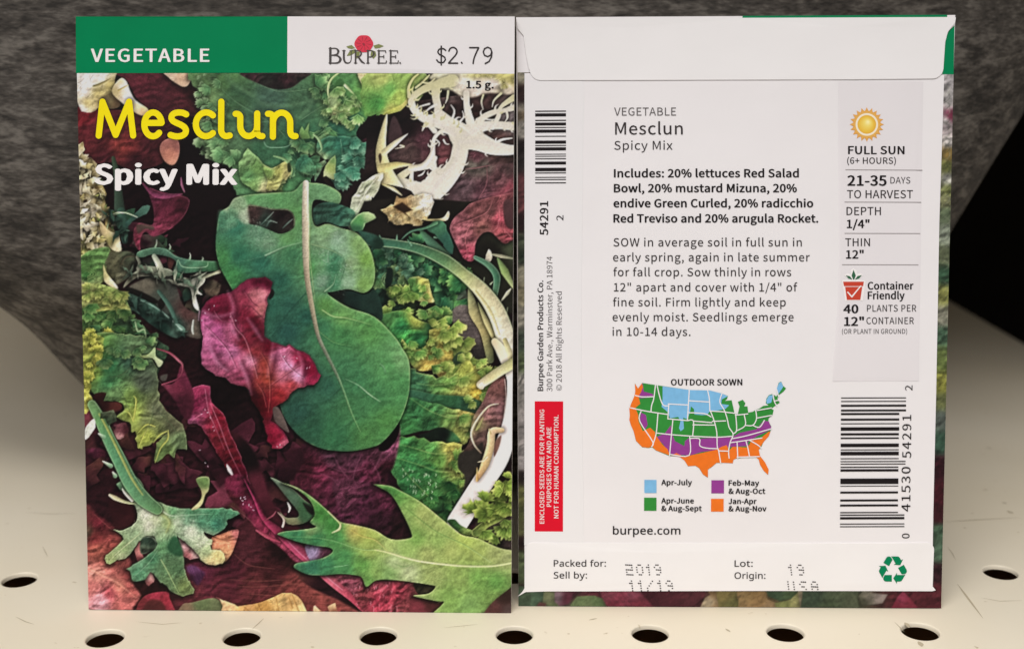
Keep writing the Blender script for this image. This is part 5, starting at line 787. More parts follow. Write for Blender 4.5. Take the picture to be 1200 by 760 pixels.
    L(C, 4, RD, [(180, 425, (106, 28, 54)), (240, 425, (96, 22, 48)), (110, 450, (130, 46, 72)), (200, 500, (190, 122, 130)), (160, 500, (176, 104, 112)), (110, 530, (150, 60, 80)), (210, 590, (180, 110, 112)), (100, 610, (136, 42, 64)), (160, 650, (112, 30, 48)), (190, 720, (106, 36, 50)), (-50, 540, (130, 36, 62)), (-60, 590, (116, 32, 58)), (0, 600, (120, 34, 58)),
        (-100, 640, (168, 90, 130)), (-100, 730, (176, 104, 140)), (-40, 700, (164, 84, 126)), (-40, 780, (160, 86, 122)), (20, 700, (170, 90, 120)), (60, 880, (170, 92, 120)), (40, 820, (176, 104, 140)), (110, 760, (130, 44, 60)), (140, 860, (186, 120, 144)), (100, 950, (140, 66, 90)), (170, 820, (138, 54, 60)), (220, 880, (146, 64, 58)), (230, 960, (156, 70, 58)), (190, 1000, (144, 60, 58)),
        (250, 790, (110, 26, 44)), (300, 830, (186, 110, 140)), (340, 900, (194, 132, 164)), (400, 950, (196, 140, 170)), (330, 940, (180, 104, 120)), (430, 850, (150, 38, 66)), (480, 920, (142, 26, 58)), (490, 970, (156, 44, 76)), (370, 1000, (176, 70, 76)), (300, 1060, (160, 50, 54)), (250, 1100, (128, 36, 46)), (150, 1060, (72, 28, 34)), (200, 1120, (84, 24, 34)), (300, 1290, (160, 36, 64)), (330, 1320, (176, 90, 110)), (260, 1300, (140, 28, 54))],
      n=4, crk=.22, emb=.18, fold=.75, contrast=(.42, 1.3, .88), fine=.1, rim=(96, 16, 44), rimw=1.8, rima=.9, shade=.65, power=3.6, frill=(1.5, 5.5))
    for q in ([(40, 490), (70, 580), (60, 680), (100, 760)], [(150, 640), (190, 700), (230, 760)], [(100, 870), (140, 960), (170, 1060)], [(290, 780), (280, 860), (260, 960)], [(-60, 800), (-20, 880), (40, 930)], [(430, 830), (450, 900), (430, 980)], [(-100, 600), (-20, 630), (60, 610)]):
        S(C, 4, q, [10, 34, 12], (58, 12, 30), alpha=.5, soft=6, round_=0); S(C, 4, [(x-24, y-10) for x, y in q], [6, 20, 6], (206, 146, 176), alpha=.4, soft=5, round_=0)
    for q, c in (([(30, 600), (60, 680), (110, 740), (150, 850), (180, 960)], (190, 130, 140)), ([(-120, 660), (-60, 720), (10, 800), (60, 900)], (196, 130, 160)), ([(140, 560), (180, 600), (215, 640)], (120, 50, 66)), ([(100, 470), (150, 540), (180, 560)], (140, 60, 80)), ([(250, 1000), (330, 940), (420, 880)], (170, 84, 96)), ([(200, 820), (240, 900), (250, 1050), (240, 1150)], (176, 84, 70)), ([(-60, 590), (-20, 640), (40, 650)], (160, 90, 110)), ([(310, 830), (360, 900), (440, 960)], (206, 160, 184)), ([(170, 980), (210, 1040), (230, 1120)], (160, 70, 66))):
        S(C, 4, q, [3, 6, 3], c, alpha=.6, soft=1.2)
        S(C, 4, [(x+8, y+4) for x, y in q], [2, 5, 2], (70, 18, 34), alpha=.5, soft=1.2)
    L(C, 4, [(265, 1130), (290, 1120), (318, 1160), (350, 1240), (352, 1262), (318, 1240), (278, 1200)], [(300, 1180, (84, 70, 66))])
    L(C, 4, [(258, 468), (274, 480), (268, 510), (245, 525)], [(260, 495, (18, 20, 18))], soft=1)
    glints(C, 4, [(-110, 600), (-128, 640), (-60, 560), (30, 620), (60, 640), (-90, 580), (455, 905), (470, 900), (400, 850), (330, 840), (305, 1330), (290, 1340)], (226, 190, 206), 5)
    # ---------- lower left: fuzzy mizuna on red leaves
    L(C, 9, [(605, 490), (660, 480), (715, 520), (680, 600), (630, 560)], [(640, 500, (96, 52, 92)), (690, 560, (64, 30, 60)), (620, 560, (50, 18, 34))], streak=(1.2, .1), soft=3, n=1, frill=(2, 5))
    L(C, 9, [(326, 730), (345, 690), (400, 642), (505, 630), (520, 670), (566, 740), (560, 760), (330, 760)], [(430, 650, (156, 36, 56)), (500, 690, (150, 34, 50)), (360, 700, (110, 34, 40)), (540, 740, (140, 40, 52)), (430, 710, (84, 34, 34))], shade=.4, emb=.2)
    L(C, 9, [(345, 740), (400, 680), (480, 690), (500, 760), (350, 760)], [(430, 720, (78, 32, 32))], soft=3)
    L(C, 9, [(540, 745), (590, 700), (640, 690), (760, 664), (810, 700), (840, 760), (540, 760)], [(600, 730, (112, 92, 72)), (700, 700, (86, 98, 66)), (790, 700, (96, 104, 72))], emb=.15)
    L(C, 9, [(780, 660), (900, 710), (980, 700), (1090, 660), (1170, 636), (1230, 648), (1265, 720), (1330, 742), (1330, 770), (830, 770), (820, 700)], [(840, 720, (206, 168, 124)), (940, 730, (186, 140, 86)), (1040, 720, (166, 124, 66)), (1120, 680, (190, 156, 100)), (1200, 680, (176, 140, 90)), (1250, 740, (206, 176, 124))], emb=.2, shade=.3, frill=(1.3, 7))
    for q in ([(1010, 700), (1040, 740)], [(1110, 670), (1130, 740)], [(1200, 650), (1220, 700), (1250, 745)], [(1180, 660), (1200, 720)], [(930, 715), (1000, 735)]):
        S(C, 9, q, [5, 9], (140, 100, 50), alpha=.6, soft=1.5)
    L(C, 9, [(1310, 745), (1322, 700), (1345, 722), (1400, 740), (1400, 760)], [(1330, 716, (206, 180, 140)), (1380, 745, (140, 90, 60))], n=1, frill=(1, 4)); L(C, 9, [(1395, 715), (1440, 690), (1456, 740), (1420, 740)], [(1430, 705, (196, 166, 126)), (1440, 740, (120, 70, 52))], n=1, frill=(1, 4))
    L(C, 9, [(565, 325), (640, 350), (690, 400), (680, 440), (620, 445), (585, 420)], [(600, 370, (196, 146, 150)), (660, 420, (210, 170, 166)), (620, 430, (150, 80, 84))], emb=.3, n=1, frill=(2, 4))
    L(C, 9, [(320, 390), (350, 350), (370, 440), (340, 470)], [(345, 410, (170, 104, 100)), (345, 450, (110, 50, 54))], n=1, frill=(1, 4)); L(C, 9, [(370, 560), (420, 510), (440, 570), (400, 600)], [(405, 545, (196, 146, 142)), (400, 590, (130, 70, 70))], n=1, frill=(1.4, 4))
    L(C, 9, [(750, 335), (800, 310), (870, 285), (905, 290), (880, 380), (850, 440), (810, 470), (770, 440)], [(780, 340, (196, 120, 90)), (840, 320, (176, 108, 80)), (890, 300, (156, 84, 84)), (820, 420, (196, 140, 100))], shade=.4, emb=.3)
    S(C, 9, [(760, 325), (800, 345), (850, 355)], [10, 24, 8], [(190, 110, 80), (210, 146, 110)])
    L(C, 9, [(180, 130), (260, 120), (330, 160), (335, 220), (290, 275), (220, 285)], [(260, 180, (44, 14, 18)), (290, 240, (56, 20, 24))], soft=3)
    L(C, 9, [(220, 30), (340, -10), (390, 90), (460, 132), (580, 166), (655, 166), (720, 165), (800, 162), (890, 176), (906, 192), (890, 210), (834, 232), (838, 260), (790, 300), (745, 312), (700, 292), (735, 330), (758, 340), (742, 388), (800, 398), (826, 440), (800, 474), (740, 478), (700, 458), (676, 420), (600, 345), (556, 322), (600, 440), (604, 520), (652, 620), (630, 645), (572, 652), (505, 604), (450, 560), (418, 512), (385, 558), (345, 575), (308, 566), (300, 520), (278, 500), (340, 468), (438, 390), (446, 345), (425, 322), (398, 318), (358, 340), (318, 390), (290, 432), (230, 452), (180, 476), (154, 444), (200, 396), (262, 340), (252, 312), (198, 282), (228, 288), (305, 272), (340, 212), (328, 158), (300, 100)],
      [(300, 40, (88, 122, 92)), (370, 110, (86, 118, 84)), (440, 150, (104, 132, 96)), (540, 190, (84, 122, 88)), (640, 190, (72, 112, 84)), (760, 190, (66, 108, 82)), (860, 200, (74, 116, 90)), (780, 250, (58, 102, 84)), (700, 240, (74, 116, 92)), (620, 230, (110, 142, 116)), (560, 240, (160, 172, 146)), (640, 290, (186, 188, 168)), (700, 350, (176, 184, 156)), (730, 400, (150, 166, 124)), (780, 430, (196, 180, 120)), (760, 465, (206, 180, 130)),
       (390, 200, (188, 188, 170)), (400, 260, (192, 190, 170)), (440, 230, (172, 176, 144)), (480, 200, (128, 146, 104)), (510, 250, (130, 146, 96)), (460, 300, (140, 160, 124)), (350, 260, (146, 160, 128)), (330, 310, (130, 150, 116)), (250, 390, (120, 140, 96)), (190, 450, (136, 150, 100)), (250, 430, (150, 158, 120)), (420, 440, (66, 106, 80)), (340, 520, (76, 116, 90)), (330, 480, (92, 126, 100)), (480, 380, (84, 118, 84)), (530, 380, (52, 86, 62)), (500, 480, (80, 106, 76)), (560, 500, (72, 98, 70)), (600, 600, (94, 108, 66)), (520, 580, (86, 108, 76))],
      n=3, frill=(.9, 4.5), fine=.12, mid=.07, emb=.2, rim=(178, 190, 150), rimw=.9, rima=.5, shade=.65, power=3)
    for (x, y, r) in ((390, 220, 70), (420, 270, 60), (620, 280, 60), (690, 340, 50), (560, 240, 50), (380, 180, 40)):
        for k in range(30):
            a, b = C.rng.normal(0, .5, 2)
            S(C, 9, [(x+a*r, y+b*r), (x+a*r+5, y+b*r+5)], [4, 3], (214, 212, 196), alpha=.35, n=2, soft=1)
    L(C, 9, [(356, 352), (375, 325), (420, 322), (446, 350), (440, 388), (380, 418), (355, 410)], [(400, 350, (44, 60, 50)), (390, 390, (66, 76, 62)), (420, 340, (26, 34, 28))], emb=.5, rim=(190, 196, 170), rima=.5)
    L(C, 9, [(530, 330), (556, 322), (575, 350), (595, 420), (560, 430), (510, 390)], [(545, 360, (44, 76, 54))], soft=3)
    S(C, 9, [(470, 450), (510, 520), (570, 640)], [5, 6, 3], [(150, 168, 120), (126, 146, 96)]); S(C, 9, [(310, 555), (400, 470), (450, 400)], [3, 5, 3], (130, 160, 130), alpha=.6)
    S(C, 9, [(180, 460), (230, 410), (300, 350), (360, 300)], [3, 6, 8, 3], (170, 176, 136), alpha=.7); S(C, 9, [(420, 180), (480, 200), (520, 240), (500, 300)], [10, 18, 18, 8], (146, 152, 96), alpha=.6, soft=2)
    S(C, 9, [(475, 175), (530, 205), (640, 200), (760, 195)], [10, 8, 5, 3], [(196, 200, 176), (110, 146, 116)], alpha=.7)
    S(C, 9, [(185, 92), (215, 108), (270, 130), (330, 140)], [14, 26, 16, 10], [(200, 186, 150), (176, 170, 130), (130, 140, 104)]); S(C, 9, [(255, 55), (270, 80), (310, 120)], [4, 14, 20], [(196, 196, 176), (206, 204, 186)])
    L(C, 9, [(668, 0), (738, -10), (738, 60), (718, 90), (702, 140), (672, 168), (640, 170), (690, 120), (698, 70)], [(710, 20, (92, 116, 70)), (705, 90, (176, 170, 116)), (670, 155, (190, 180, 130))], rim=(196, 190, 140), rima=.5)
    S(C, 6, [(85, 350), (130, 430), (180, 540), (240, 660), (300, 780), (370, 870), (450, 930)], [50, 64, 72, 78, 84, 84, 60], [(96, 124, 84), (90, 124, 82), (82, 120, 88), (80, 120, 90), (84, 122, 92), (86, 120, 88), (84, 116, 80)], round_=.16, shade=.5, rim=(130, 158, 118), emb=.1)
    S(C, 6, [(125, 400), (180, 500), (240, 620), (310, 760), (370, 850)], [8, 14, 14, 14, 8], [(150, 150, 70), (166, 160, 78), (150, 150, 80)], alpha=.7)
    for a, b in (((190, 690), (145, 664)), ((215, 745), (200, 722)), ((150, 530), (120, 510))):
        S(C, 6, [a, b], [26, 5], [(110, 140, 110), (196, 200, 180)])
    L(C, 6, [(42, 540), (48, 480), (95, 428), (105, 470), (90, 500), (58, 540)], [(70, 480, (186, 188, 176)), (55, 530, (206, 206, 196))], emb=.2)
    L(C, 6, [(150, 380), (210, 375), (230, 410), (215, 450), (180, 462), (150, 430)], [(185, 400, (72, 80, 60)), (170, 440, (40, 52, 38))], emb=.3, n=1, frill=(2.5, 4)); L(C, 6, [(205, 460), (270, 445), (300, 500), (240, 545), (215, 520)], [(240, 480, (104, 52, 60)), (235, 535, (160, 116, 114)), (280, 490, (60, 22, 28))], emb=.3, n=1, frill=(2.5, 4))
    L(C, 6, [(55, 590), (150, 590), (165, 640), (80, 650), (55, 630)], [(100, 600, (88, 30, 52)), (70, 640, (50, 14, 26)), (150, 620, (60, 18, 30))], soft=2, n=1, frill=(2, 5), emb=.3)
    # ---------- bottom right: the lobed green leaf
    L(C, 10, [(600, 530), (780, 545), (850, 570), (1050, 570), (1210, 650), (1220, 760), (830, 760), (700, 640)], [(700, 580, (130, 60, 76)), (860, 600, (150, 56, 72)), (840, 680, (160, 44, 64)), (940, 640, (140, 42, 58)), (1100, 660, (100, 46, 48)), (1000, 720, (120, 50, 56)), (780, 650, (110, 44, 50))], crk=.4, emb=.5, soft=2)
    for i in range(40):
        x, y = 700+C.rng.random()*420, 560+C.rng.random()*170
        S(C, 10, [(x, y), (x+9, y+6), (x+4, y+16)], [2, 5, 2], (196, 130, 146), alpha=.5)
    L(C, 10, [(440, 370), (520, 370), (600, 410), (560, 460), (480, 470)], [(480, 395, (130, 116, 146)), (560, 420, (80, 40, 56))], emb=.4, soft=1.5)
    L(C, 11, [(215, 575), (330, 600), (300, 640), (240, 645)], [(270, 610, (40, 36, 26))], emb=.6)
    L(C, 11, [(210, 650), (380, 680), (370, 700), (310, 760), (200, 760)], [(300, 690, (70, 32, 32)), (240, 720, (120, 44, 54))], soft=2)
    L(C, 10, [(600, 10), (831, 30), (1000, 160), (1030, 320), (960, 345), (830, 285), (740, 262), (650, 200)], [(760, 160, (70, 26, 46)), (900, 120, (76, 26, 46)), (980, 260, (32, 14, 18)), (860, 240, (40, 16, 26)), (680, 100, (84, 38, 56))], crk=.5, emb=.5, soft=3)
    L(C, 10, [(250, -10), (285, 30), (335, 95), (402, 180), (402, 212), (372, 216), (332, 214), (300, 180), (345, 250), (432, 248), (492, 205), (482, 150), (440, 118), (380, 60), (322, 22)], [(290, 30, (92, 108, 90)), (360, 130, (70, 92, 74)), (440, 200, (56, 84, 60)), (460, 160, (48, 76, 52)), (370, 240, (110, 110, 80))], n=3, shade=.5, rim=(170, 174, 140), rimw=.9, rima=.6)
    L(C, 10, [(430, 130), (484, 165), (486, 200), (455, 180)], [(465, 170, (24, 24, 20))], soft=2)
    S(C, 10, [(345, 130), (358, 160), (352, 185)], [4, 14, 5], (206, 200, 190)); S(C, 10, [(290, 185), (325, 225), (318, 265)], [4, 12, 12], [(150, 120, 110), (200, 186, 176)])
    LF = [(318, 22), (400, 48), (490, 108), (572, 180), (632, 236), (700, 252), (745, 262), (831, 286), (920, 336), (1022, 330), (1032, 300), (982, 190), (922, 90), (850, 44), (825, 30), (910, 38), (965, 62), (1085, 130), (1220, 240), (1312, 312), (1400, 332), (1520, 386), (1610, 400), (1700, 395), (1700, 580), (1600, 600), (1550, 640), (1430, 752), (1140, 752), (1210, 692), (1175, 682), (1040, 652), (1125, 640), (1165, 602), (1130, 590), (1010, 572), (900, 562), (831, 568), (782, 602), (762, 560), (738, 540), (640, 530), (540, 538), (460, 534), (392, 504), (378, 484), (400, 468), (460, 458), (540, 440), (592, 408), (580, 384), (500, 372), (400, 350), (310, 318), (288, 306), (330, 292), (410, 284), (502, 268), (470, 240), (496, 195), (470, 120), (400, 60)]
    L(C, 10, LF, [(360, 40, (126, 150, 100)), (470, 120, (88, 130, 74)), (520, 190, (64, 110, 58)), (600, 260, (58, 104, 56)), (480, 290, (110, 136, 90)), (400, 310, (60, 110, 78)), (500, 330, (54, 104, 70)), (620, 330, (70, 118, 72)), (480, 490, (56, 102, 80)), (560, 480, (58, 104, 74)), (660, 430, (68, 114, 72)), (660, 500, (72, 120, 78)), (750, 300, (150, 154, 76)), (720, 290, (160, 150, 84)), (810, 330, (136, 150, 76)), (800, 400, (138, 156, 84)), (760, 480, (90, 132, 72)), (840, 520, (120, 148, 84)), (790, 570, (96, 134, 74)),
        (930, 70, (70, 112, 62)), (940, 120, (92, 134, 72)), (1000, 180, (120, 148, 84)), (1100, 200, (140, 152, 88)), (1180, 260, (140, 154, 90)), (1060, 330, (110, 142, 76)), (1180, 340, (128, 152, 86)), (900, 380, (150, 166, 100)), (1000, 400, (130, 154, 88)), (940, 460, (154, 168, 122)), (1020, 520, (156, 166, 124)), (900, 530, (116, 146, 90)), (1120, 420, (144, 156, 92)), (1250, 400, (142, 154, 88)), (1400, 400, (138, 152, 84)), (1340, 340, (150, 166, 86)), (1500, 420, (140, 150, 92)), (1560, 440, (142, 150, 98)), (1150, 540, (138, 152, 92)), (1300, 560, (124, 146, 82)), (1250, 660, (116, 146, 80)), (1400, 560, (104, 138, 74)), (1500, 580, (92, 130, 70)), (1350, 700, (112, 142, 84)), (1500, 660, (104, 130, 72))],
      n=4, fine=.08, mid=.06, big=.05, emb=.14, rim=(186, 186, 130), rimw=1.1, rima=.65, shade=.7, power=3)
    for q, w, c, al in (([(640, 250), (632, 280), (592, 300)], [8, 14, 5], [(200, 190, 140), (206, 200, 150)], .9), ([(570, 180), (625, 235), (640, 260)], [7, 8, 6], (190, 186, 130), .8), ([(340, 320), (480, 325), (600, 345), (740, 390), (831, 396)], [3, 5, 6, 5, 7], [(90, 136, 92), (110, 150, 100), (150, 172, 110)], .7),
                        ([(831, 394), (900, 408), (985, 435), (1080, 458), (1200, 474), (1330, 486), (1480, 486), (1600, 466)], [8, 11, 12, 12, 12, 11, 12, 14], [(176, 184, 120), (196, 202, 142), (200, 206, 150), (190, 198, 138), (184, 194, 136)], .95),
                        ([(985, 150), (1060, 210), (1180, 300), (1330, 370), (1470, 464)], [3, 5, 5, 6, 6], [(90, 122, 66), (90, 124, 70), (110, 140, 84), (160, 176, 120)], .7), ([(700, 285), (760, 320), (831, 340), (900, 400)], [6, 8, 10, 6], [(176, 160, 80), (170, 156, 84), (160, 166, 100)], .6),
                        ([(600, 490), (640, 486), (680, 480)], [3, 5, 3], (130, 170, 130), .7), ([(930, 470), (990, 490), (1040, 470)], [3, 7, 3], (110, 136, 86), .6), ([(1180, 690), (1300, 640), (1420, 560)], [3, 4, 3], (140, 164, 100), .5), ([(1060, 520), (1200, 560), (1350, 560)], [3, 4, 3], (140, 164, 104), .4), ([(1330, 630), (1380, 620), (1390, 650)], [3, 4, 3], (90, 120, 64), .5)):
        S(C, 10, q, w, c, alpha=al, soft=1)
    L(C, 11, [(600, 760), (640, 700), (752, 610), (790, 600), (790, 760)], [(660, 740, (84, 48, 46)), (730, 660, (46, 30, 26)), (750, 740, (76, 58, 56))], soft=1.5, shade=.3)
    GB = [(30, 52, 38), (48, 76, 54), (70, 28, 40), (90, 34, 50), (60, 90, 62)]
    C.img = np.clip(C.img, 0, 1); g = C.img.mean(-1, keepdims=True)
    red = np.clip((C.img[..., :1]-1.25*C.img[..., 1:2])/np.maximum(C.img[..., :1], .05), 0, 1)
    grn = np.clip((C.img[..., 1:2]-1.06*C.img[..., :1])/np.maximum(C.img[..., 1:2], .05)*3, 0, 1)
    C.img = g+(C.img-g)*(.97-.2*red+.22*grn); C.img = np.clip(C.img, 0, 1); C.img *= 1.02-.06*red
    lum = C.img.mean(-1, keepdims=True)
    C.img = C.img+.42*(lum-blur(lum, 1))+.06*(lum-blur(lum, 5))              # the press sharpens its picture
    C.img = C.img*(1+.08*np.clip((C.img.mean(-1, keepdims=True)-.24)/.24, -1, 1))
    C.img = np.clip(C.img, .012, .88)
    return C
# ---------------------------------------------------------------- helpers
def lin(c):
    c = np.asarray(c, float)/255.
    return np.where(c <= .04045, c/12.92, ((c+.055)/1.055)**2.4)

def thing(name, label, cat, loc=(0, 0, 0), group=None):
    o = bpy.data.objects.new(name, None); col.objects.link(o); o.location = loc
    o.empty_display_size = .02; tag(o, label, cat, group); return o
def tag(o, label=None, cat=None, group=None, kind=None):
    if label: o['label'] = label
    if cat: o['category'] = cat
    if group: o['group'] = group
    if kind: o['kind'] = kind
    return o
def add(name, verts, faces, m, parent=None, smooth=False, ink=None):
    """One mesh object; verts in mm; ink = linear colour per vertex."""
    me = bpy.data.meshes.new(name)
    me.from_pydata([tuple(v) for v in np.asarray(verts, float)*MM], [], [tuple(int(i) for i in f) for f in faces])
    if ink is not None: put_ink(me, ink)
    if smooth: me.shade_smooth()
    me.update()
    return link(name, me, m, parent)
def link(name, me, m, parent):
    o = bpy.data.objects.new(name, me); col.objects.link(o)
    if m: me.materials.append(m)
    if parent: o.parent = parent
    return o
def put_ink(me, ink):
    a = me.color_attributes.new('ink', 'FLOAT_COLOR', 'POINT')
    a.data.foreach_set('color', np.hstack([ink, np.ones((len(ink), 1))]).astype(np.float32).ravel())

# ---------------------------------------------------------------- materials
def mat(name, rgb, rough=.5, spec=.5, coat=0., bump=None, vary=0., vscale=300.):
    m = bpy.data.materials.new(name); m.use_nodes = True; nt = m.node_tree; b = nt.nodes['Principled BSDF']
    c = lin(rgb); b.inputs['Base Color'].default_value = (*c, 1); b.inputs['Roughness'].default_value = rough
    b.inputs['Specular IOR Level'].default_value = spec; b.inputs['Coat Weight'].default_value = coat; b.inputs['Coat Roughness'].default_value = .18
    tc = nt.nodes.new('ShaderNodeTexCoord')
    if vary:
        n = nt.nodes.new('ShaderNodeTexNoise'); n.inputs['Scale'].default_value = vscale; n.inputs['Detail'].default_value = 4
        r = nt.nodes.new('ShaderNodeValToRGB'); r.color_ramp.elements[0].position = .3; r.color_ramp.elements[1].position = .7
        r.color_ramp.elements[0].color = (*(c*(1-vary)), 1); r.color_ramp.elements[1].color = (*np.minimum(c*(1+vary), .95), 1)
        nt.links.new(tc.outputs['Object'], n.inputs['Vector']); nt.links.new(n.outputs['Fac'], r.inputs['Fac']); nt.links.new(r.outputs['Color'], b.inputs['Base Color'])
    if bump:
        n = nt.nodes.new('ShaderNodeTexNoise'); n.inputs['Scale'].default_value = bump[0]; n.inputs['Detail'].default_value = 3
        bp = nt.nodes.new('ShaderNodeBump'); bp.inputs['Strength'].default_value = bump[1]; bp.inputs['Distance'].default_value = bump[2]
        nt.links.new(tc.outputs['Object'], n.inputs['Vector']); nt.links.new(n.outputs['Fac'], bp.inputs['Height']); nt.links.new(bp.outputs['Normal'], b.inputs['Normal'])
    return m
def ink_mat(name, rough=.32, coat=.25):
    m = mat(name, (255, 255, 255), rough, .13, coat, (900, .12, .00004)); nt = m.node_tree
    a = nt.nodes.new('ShaderNodeAttribute'); a.attribute_name = 'ink'
    nt.links.new(a.outputs['Color'], nt.nodes['Principled BSDF'].inputs['Base Color'])
    return m
M = dict(
    paper=mat('white coated paper', (232, 227, 227), .6, .16, 0, (70, .3, .0008), .012, 60),
    flap=mat('white flap paper', (235, 231, 230), .58, .18, 0, (60, .4, .0009), .012, 50),
    panel_grey=mat('pale grey print', (226, 220, 221), .6, .16, 0, None, .012, 70),
    seam=mat('seam paper', (231, 227, 227), .6, .16, 0, None, .01, 60),
    fold=mat('fold line', (212, 205, 204), .6, .3),
    edge=mat('cut paper edge', (222, 214, 208), .7, .2),
    green=mat('glossy green print', (0, 126, 78), .4, .06, 0, (160, .10, .0003), .05, 90),
    green_wrap=mat('green print on the wrap', (0, 126, 78), .45, .1, 0),
    yellow=mat('yellow print', (242, 222, 14), .45, .12, 0, None, .03, 400),
    white_print=mat('white print', (240, 234, 232), .35, .45, .2),
    black=mat('black print', (30, 25, 26), .5, .12), soft_black=mat('dark grey print', (52, 46, 46), .5, .12), grey=mat('grey print', (92, 86, 86), .5, .4), rule=mat('thin grey rule', (150, 142, 141), .5, .3),
    dots=mat('date stamp ink', (66, 60, 60), .5, .12),
    red=mat('red print', (214, 18, 42), .5, .12, 0, None, .03, 300), on_red=mat('pale letters on red', (236, 214, 212), .5, .4),
    blue=mat('light blue print', (124, 182, 222), .5, .12, 0, None, .06, 900), leafgreen=mat('mid green print', (52, 138, 58), .5, .12, 0, None, .06, 900), purple=mat('purple print', (146, 62, 142), .5, .12, 0, None, .06, 900), orange=mat('orange print', (234, 116, 36), .5, .12, 0, None, .05, 900),
    recycle=mat('green recycling print', (0, 124, 80), .45, .12), logo=mat('logo lettering', (60, 52, 50), .45, .4),
    flower=mat('red flower print', (214, 30, 62), .4, .4), flower_dark=mat('dark red petal print', (150, 14, 40), .4, .4), sepal=mat('olive leaf print', (122, 128, 68), .4, .4),
    brick=mat('brick red print', (196, 62, 40), .45, .4), sprout=mat('dark sprout print', (40, 92, 62), .45, .4),
    ink=ink_mat('printed salad picture', .42, .02),
    void=mat('dark space under the shelf', (170, 138, 102), .9, .1), scratch=mat('grey scuff', (180, 167, 142), .6, .2),
    black_board=mat('matt black board', (18, 15, 13), .9, .08))

def shelf_material():
    m = mat('cream shelf enamel', (220, 206, 180), .42, .4, 0, (350, .06, .0002)); nt = m.node_tree; N, Lk = nt.nodes, nt.links; b = N['Principled BSDF']
    tc = N.new('ShaderNodeTexCoord')
    def noise(s, d=4):
        n = N.new('ShaderNodeTexNoise'); n.inputs['Scale'].default_value = s; n.inputs['Detail'].default_value = d; Lk.new(tc.outputs['Object'], n.inputs['Vector']); return n.outputs['Fac']
    def ramp(f, p0, p1, c0, c1):
        r = N.new('ShaderNodeValToRGB'); e = r.color_ramp.elements; e[0].position, e[1].position = p0, p1; e[0].color = (*lin(c0), 1); e[1].color = (*lin(c1), 1); Lk.new(f, r.inputs['Fac']); return r.outputs['Color']
    base = ramp(noise(14), .3, .7, (222, 210, 186), (229, 219, 199))
    spots = ramp(noise(420, 2), .70, .76, (255, 255, 255), (196, 182, 158))
    mask = ramp(noise(60, 2), .45, .62, (0, 0, 0), (255, 255, 255))
    mx = N.new('ShaderNodeMixRGB'); mx.blend_type = 'MULTIPLY'; Lk.new(mask, mx.inputs['Fac']); Lk.new(base, mx.inputs['Color1']); Lk.new(spots, mx.inputs['Color2'])
    Lk.new(mx.outputs['Color'], b.inputs['Base Color'])
    return m
def bag_material():
    m = mat('charcoal heathered cloth', (70, 64, 60), .85, .15); nt = m.node_tree; N, Lk = nt.nodes, nt.links; b = N['Principled BSDF']
    tc = N.new('ShaderNodeTexCoord'); mp = N.new('ShaderNodeMapping'); mp.inputs['Scale'].default_value = (1, 1.2, 3.2); mp.inputs['Rotation'].default_value = (0, .12, 0); Lk.new(tc.outputs['Object'], mp.inputs['Vector'])
    def noise(s, d, dist=0.):
        n = N.new('ShaderNodeTexNoise'); n.inputs['Scale'].default_value = s; n.inputs['Detail'].default_value = d; n.inputs['Distortion'].default_value = dist; Lk.new(mp.outputs['Vector'], n.inputs['Vector']); return n.outputs['Fac']
    def math_(op, a, c):
        n = N.new('ShaderNodeMath'); n.operation = op
        for i, v in enumerate((a, c)):
            if isinstance(v, float): n.inputs[i].default_value = v
            else: Lk.new(v, n.inputs[i])
        return n.outputs[0]
    f = math_('ADD', math_('MULTIPLY', noise(120, 4, .6), .62), math_('MULTIPLY', noise(520, 3), .38))
    r = N.new('ShaderNodeValToRGB'); e = r.color_ramp.elements; e[0].position, e[1].position = .38, .64
    e[0].color = (*lin((52, 49, 46)), 1); e[1].color = (*lin((114, 108, 101)), 1)
    x = e.new(.5); x.color = (*lin((78, 73, 68)), 1)
    Lk.new(f, r.inputs['Fac']); Lk.new(r.outputs['Color'], b.inputs['Base Color'])
    bp = N.new('ShaderNodeBump'); bp.inputs['Strength'].default_value = .2; bp.inputs['Distance'].default_value = .0006; Lk.new(f, bp.inputs['Height']); Lk.new(bp.outputs['Normal'], b.inputs['Normal'])
    return m
M['shelf'] = shelf_material(); M['bag'] = bag_material()

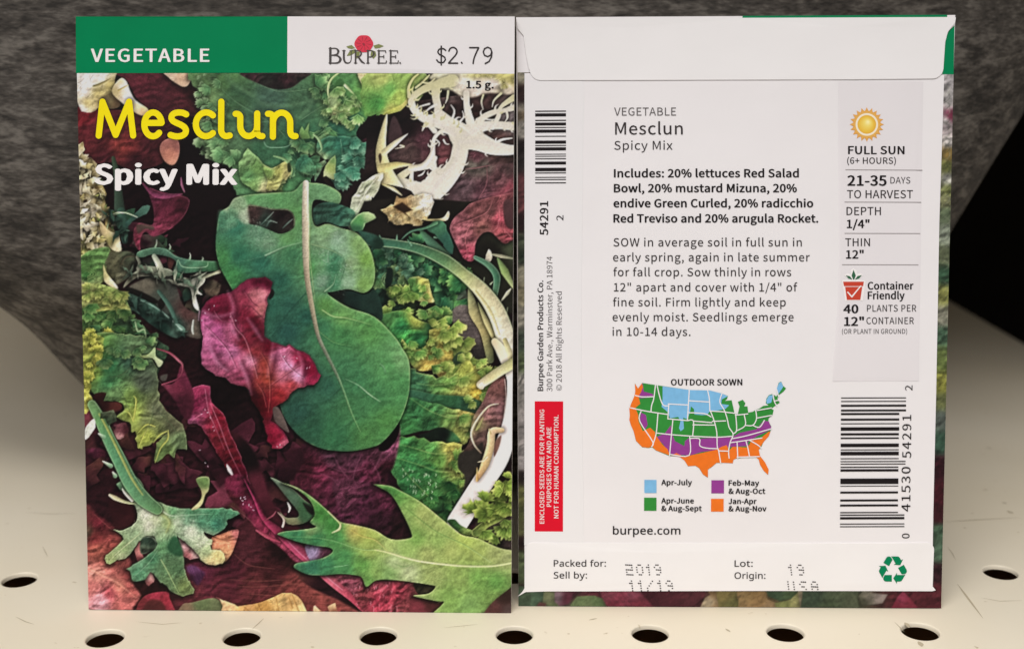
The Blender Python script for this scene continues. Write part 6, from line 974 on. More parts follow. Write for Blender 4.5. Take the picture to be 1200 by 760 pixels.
# ---------------------------------------------------------------- the shelf: perforated steel, one inch between holes
HX, HY, PITCH_MM, HOLE_R, SHEET = 3.16, -9.13, 25.4, 3.45, .9
def perforated_shelf():
    n = 32; V, F = [], []
    i0, i1, j0, j1 = -9, 10, -1, 3
    bm = bmesh.new(); cache = {}
    def v(x, y, z):
        k = (round(x, 3), round(y, 3), round(z, 3))
        if k not in cache: cache[k] = bm.verts.new((x*MM, y*MM, z*MM))
        return cache[k]
    h = PITCH_MM/2
    for i in range(i0, i1):
        for j in range(j0, j1):
            cx, cy = HX+i*PITCH_MM, HY+j*PITCH_MM
            if j == 2:                                    # no holes from here to the back
                bm.faces.new([v(cx-h, cy-h, 0), v(cx+h, cy-h, 0), v(cx+h, cy+h, 0), v(cx-h, cy+h, 0)]); continue
            rings = []
            for (r, z) in ((HOLE_R+.35, 0), (HOLE_R+.12, -.06), (HOLE_R, -.25), (HOLE_R-.05, -SHEET)):
                rings.append([v(cx+r*math.cos(2*math.pi*k/n), cy+r*math.sin(2*math.pi*k/n), z) for k in range(n)])
            sq = []
            for k in range(n):
                a = 2*math.pi*k/n; c, s = math.cos(a), math.sin(a); q = h/max(abs(c), abs(s)); sq.append(v(cx+q*c, cy+q*s, 0))
            rings.insert(0, sq)
            for A, B in zip(rings, rings[1:]):
                for k in range(n):
                    f = bm.faces.new([A[k], A[(k+1) % n], B[(k+1) % n], B[k]]); f.smooth = A is not sq
    x0, x1 = HX+(i0-.5)*PITCH_MM, HX+(i1-.5)*PITCH_MM; y1 = HY+(j1-.5)*PITCH_MM; yb = 420.
    for i in range(i0, i1):
        a, b = HX+(i-.5)*PITCH_MM, HX+(i+.5)*PITCH_MM
        bm.faces.new([v(a, y1, 0), v(b, y1, 0), v(b, yb, 0), v(a, yb, 0)])
    y0 = HY+(j0-.5)*PITCH_MM                              # folded front lip, out of the picture
    for i in range(i0, i1):
        a, b = HX+(i-.5)*PITCH_MM, HX+(i+.5)*PITCH_MM
        bm.faces.new([v(a, y0, 0), v(a, y0, -30), v(b, y0, -30), v(b, y0, 0)])
    bmesh.ops.recalc_face_normals(bm, faces=bm.faces)
    me = bpy.data.meshes.new('shelf'); bm.to_mesh(me); bm.free()
    o = link('shelf', me, M['shelf'], None); tag(o, kind='structure')
    tag(add('shelf_underside', [(x0, y0+3, -11), (x1, y0+3, -11), (x1, yb, -11), (x0, yb, -11)], [(0, 1, 2, 3)], M['void']), kind='structure')
    def scuff(pts, w):
        P = np.array(pts, float); T = np.gradient(P, axis=0); T /= np.hypot(*T.T)[:, None]; Nn = np.stack([-T[:, 1], T[:, 0]], 1); k = len(P)
        ww = w*np.sin(np.linspace(.15, 2.99, k))[:, None]
        vs = [(x, y, .03) for x, y in P+Nn*ww]+[(x, y, .03) for x, y in P-Nn*ww]
        ob = add('scuff_mark', vs, [(q+1, q, k+q, k+q+1) for q in range(k-1)], M['scratch'], o)
    for pts, w in SCUFFS: scuff(pts, w)
    return o

# a photograph point on the horizontal plane z (mm)
def ray(px, py):
    d = CF+CR*(px-600)/FPX-CU*(py-380)/FPX
    return d
def on_plane_z(px, py, z=0.):
    d = ray(px, py); t = (z-CAM_Z)/d[2]; return np.array([0, CAM_Y, CAM_Z])+t*d
def soft_line(*pts, n=5):
    P = [on_plane_z(*p)[:2] for p in pts]; out = []
    for a, b in zip(P, P[1:]):
        for k in range(n): out.append(a+(b-a)*k/n)
    return out+[P[-1]]
SCUFFS = [(soft_line((1122, 684), (1134, 700), (1152, 724)), .22), (soft_line((1108, 611), (1140, 609), (1196, 606)), .22), (soft_line((1180, 598), (1184, 600), (1188, 601)), .5), (soft_line((1174, 588), (1177, 589), (1180, 589)), .4),
          (soft_line((1155, 524), (1159, 525), (1163, 526)), .3), (soft_line((296, 736), (303, 730), (309, 724)), .12), (soft_line((18, 722), (30, 728), (40, 731)), .12), (soft_line((1048, 728), (1060, 740)), .1), (soft_line((30, 600), (60, 602), (90, 601)), .14), (soft_line((1110, 640), (1116, 648), (1120, 656)), .1), (soft_line((1150, 700), (1172, 704), (1198, 703)), .09), (soft_line((160, 728), (190, 731), (214, 729)), .08), (soft_line((690, 726), (700, 724)), .2), (soft_line((850, 736), (856, 740)), .25), (soft_line((520, 735), (560, 731)), .07), (soft_line((50, 640), (56, 652)), .1), (soft_line((1076, 751), (1079, 754), (1080, 757)), .5), (soft_line((1060, 729), (1063, 731), (1065, 735)), .45)]
perforated_shelf()
back = tag(add('wall', [(-300, 420.5, -30), (320, 420.5, -30), (320, 420.5, 400), (-300, 420.5, 400)], [(0, 1, 2, 3)], M['shelf']), kind='structure')

# ---------------------------------------------------------------- the charcoal bag behind the packets
def build_bag():
    t = thing('fabric_bag', 'big rounded charcoal heathered fabric bag the seed packets lean against', 'bag', (0, .1, 0))
    Zs = np.array([0, 8, 23, 36, 43, 49, 56, 66, 80, 100, 118, 130, 150, 175, 200, 220])
    XL = np.interp(Zs, [0, 8, 23, 36, 43, 49, 60, 80, 110, 150, 200, 220], [-92, -101, -116, -124, -131, -139, -158, -182, -200, -206, -190, -150])
    XR = np.interp(Zs, [0, 20, 52, 69, 85, 100, 130, 200, 220], [86, 100, 118.5, 128, 138.5, 147, 165, 170, 130])
    YF = np.interp(Zs, [0, 23, 50, 80, 100, 118, 130, 160, 200, 220], [62, 42, 28, 25.5, 25.2, 26.5, 26.5, 33, 60, 90])
    YB = np.interp(Zs, [0, 40, 100, 160, 220], [190, 240, 265, 250, 200])
    n = 96; V, F = [], []
    rng = random.Random(4)
    for k, z in enumerate(Zs):
        cx, a = (XL[k]+XR[k])/2, (XR[k]-XL[k])/2; cy, b = (YF[k]+YB[k])/2, (YB[k]-YF[k])/2
        for i in range(n):
            th = 2*math.pi*i/n; c, s = math.cos(th), math.sin(th); p = 2/2.6
            x = cx+a*math.copysign(abs(c)**p, c); y = cy+b*math.copysign(abs(s)**p, s)
            w = .8*math.sin(i*.7+z*.09)*math.sin(z*.13+i*.21)
            V.append((x+w*c, y+max(w, -.2 if 90 < z < 150 else -2)*s-100, z+.02))
    for k in range(len(Zs)-1):
        for i in range(n):
            F.append((k*n+i, k*n+(i+1) % n, (k+1)*n+(i+1) % n, (k+1)*n+i))
    body = add('body', V, F+[tuple(range(n))[::-1]], M['bag'], t, smooth=True)
    sub = body.modifiers.new('soft', 'SUBSURF'); sub.levels = sub.render_levels = 1
    top = (len(Zs)-1)*n
    add('gathered_top', [V[top+i] for i in range(n)]+[(V[top+i][0]*.3, V[top+i][1]*.3+15, 236) for i in range(n)], [(i, (i+1) % n, n+(i+1) % n, n+i) for i in range(n)]+[tuple(range(n, 2*n))], M['bag'], t, smooth=True)
build_bag()

UP_Y = -86
def build_black_board():  # black board added to stand in for the dark gap behind the packet
    a, b = on_plane_z(1085, 337), on_plane_z(1200, 403)
    d = (b-a)/np.linalg.norm(b-a); a, b = a-d*60, b+d*45; nrm = np.array([-d[1], d[0], 0]);
    if nrm[1] < 0: nrm = -nrm
    t = thing('dark_gap_board', 'matt black upright divider board for the dark gap behind the right seed packet', 'backdrop', tuple(a*MM))
    c = np.zeros(3); e = b-a; th = nrm*4; up = np.array([0, 0, 230.])
    vs = [c, e, e+th, th, c+up, e+up, e+th+up, th+up]
    add('board', vs, [(0, 1, 5, 4), (1, 2, 6, 5), (2, 3, 7, 6), (3, 0, 4, 7), (4, 5, 6, 7), (0, 3, 2, 1)], M['black_board'], t)
build_black_board()
# unseen shelf added overhead to keep the lamps off the back of this one
tag(add('unseen_shade_shelf', [(-420, UP_Y, 300), (460, UP_Y, 300), (460, 420, 300), (-420, 420, 300), (-420, UP_Y, 318), (460, UP_Y, 318), (460, 420, 318), (-420, 420, 318)], [(0, 3, 2, 1), (4, 5, 6, 7), (0, 1, 5, 4), (1, 2, 6, 5), (2, 3, 7, 6), (3, 0, 4, 7)], M['shelf']), kind='structure')

# ---------------------------------------------------------------- the seed packets
PW, PH = 82.55, 114.3
class Packet:
    def __init__(s, name, label, x, y, yaw, tilt, group, outline):
        X = np.array([math.cos(yaw), math.sin(yaw), 0]); N = np.array([-math.sin(yaw), math.cos(yaw), 0])
        U = np.array([0, 0, math.cos(tilt)])+math.sin(tilt)*N; B = np.cross(U, X)  # B points away from the camera? (right-handed: X, B', U)
        Yb = np.cross(U, X)
        s.o, s.X, s.U, s.N = np.array([x, y, 0.]), X, U, np.cross(X, U)      # s.N faces the camera
        s.root = thing(name, label, 'seed packet', (0, 0, 0), group)
        s.root.matrix_world = Matrix(((X[0], -s.N[0], U[0], x*MM), (X[1], -s.N[1], U[1], y*MM), (X[2], -s.N[2], U[2], 0), (0, 0, 0, 1)))
        s.outline = s.uv(outline)
    def uv(s, P):
        """Photograph points -> mm across and up the packet face."""
        P = np.atleast_2d(np.asarray(P, float)); E = np.array([0, CAM_Y, CAM_Z])
        D = CF+np.outer((P[:, 0]-600)/FPX, CR)-np.outer((P[:, 1]-380)/FPX, CU)
        t = ((s.o-E)@s.N)/(D@s.N); Q = E+D*t[:, None]-s.o
        return np.stack([Q@s.X, Q@s.U], 1)
    def px(s, UV):
        Q = s.o+np.outer(UV[:, 0], s.X)+np.outer(UV[:, 1], s.U)-np.array([0, CAM_Y, CAM_Z]); z = Q@CF
        return np.stack([600+FPX*(Q@CR)/z, 380-FPX*(Q@CU)/z], 1)
    def lift(s, UV, w):
        """Local vertices: the packet swells a little in the middle."""
        u, v = UV[:, 0], UV[:, 1]
        b = .95*np.sin(np.pi*np.clip(u/PW, 0, 1))*np.sin(np.pi*np.clip(v/PH, 0, 1))
        b = b+.05*np.sin(u*.11+v*.05)*np.sin(v*.09+1)
        return np.stack([u, -(b+w), v], 1)
    def sheet(s, name, P, w, m, parent=None, step=2.0, px=True, skirt=0.):
        """A flat printed or folded paper shape with outline P, following the packet's swell."""
        P = s.uv(P) if px else np.asarray(P, float)
        lo, hi = P.min(0), P.max(0); pts = [Vector(p) for p in P]; n = len(pts)
        gx, gy = np.meshgrid(np.arange(lo[0]+step/2, hi[0], step), np.arange(lo[1]+step/2, hi[1], step))
        pts += [Vector(p) for p in zip(gx.ravel(), gy.ravel())]
        vs, _, fs, *_ = geometry.delaunay_2d_cdt(pts, [], [list(range(n))], 1, 1e-5)
        UV = np.array([tuple(v) for v in vs]); L = s.lift(UV, w)
        used = sorted({i for f in fs for i in f}); mp = {i: k for k, i in enumerate(used)}
        V = L[used]; F = [[mp[i] for i in f] for f in fs]
        F = [f if np.cross(UV[used[f[1]]]-UV[used[f[0]]], UV[used[f[2]]]-UV[used[f[0]]]) > 0 else f[::-1] for f in F]
        if skirt:                                         # paper thickness along the outline
            k = len(V); S0 = s.lift(P, w); S1 = s.lift(P, w-skirt); V = np.vstack([V, S0, S1])
            F = F+[(k+i, k+n+i, k+n+(i+1) % n, k+(i+1) % n) for i in range(n)]
        return add(name, V, F, m, parent or s.root, smooth=False)
    def polys(s, name, rings, w, m, parent=None):
        """Small printed shapes: a list of contours in photograph points, filled together (inner contours are holes)."""
        V, F = [], []
        for R in rings:
            R = [np.asarray(r, float) for r in (R if isinstance(R[0][0], (list, tuple, np.ndarray)) else [R])]
            base = len(V); flat = np.vstack(R); V += list(flat)
            for t in geometry.tessellate_polygon([[Vector((x, y, 0)) for x, y in r] for r in R]): F.append([base+i for i in t])
        V = np.array(V); UV = s.uv(V); L = s.lift(UV, w); out = []
        L[:, 1] -= np.random.default_rng(len(V)).random()*1e-4
        for f in F:
            a = np.cross(UV[f[1]]-UV[f[0]], UV[f[2]]-UV[f[0]])
            if abs(a) > 1e-9: out.append(f if a > 0 else f[::-1])
        return add(name, L, out, m, parent or s.root)
    def strokes(s, name, lines, w, m, parent=None):
        """Round-ended pen strokes: (points, width) in photograph points."""
        V, F, base, k = [], [], 0, 0
        for pts, wd in lines:
            P = curve(np.asarray(pts, float), 4, False) if 2 < len(pts) < 12 else np.asarray(pts, float)
            P = P[np.r_[True, np.hypot(*(P[1:]-P[:-1]).T) > .02]] if len(P) > 2 else P
            T = np.gradient(P, axis=0); T /= np.hypot(*T.T)[:, None]+1e-9; N = np.stack([-T[:, 1], T[:, 0]], 1)
            W = np.interp(np.linspace(0, 1, len(P)), np.linspace(0, 1, len(np.atleast_1d(wd))), np.atleast_1d(wd))[:, None]/2
            n = len(P); A, B = s.uv(P+N*W), s.uv(P-N*W)
            V += [s.lift(A, w+k*8e-4), s.lift(B, w+k*8e-4)]
            F += [(base+q+1, base+q, base+n+q, base+n+q+1) for q in range(n-1)]; base += 2*n; k += 1
            for p, t_, h in ((P[-1], T[-1], W[-1, 0]), (P[0], -T[0], W[0, 0])):
                c = s.uv(np.array([p+h*np.array([math.cos(a), math.sin(a)]) for a in np.linspace(0, 2*math.pi, 15)[:-1]]))
                V.append(s.lift(c, w+k*8e-4)); F.append(tuple(range(base+13, base-1, -1))); base += 14; k += 1
        V = np.vstack(V); UVn = V[:, [0, 2]]
        F = [f if np.cross(UVn[f[1]]-UVn[f[0]], UVn[f[2]]-UVn[f[0]]) > 0 else f[::-1] for f in F]
        return add(name, V, F, m, parent or s.root)
    def text(s, name, lines, m, w=.34, parent=None):
        """lines: (string, start px, end px, cap height px, font, bold px, tracking). The text is fitted between start and end on its base line."""
        V, F, base = [], [], 0
        for (st, a, b, cap, font, bold, track) in lines:
            G, CAP = font; a, b = np.array(a, float), np.array(b, float)
            x, cs = 0., []
            for ch in st:
                adv, cont = G[ch]
                for c in cont: pass
                if cont: cs.append((x, cont))
                x += adv+track
            if not cs: continue
            x0 = min(c[0::2][i]+o for o, cont in cs for c in cont for i in range(len(c)//2)); x1 = max(c[0::2][i]+o for o, cont in cs for c in cont for i in range(len(c)//2))
            d = (b-a)/np.linalg.norm(b-a); sx = (np.linalg.norm(b-a)-2*bold)/(x1-x0); sy = (cap-bold*1.0)/CAP; up = np.array([d[1], -d[0]])
            offs = [(0, 0)] if not bold else [(-bold, 0), (bold, 0), (0, bold*.5), (0, -bold*.5), (-bold*.5, bold*.4), (bold*.5, -bold*.4), (bold*.5, bold*.4), (-bold*.5, -bold*.4)]
            for o, cont in cs:
                rings = [np.array(c, float).reshape(-1, 2) for c in cont]
                rings = [np.stack([(r[:, 0]+o-x0)*sx+bold, r[:, 1]*sy+bold*.5], 1) for r in rings]
                area = [.5*np.sum(r[:, 0]*np.roll(r[:, 1], -1)-np.roll(r[:, 0], -1)*r[:, 1]) for r in rings]
                big = max(area, key=abs); outer = [i for i in range(len(rings)) if area[i]*big > 0]
                for oi in outer:
                    R = [rings[oi]]+[rings[i] for i in range(len(rings)) if area[i]*big < 0 and inside(rings[i][0], rings[oi])]
                    flat = np.vstack(R); tris = geometry.tessellate_polygon([[Vector((p[0], p[1], 0)) for p in r] for r in R])
                    for k, (dx, dy) in enumerate(offs):
                        P = a+np.outer(flat[:, 0]+dx, d)+np.outer(flat[:, 1]+dy, up); UV = s.uv(P)
                        for t in tris:
                            q = np.cross(UV[t[1]]-UV[t[0]], UV[t[2]]-UV[t[0]])
                            if abs(q) > 1e-12: F.append([base+i for i in (t if q > 0 else t[::-1])])
                        V.append(s.lift(UV, w+k*6e-4)); base += len(flat)
        return add(name, np.vstack(V), F, m, parent or s.root)
    def picture(s, name, outline, C, w, step, parent=None):
        """The printed salad: a fine sheet whose vertices carry the ink."""
        P = s.uv(outline); lo, hi = P.min(0), P.max(0)
        nx, ny = int((hi[0]-lo[0])/step), int((hi[1]-lo[1])/step)
        # a quad mesh stretched between the four corners (bottom left, bottom right, top right, top left)
        a, b = np.linspace(0, 1, nx+1)[None, :, None], np.linspace(0, 1, ny+1)[:, None, None]
        UV = ((P[0]*(1-a)+P[1]*a)*(1-b)+(P[3]*(1-a)+P[2]*a)*b).reshape(-1, 2)
        q = s.px(UV); fx = np.clip((q[:, 0]-C.x0)*C.S-.5, 0, C.W-1.001); fy = np.clip((q[:, 1]-C.y0)*C.S-.5, 0, C.H-1.001)
        ix, iy = fx.astype(int), fy.astype(int); tx, ty = (fx-ix)[:, None], (fy-iy)[:, None]
        c = (C.img[iy, ix]*(1-tx)+C.img[iy, ix+1]*tx)*(1-ty)+(C.img[iy+1, ix]*(1-tx)+C.img[iy+1, ix+1]*tx)*ty
        i = np.arange(ny)[:, None]*(nx+1)+np.arange(nx)[None]; F = np.stack([i, i+1, i+nx+2, i+nx+1], -1).reshape(-1, 4)
        me = bpy.data.meshes.new(name); L = s.lift(UV, w)*MM
        me.vertices.add(len(L)); me.vertices.foreach_set('co', L.astype(np.float32).ravel())
        me.loops.add(F.size); me.loops.foreach_set('vertex_index', F.astype(np.int32).ravel())
        me.polygons.add(len(F)); me.polygons.foreach_set('loop_start', np.arange(0, F.size, 4, dtype=np.int32))
        me.update(calc_edges=True); put_ink(me, lin(c*255)); me.shade_smooth()
        return link(name, me, M['ink'], parent or s.root)
    def envelope(s, m):
        """The paper body: front face, back face and thin sides."""
        P = s.outline; n = len(P); ctr = P.mean(0)
        lo, hi = P.min(0), P.max(0); nx, ny = 30, 52
        a, b = np.linspace(0, 1, nx+1)[None, :, None], np.linspace(0, 1, ny+1)[:, None, None]
        UV = ((P[0]*(1-a)+P[1]*a)*(1-b)+(P[3]*(1-a)+P[2]*a)*b).reshape(-1, 2)
        A = s.lift(UV, -.28); B = A.copy(); B[:, 1] = 3.2
        i = np.arange(ny)[:, None]*(nx+1)+np.arange(nx)[None]; F = np.stack([i, i+1, i+nx+2, i+nx+1], -1).reshape(-1, 4)
        k = len(A); G = F[:, ::-1]+k
        rim = [j for j in range(nx+1)]+[j*(nx+1)+nx for j in range(1, ny+1)]+[ny*(nx+1)+j for j in range(nx-1, -1, -1)]+[j*(nx+1) for j in range(ny-1, 0, -1)]
        R = [(rim[j], k+rim[j], k+rim[(j+1) % len(rim)], rim[(j+1) % len(rim)]) for j in range(len(rim))]
        return add('envelope', np.vstack([A, B]), list(F)+list(G)+R, m, s.root)
def inside(p, R):
    x, y = p; c = False
    for (x0, y0), (x1, y1) in zip(R, np.roll(R, -1, 0)):
        if (y0 > y) != (y1 > y) and x < (y-y0)*(x1-x0)/(y1-y0)+x0: c = not c
    return c
def Z(ox, oy, sc, P): return [(ox+x/sc, oy+y/sc) for x, y in P]
def disc(cx, cy, r, n=28, ry=None): return [(cx+r*math.cos(2*math.pi*k/n), cy+(ry or r)*math.sin(2*math.pi*k/n)) for k in range(n)]
def bezel(P, r):
    return P
SN, HM = (SANS, 257.), (HUMAN, float(max(HUMAN['E'][1][0][1::2])))

# ---- the packet seen from the front
def front_packet():
    K = Packet('seed_packet', 'seed packet showing its front, salad leaf picture under a green header', -79.73, 2.33, -.0331, .1746, 'seed packets standing on the shelf',
               [(104, 713.5), (599, 718), (603.1, 19.5), (89, 19.5)])
    K.envelope(M['edge'])
    yb = 86.2
    K.sheet('header_band', [(89.2, 86), (337, 85.6), (337, 19.6), (89, 19.6)], .06, M['green'], step=1.6)
    K.sheet('header_panel', [(337.05, 85.6), (602.7, 86.6), (603.1, 19.6), (337.05, 19.6)], .06, M['paper'], step=1.8)
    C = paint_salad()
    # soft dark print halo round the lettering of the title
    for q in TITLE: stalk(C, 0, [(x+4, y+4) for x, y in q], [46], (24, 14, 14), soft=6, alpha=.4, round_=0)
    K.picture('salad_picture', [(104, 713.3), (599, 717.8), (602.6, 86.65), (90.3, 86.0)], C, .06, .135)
    K.strokes('title_lettering', [(to_px(0, q), 7.3) for q in TITLE], .14, M['yellow'])
    K.text('subtitle_lettering', [('Spicy Mix', (110.6, 216.5), (279.7, 217), 24.6, SN, 1.9, 6)], M['white_print'], .14)
    K.text('category_lettering', [('VEGETABLE', (106.8, 73), (245.9, 73), 15.6, SN, .62, 28)], M['white_print'], .14)
    K.text('weight_lettering', [('1.5 g.', (546.4, 103.8), (578.6, 103.9), 8.9, SN, .5, 12)], M['black'], .14)
    S = lambda P: Z(340, 0, 3.4545, P)
    K.strokes('price_lettering', [(S(q), 1.75) for q in (
        [(630, 205), (622, 199), (612, 197), (602, 202), (598, 212), (604, 221), (615, 226), (626, 233), (629, 243), (622, 253), (611, 256), (600, 252), (594, 244)], [(612, 188), (612, 264)],
        [(643, 208), (648, 198), (659, 193), (671, 198), (676, 210), (670, 224), (656, 240), (642, 256)], [(642, 257), (678, 257)], [(694, 254), (696, 257)],
        [(727, 194), (763, 194)], [(763, 195), (752, 218), (744, 240), (741, 258)],
        [(816, 212), (812, 224), (800, 230), (787, 225), (782, 211), (787, 198), (800, 192), (812, 198), (817, 213), (815, 232), (805, 250), (790, 258)])], .14, M['soft_black'])
    # logo: serif capitals under a red flower
    lg = []
    def stem(x, y0, y1, w=5.5): lg.append(([(x, y0), (x, y1)], w/3.4545)); lg.append(([(x-6, y0+1), (x+6, y0+1)], 2.4/3.4545)); lg.append(([(x-6, y1-1), (x+6, y1-1)], 2.4/3.4545))
    stem(164, 197, 258, 8)
    lg.append(([(164, 198), (186, 198), (196, 208), (190, 222), (166, 226)], [1, 1.2, 2.2, 1.6, 1])); lg.append(([(170, 226), (194, 228), (205, 242), (194, 256), (164, 257)], [1, 1.4, 2.5, 1.6, 1]))
    lg.append(([(219, 207), (219, 240), (226, 255), (240, 256), (248, 244), (248, 207)], [1.9, 1.9, 1.7, 1.0, .8, .8])); lg.append(([(213, 207), (225, 207)], .7)); lg.append(([(243, 207), (253, 207)], .7))
    stem(266, 206, 258); lg.append(([(266, 207), (282, 207), (289, 218), (282, 230), (268, 231)], [.8, .9, 1.7, 1.1, .8])); lg.append(([(276, 231), (290, 250), (302, 258)], [1.6, 1.9, 1.0]))
    stem(316, 206, 258); lg.append(([(316, 207), (332, 207), (340, 219), (332, 231), (318, 232)], [.8, .9, 1.8, 1.1, .8]))
    for x in (360, 408):
        stem(x, 206, 258)
        for y, l in ((207, 27), (231, 20), (257, 29)): lg.append(([(x, y), (x+l, y)], .8))
        lg.append(([(x+27, 207), (x+28, 215)], .9)); lg.append(([(x+20, 226), (x+20, 237)], .9)); lg.append(([(x+29, 257), (x+31, 248)], .9))
    lg.append(([(446, 256), (447, 257)], 1.4))
    root = K.strokes('logo', [(S(p), np.atleast_1d(w)*1.22) for p, w in lg], .14, M['logo'])
    K.polys('leaf_sprig', [S([(228, 190), (250, 184), (264, 196), (250, 200), (236, 197)]), S([(230, 228), (244, 206), (266, 200), (262, 216), (246, 226)]), S([(338, 186), (360, 180), (380, 188), (362, 196), (344, 198)]), S([(330, 204), (346, 210), (350, 226), (338, 240), (326, 226)]), S([(262, 212), (284, 210), (280, 234), (266, 240)])], .13, M['sepal'], root)
    fl = K.polys('flower', [[(426.6+10.8*(1+.025*math.cos(6*a))*math.cos(a), 51.8+10.2*(1+.025*math.cos(6*a))*math.sin(a)) for a in np.linspace(0, 6.283, 46)[:-1]]], .16, M['flower'], root)
    K.strokes('petal_line', [([(426.6+3*math.cos(a), 51.8+3*math.sin(a)), (426.6+8.5*math.cos(a+.15), 51.8+8*math.sin(a+.15))], [.3, .8]) for a in np.linspace(0, 5.6, 10)]+[([(426.2, 52), (427, 53)], 2.6)], .17, M['flower_dark'], root)
    K.polys('flower_eye', [disc(426.4, 52.4, .9, 10)], .18, M['yellow'], root)
    return K
def arc_pts(cx, cy, rx, ry, a0, a1, n=22): return [(cx+rx*math.cos(math.radians(a)), cy+ry*math.sin(math.radians(a))) for a in np.linspace(a0, a1, n)]
TITLE = [[(124, 376), (145, 187)], [(145, 187), (219, 372)], [(219, 372), (294, 187)], [(294, 187), (317, 376)],
    [(381, 306), (475, 306)], arc_pts(428, 314, 48.5, 66, -8, -180, 16)+arc_pts(428, 314, 48.5, 66, -180, -315, 14)[1:],
    curve([(613, 259), (596, 251), (573, 248), (549, 252), (534, 264), (531, 281), (541, 296), (562, 307), (584, 317), (603, 330), (612, 347), (607, 365), (590, 377), (567, 381), (545, 379), (526, 373)], 3, False),
    arc_pts(724, 314, 57, 66, -48, -312, 26),
    [(808, 188), (808, 345)]+arc_pts(838, 345, 30, 35, 180, 80, 10)+[(856, 376)],
    [(888, 256), (894, 256)]+arc_pts(894, 276, 20, 20, -90, 0, 9)+[(914, 322)]+arc_pts(961, 322, 47, 58, 180, 0, 18), [(1008, 254), (1008, 350)]+arc_pts(1030, 350, 22, 30, 180, 90, 8)+[(1038, 380)],
    [(1068, 256), (1076, 256)]+arc_pts(1076, 276, 20, 20, -90, 0, 9)+[(1096, 384)], arc_pts(1144, 308, 48, 58, 180, 360, 20)+[(1192, 350)]+arc_pts(1214, 350, 22, 30, 180, 90, 8)+[(1222, 380)]]

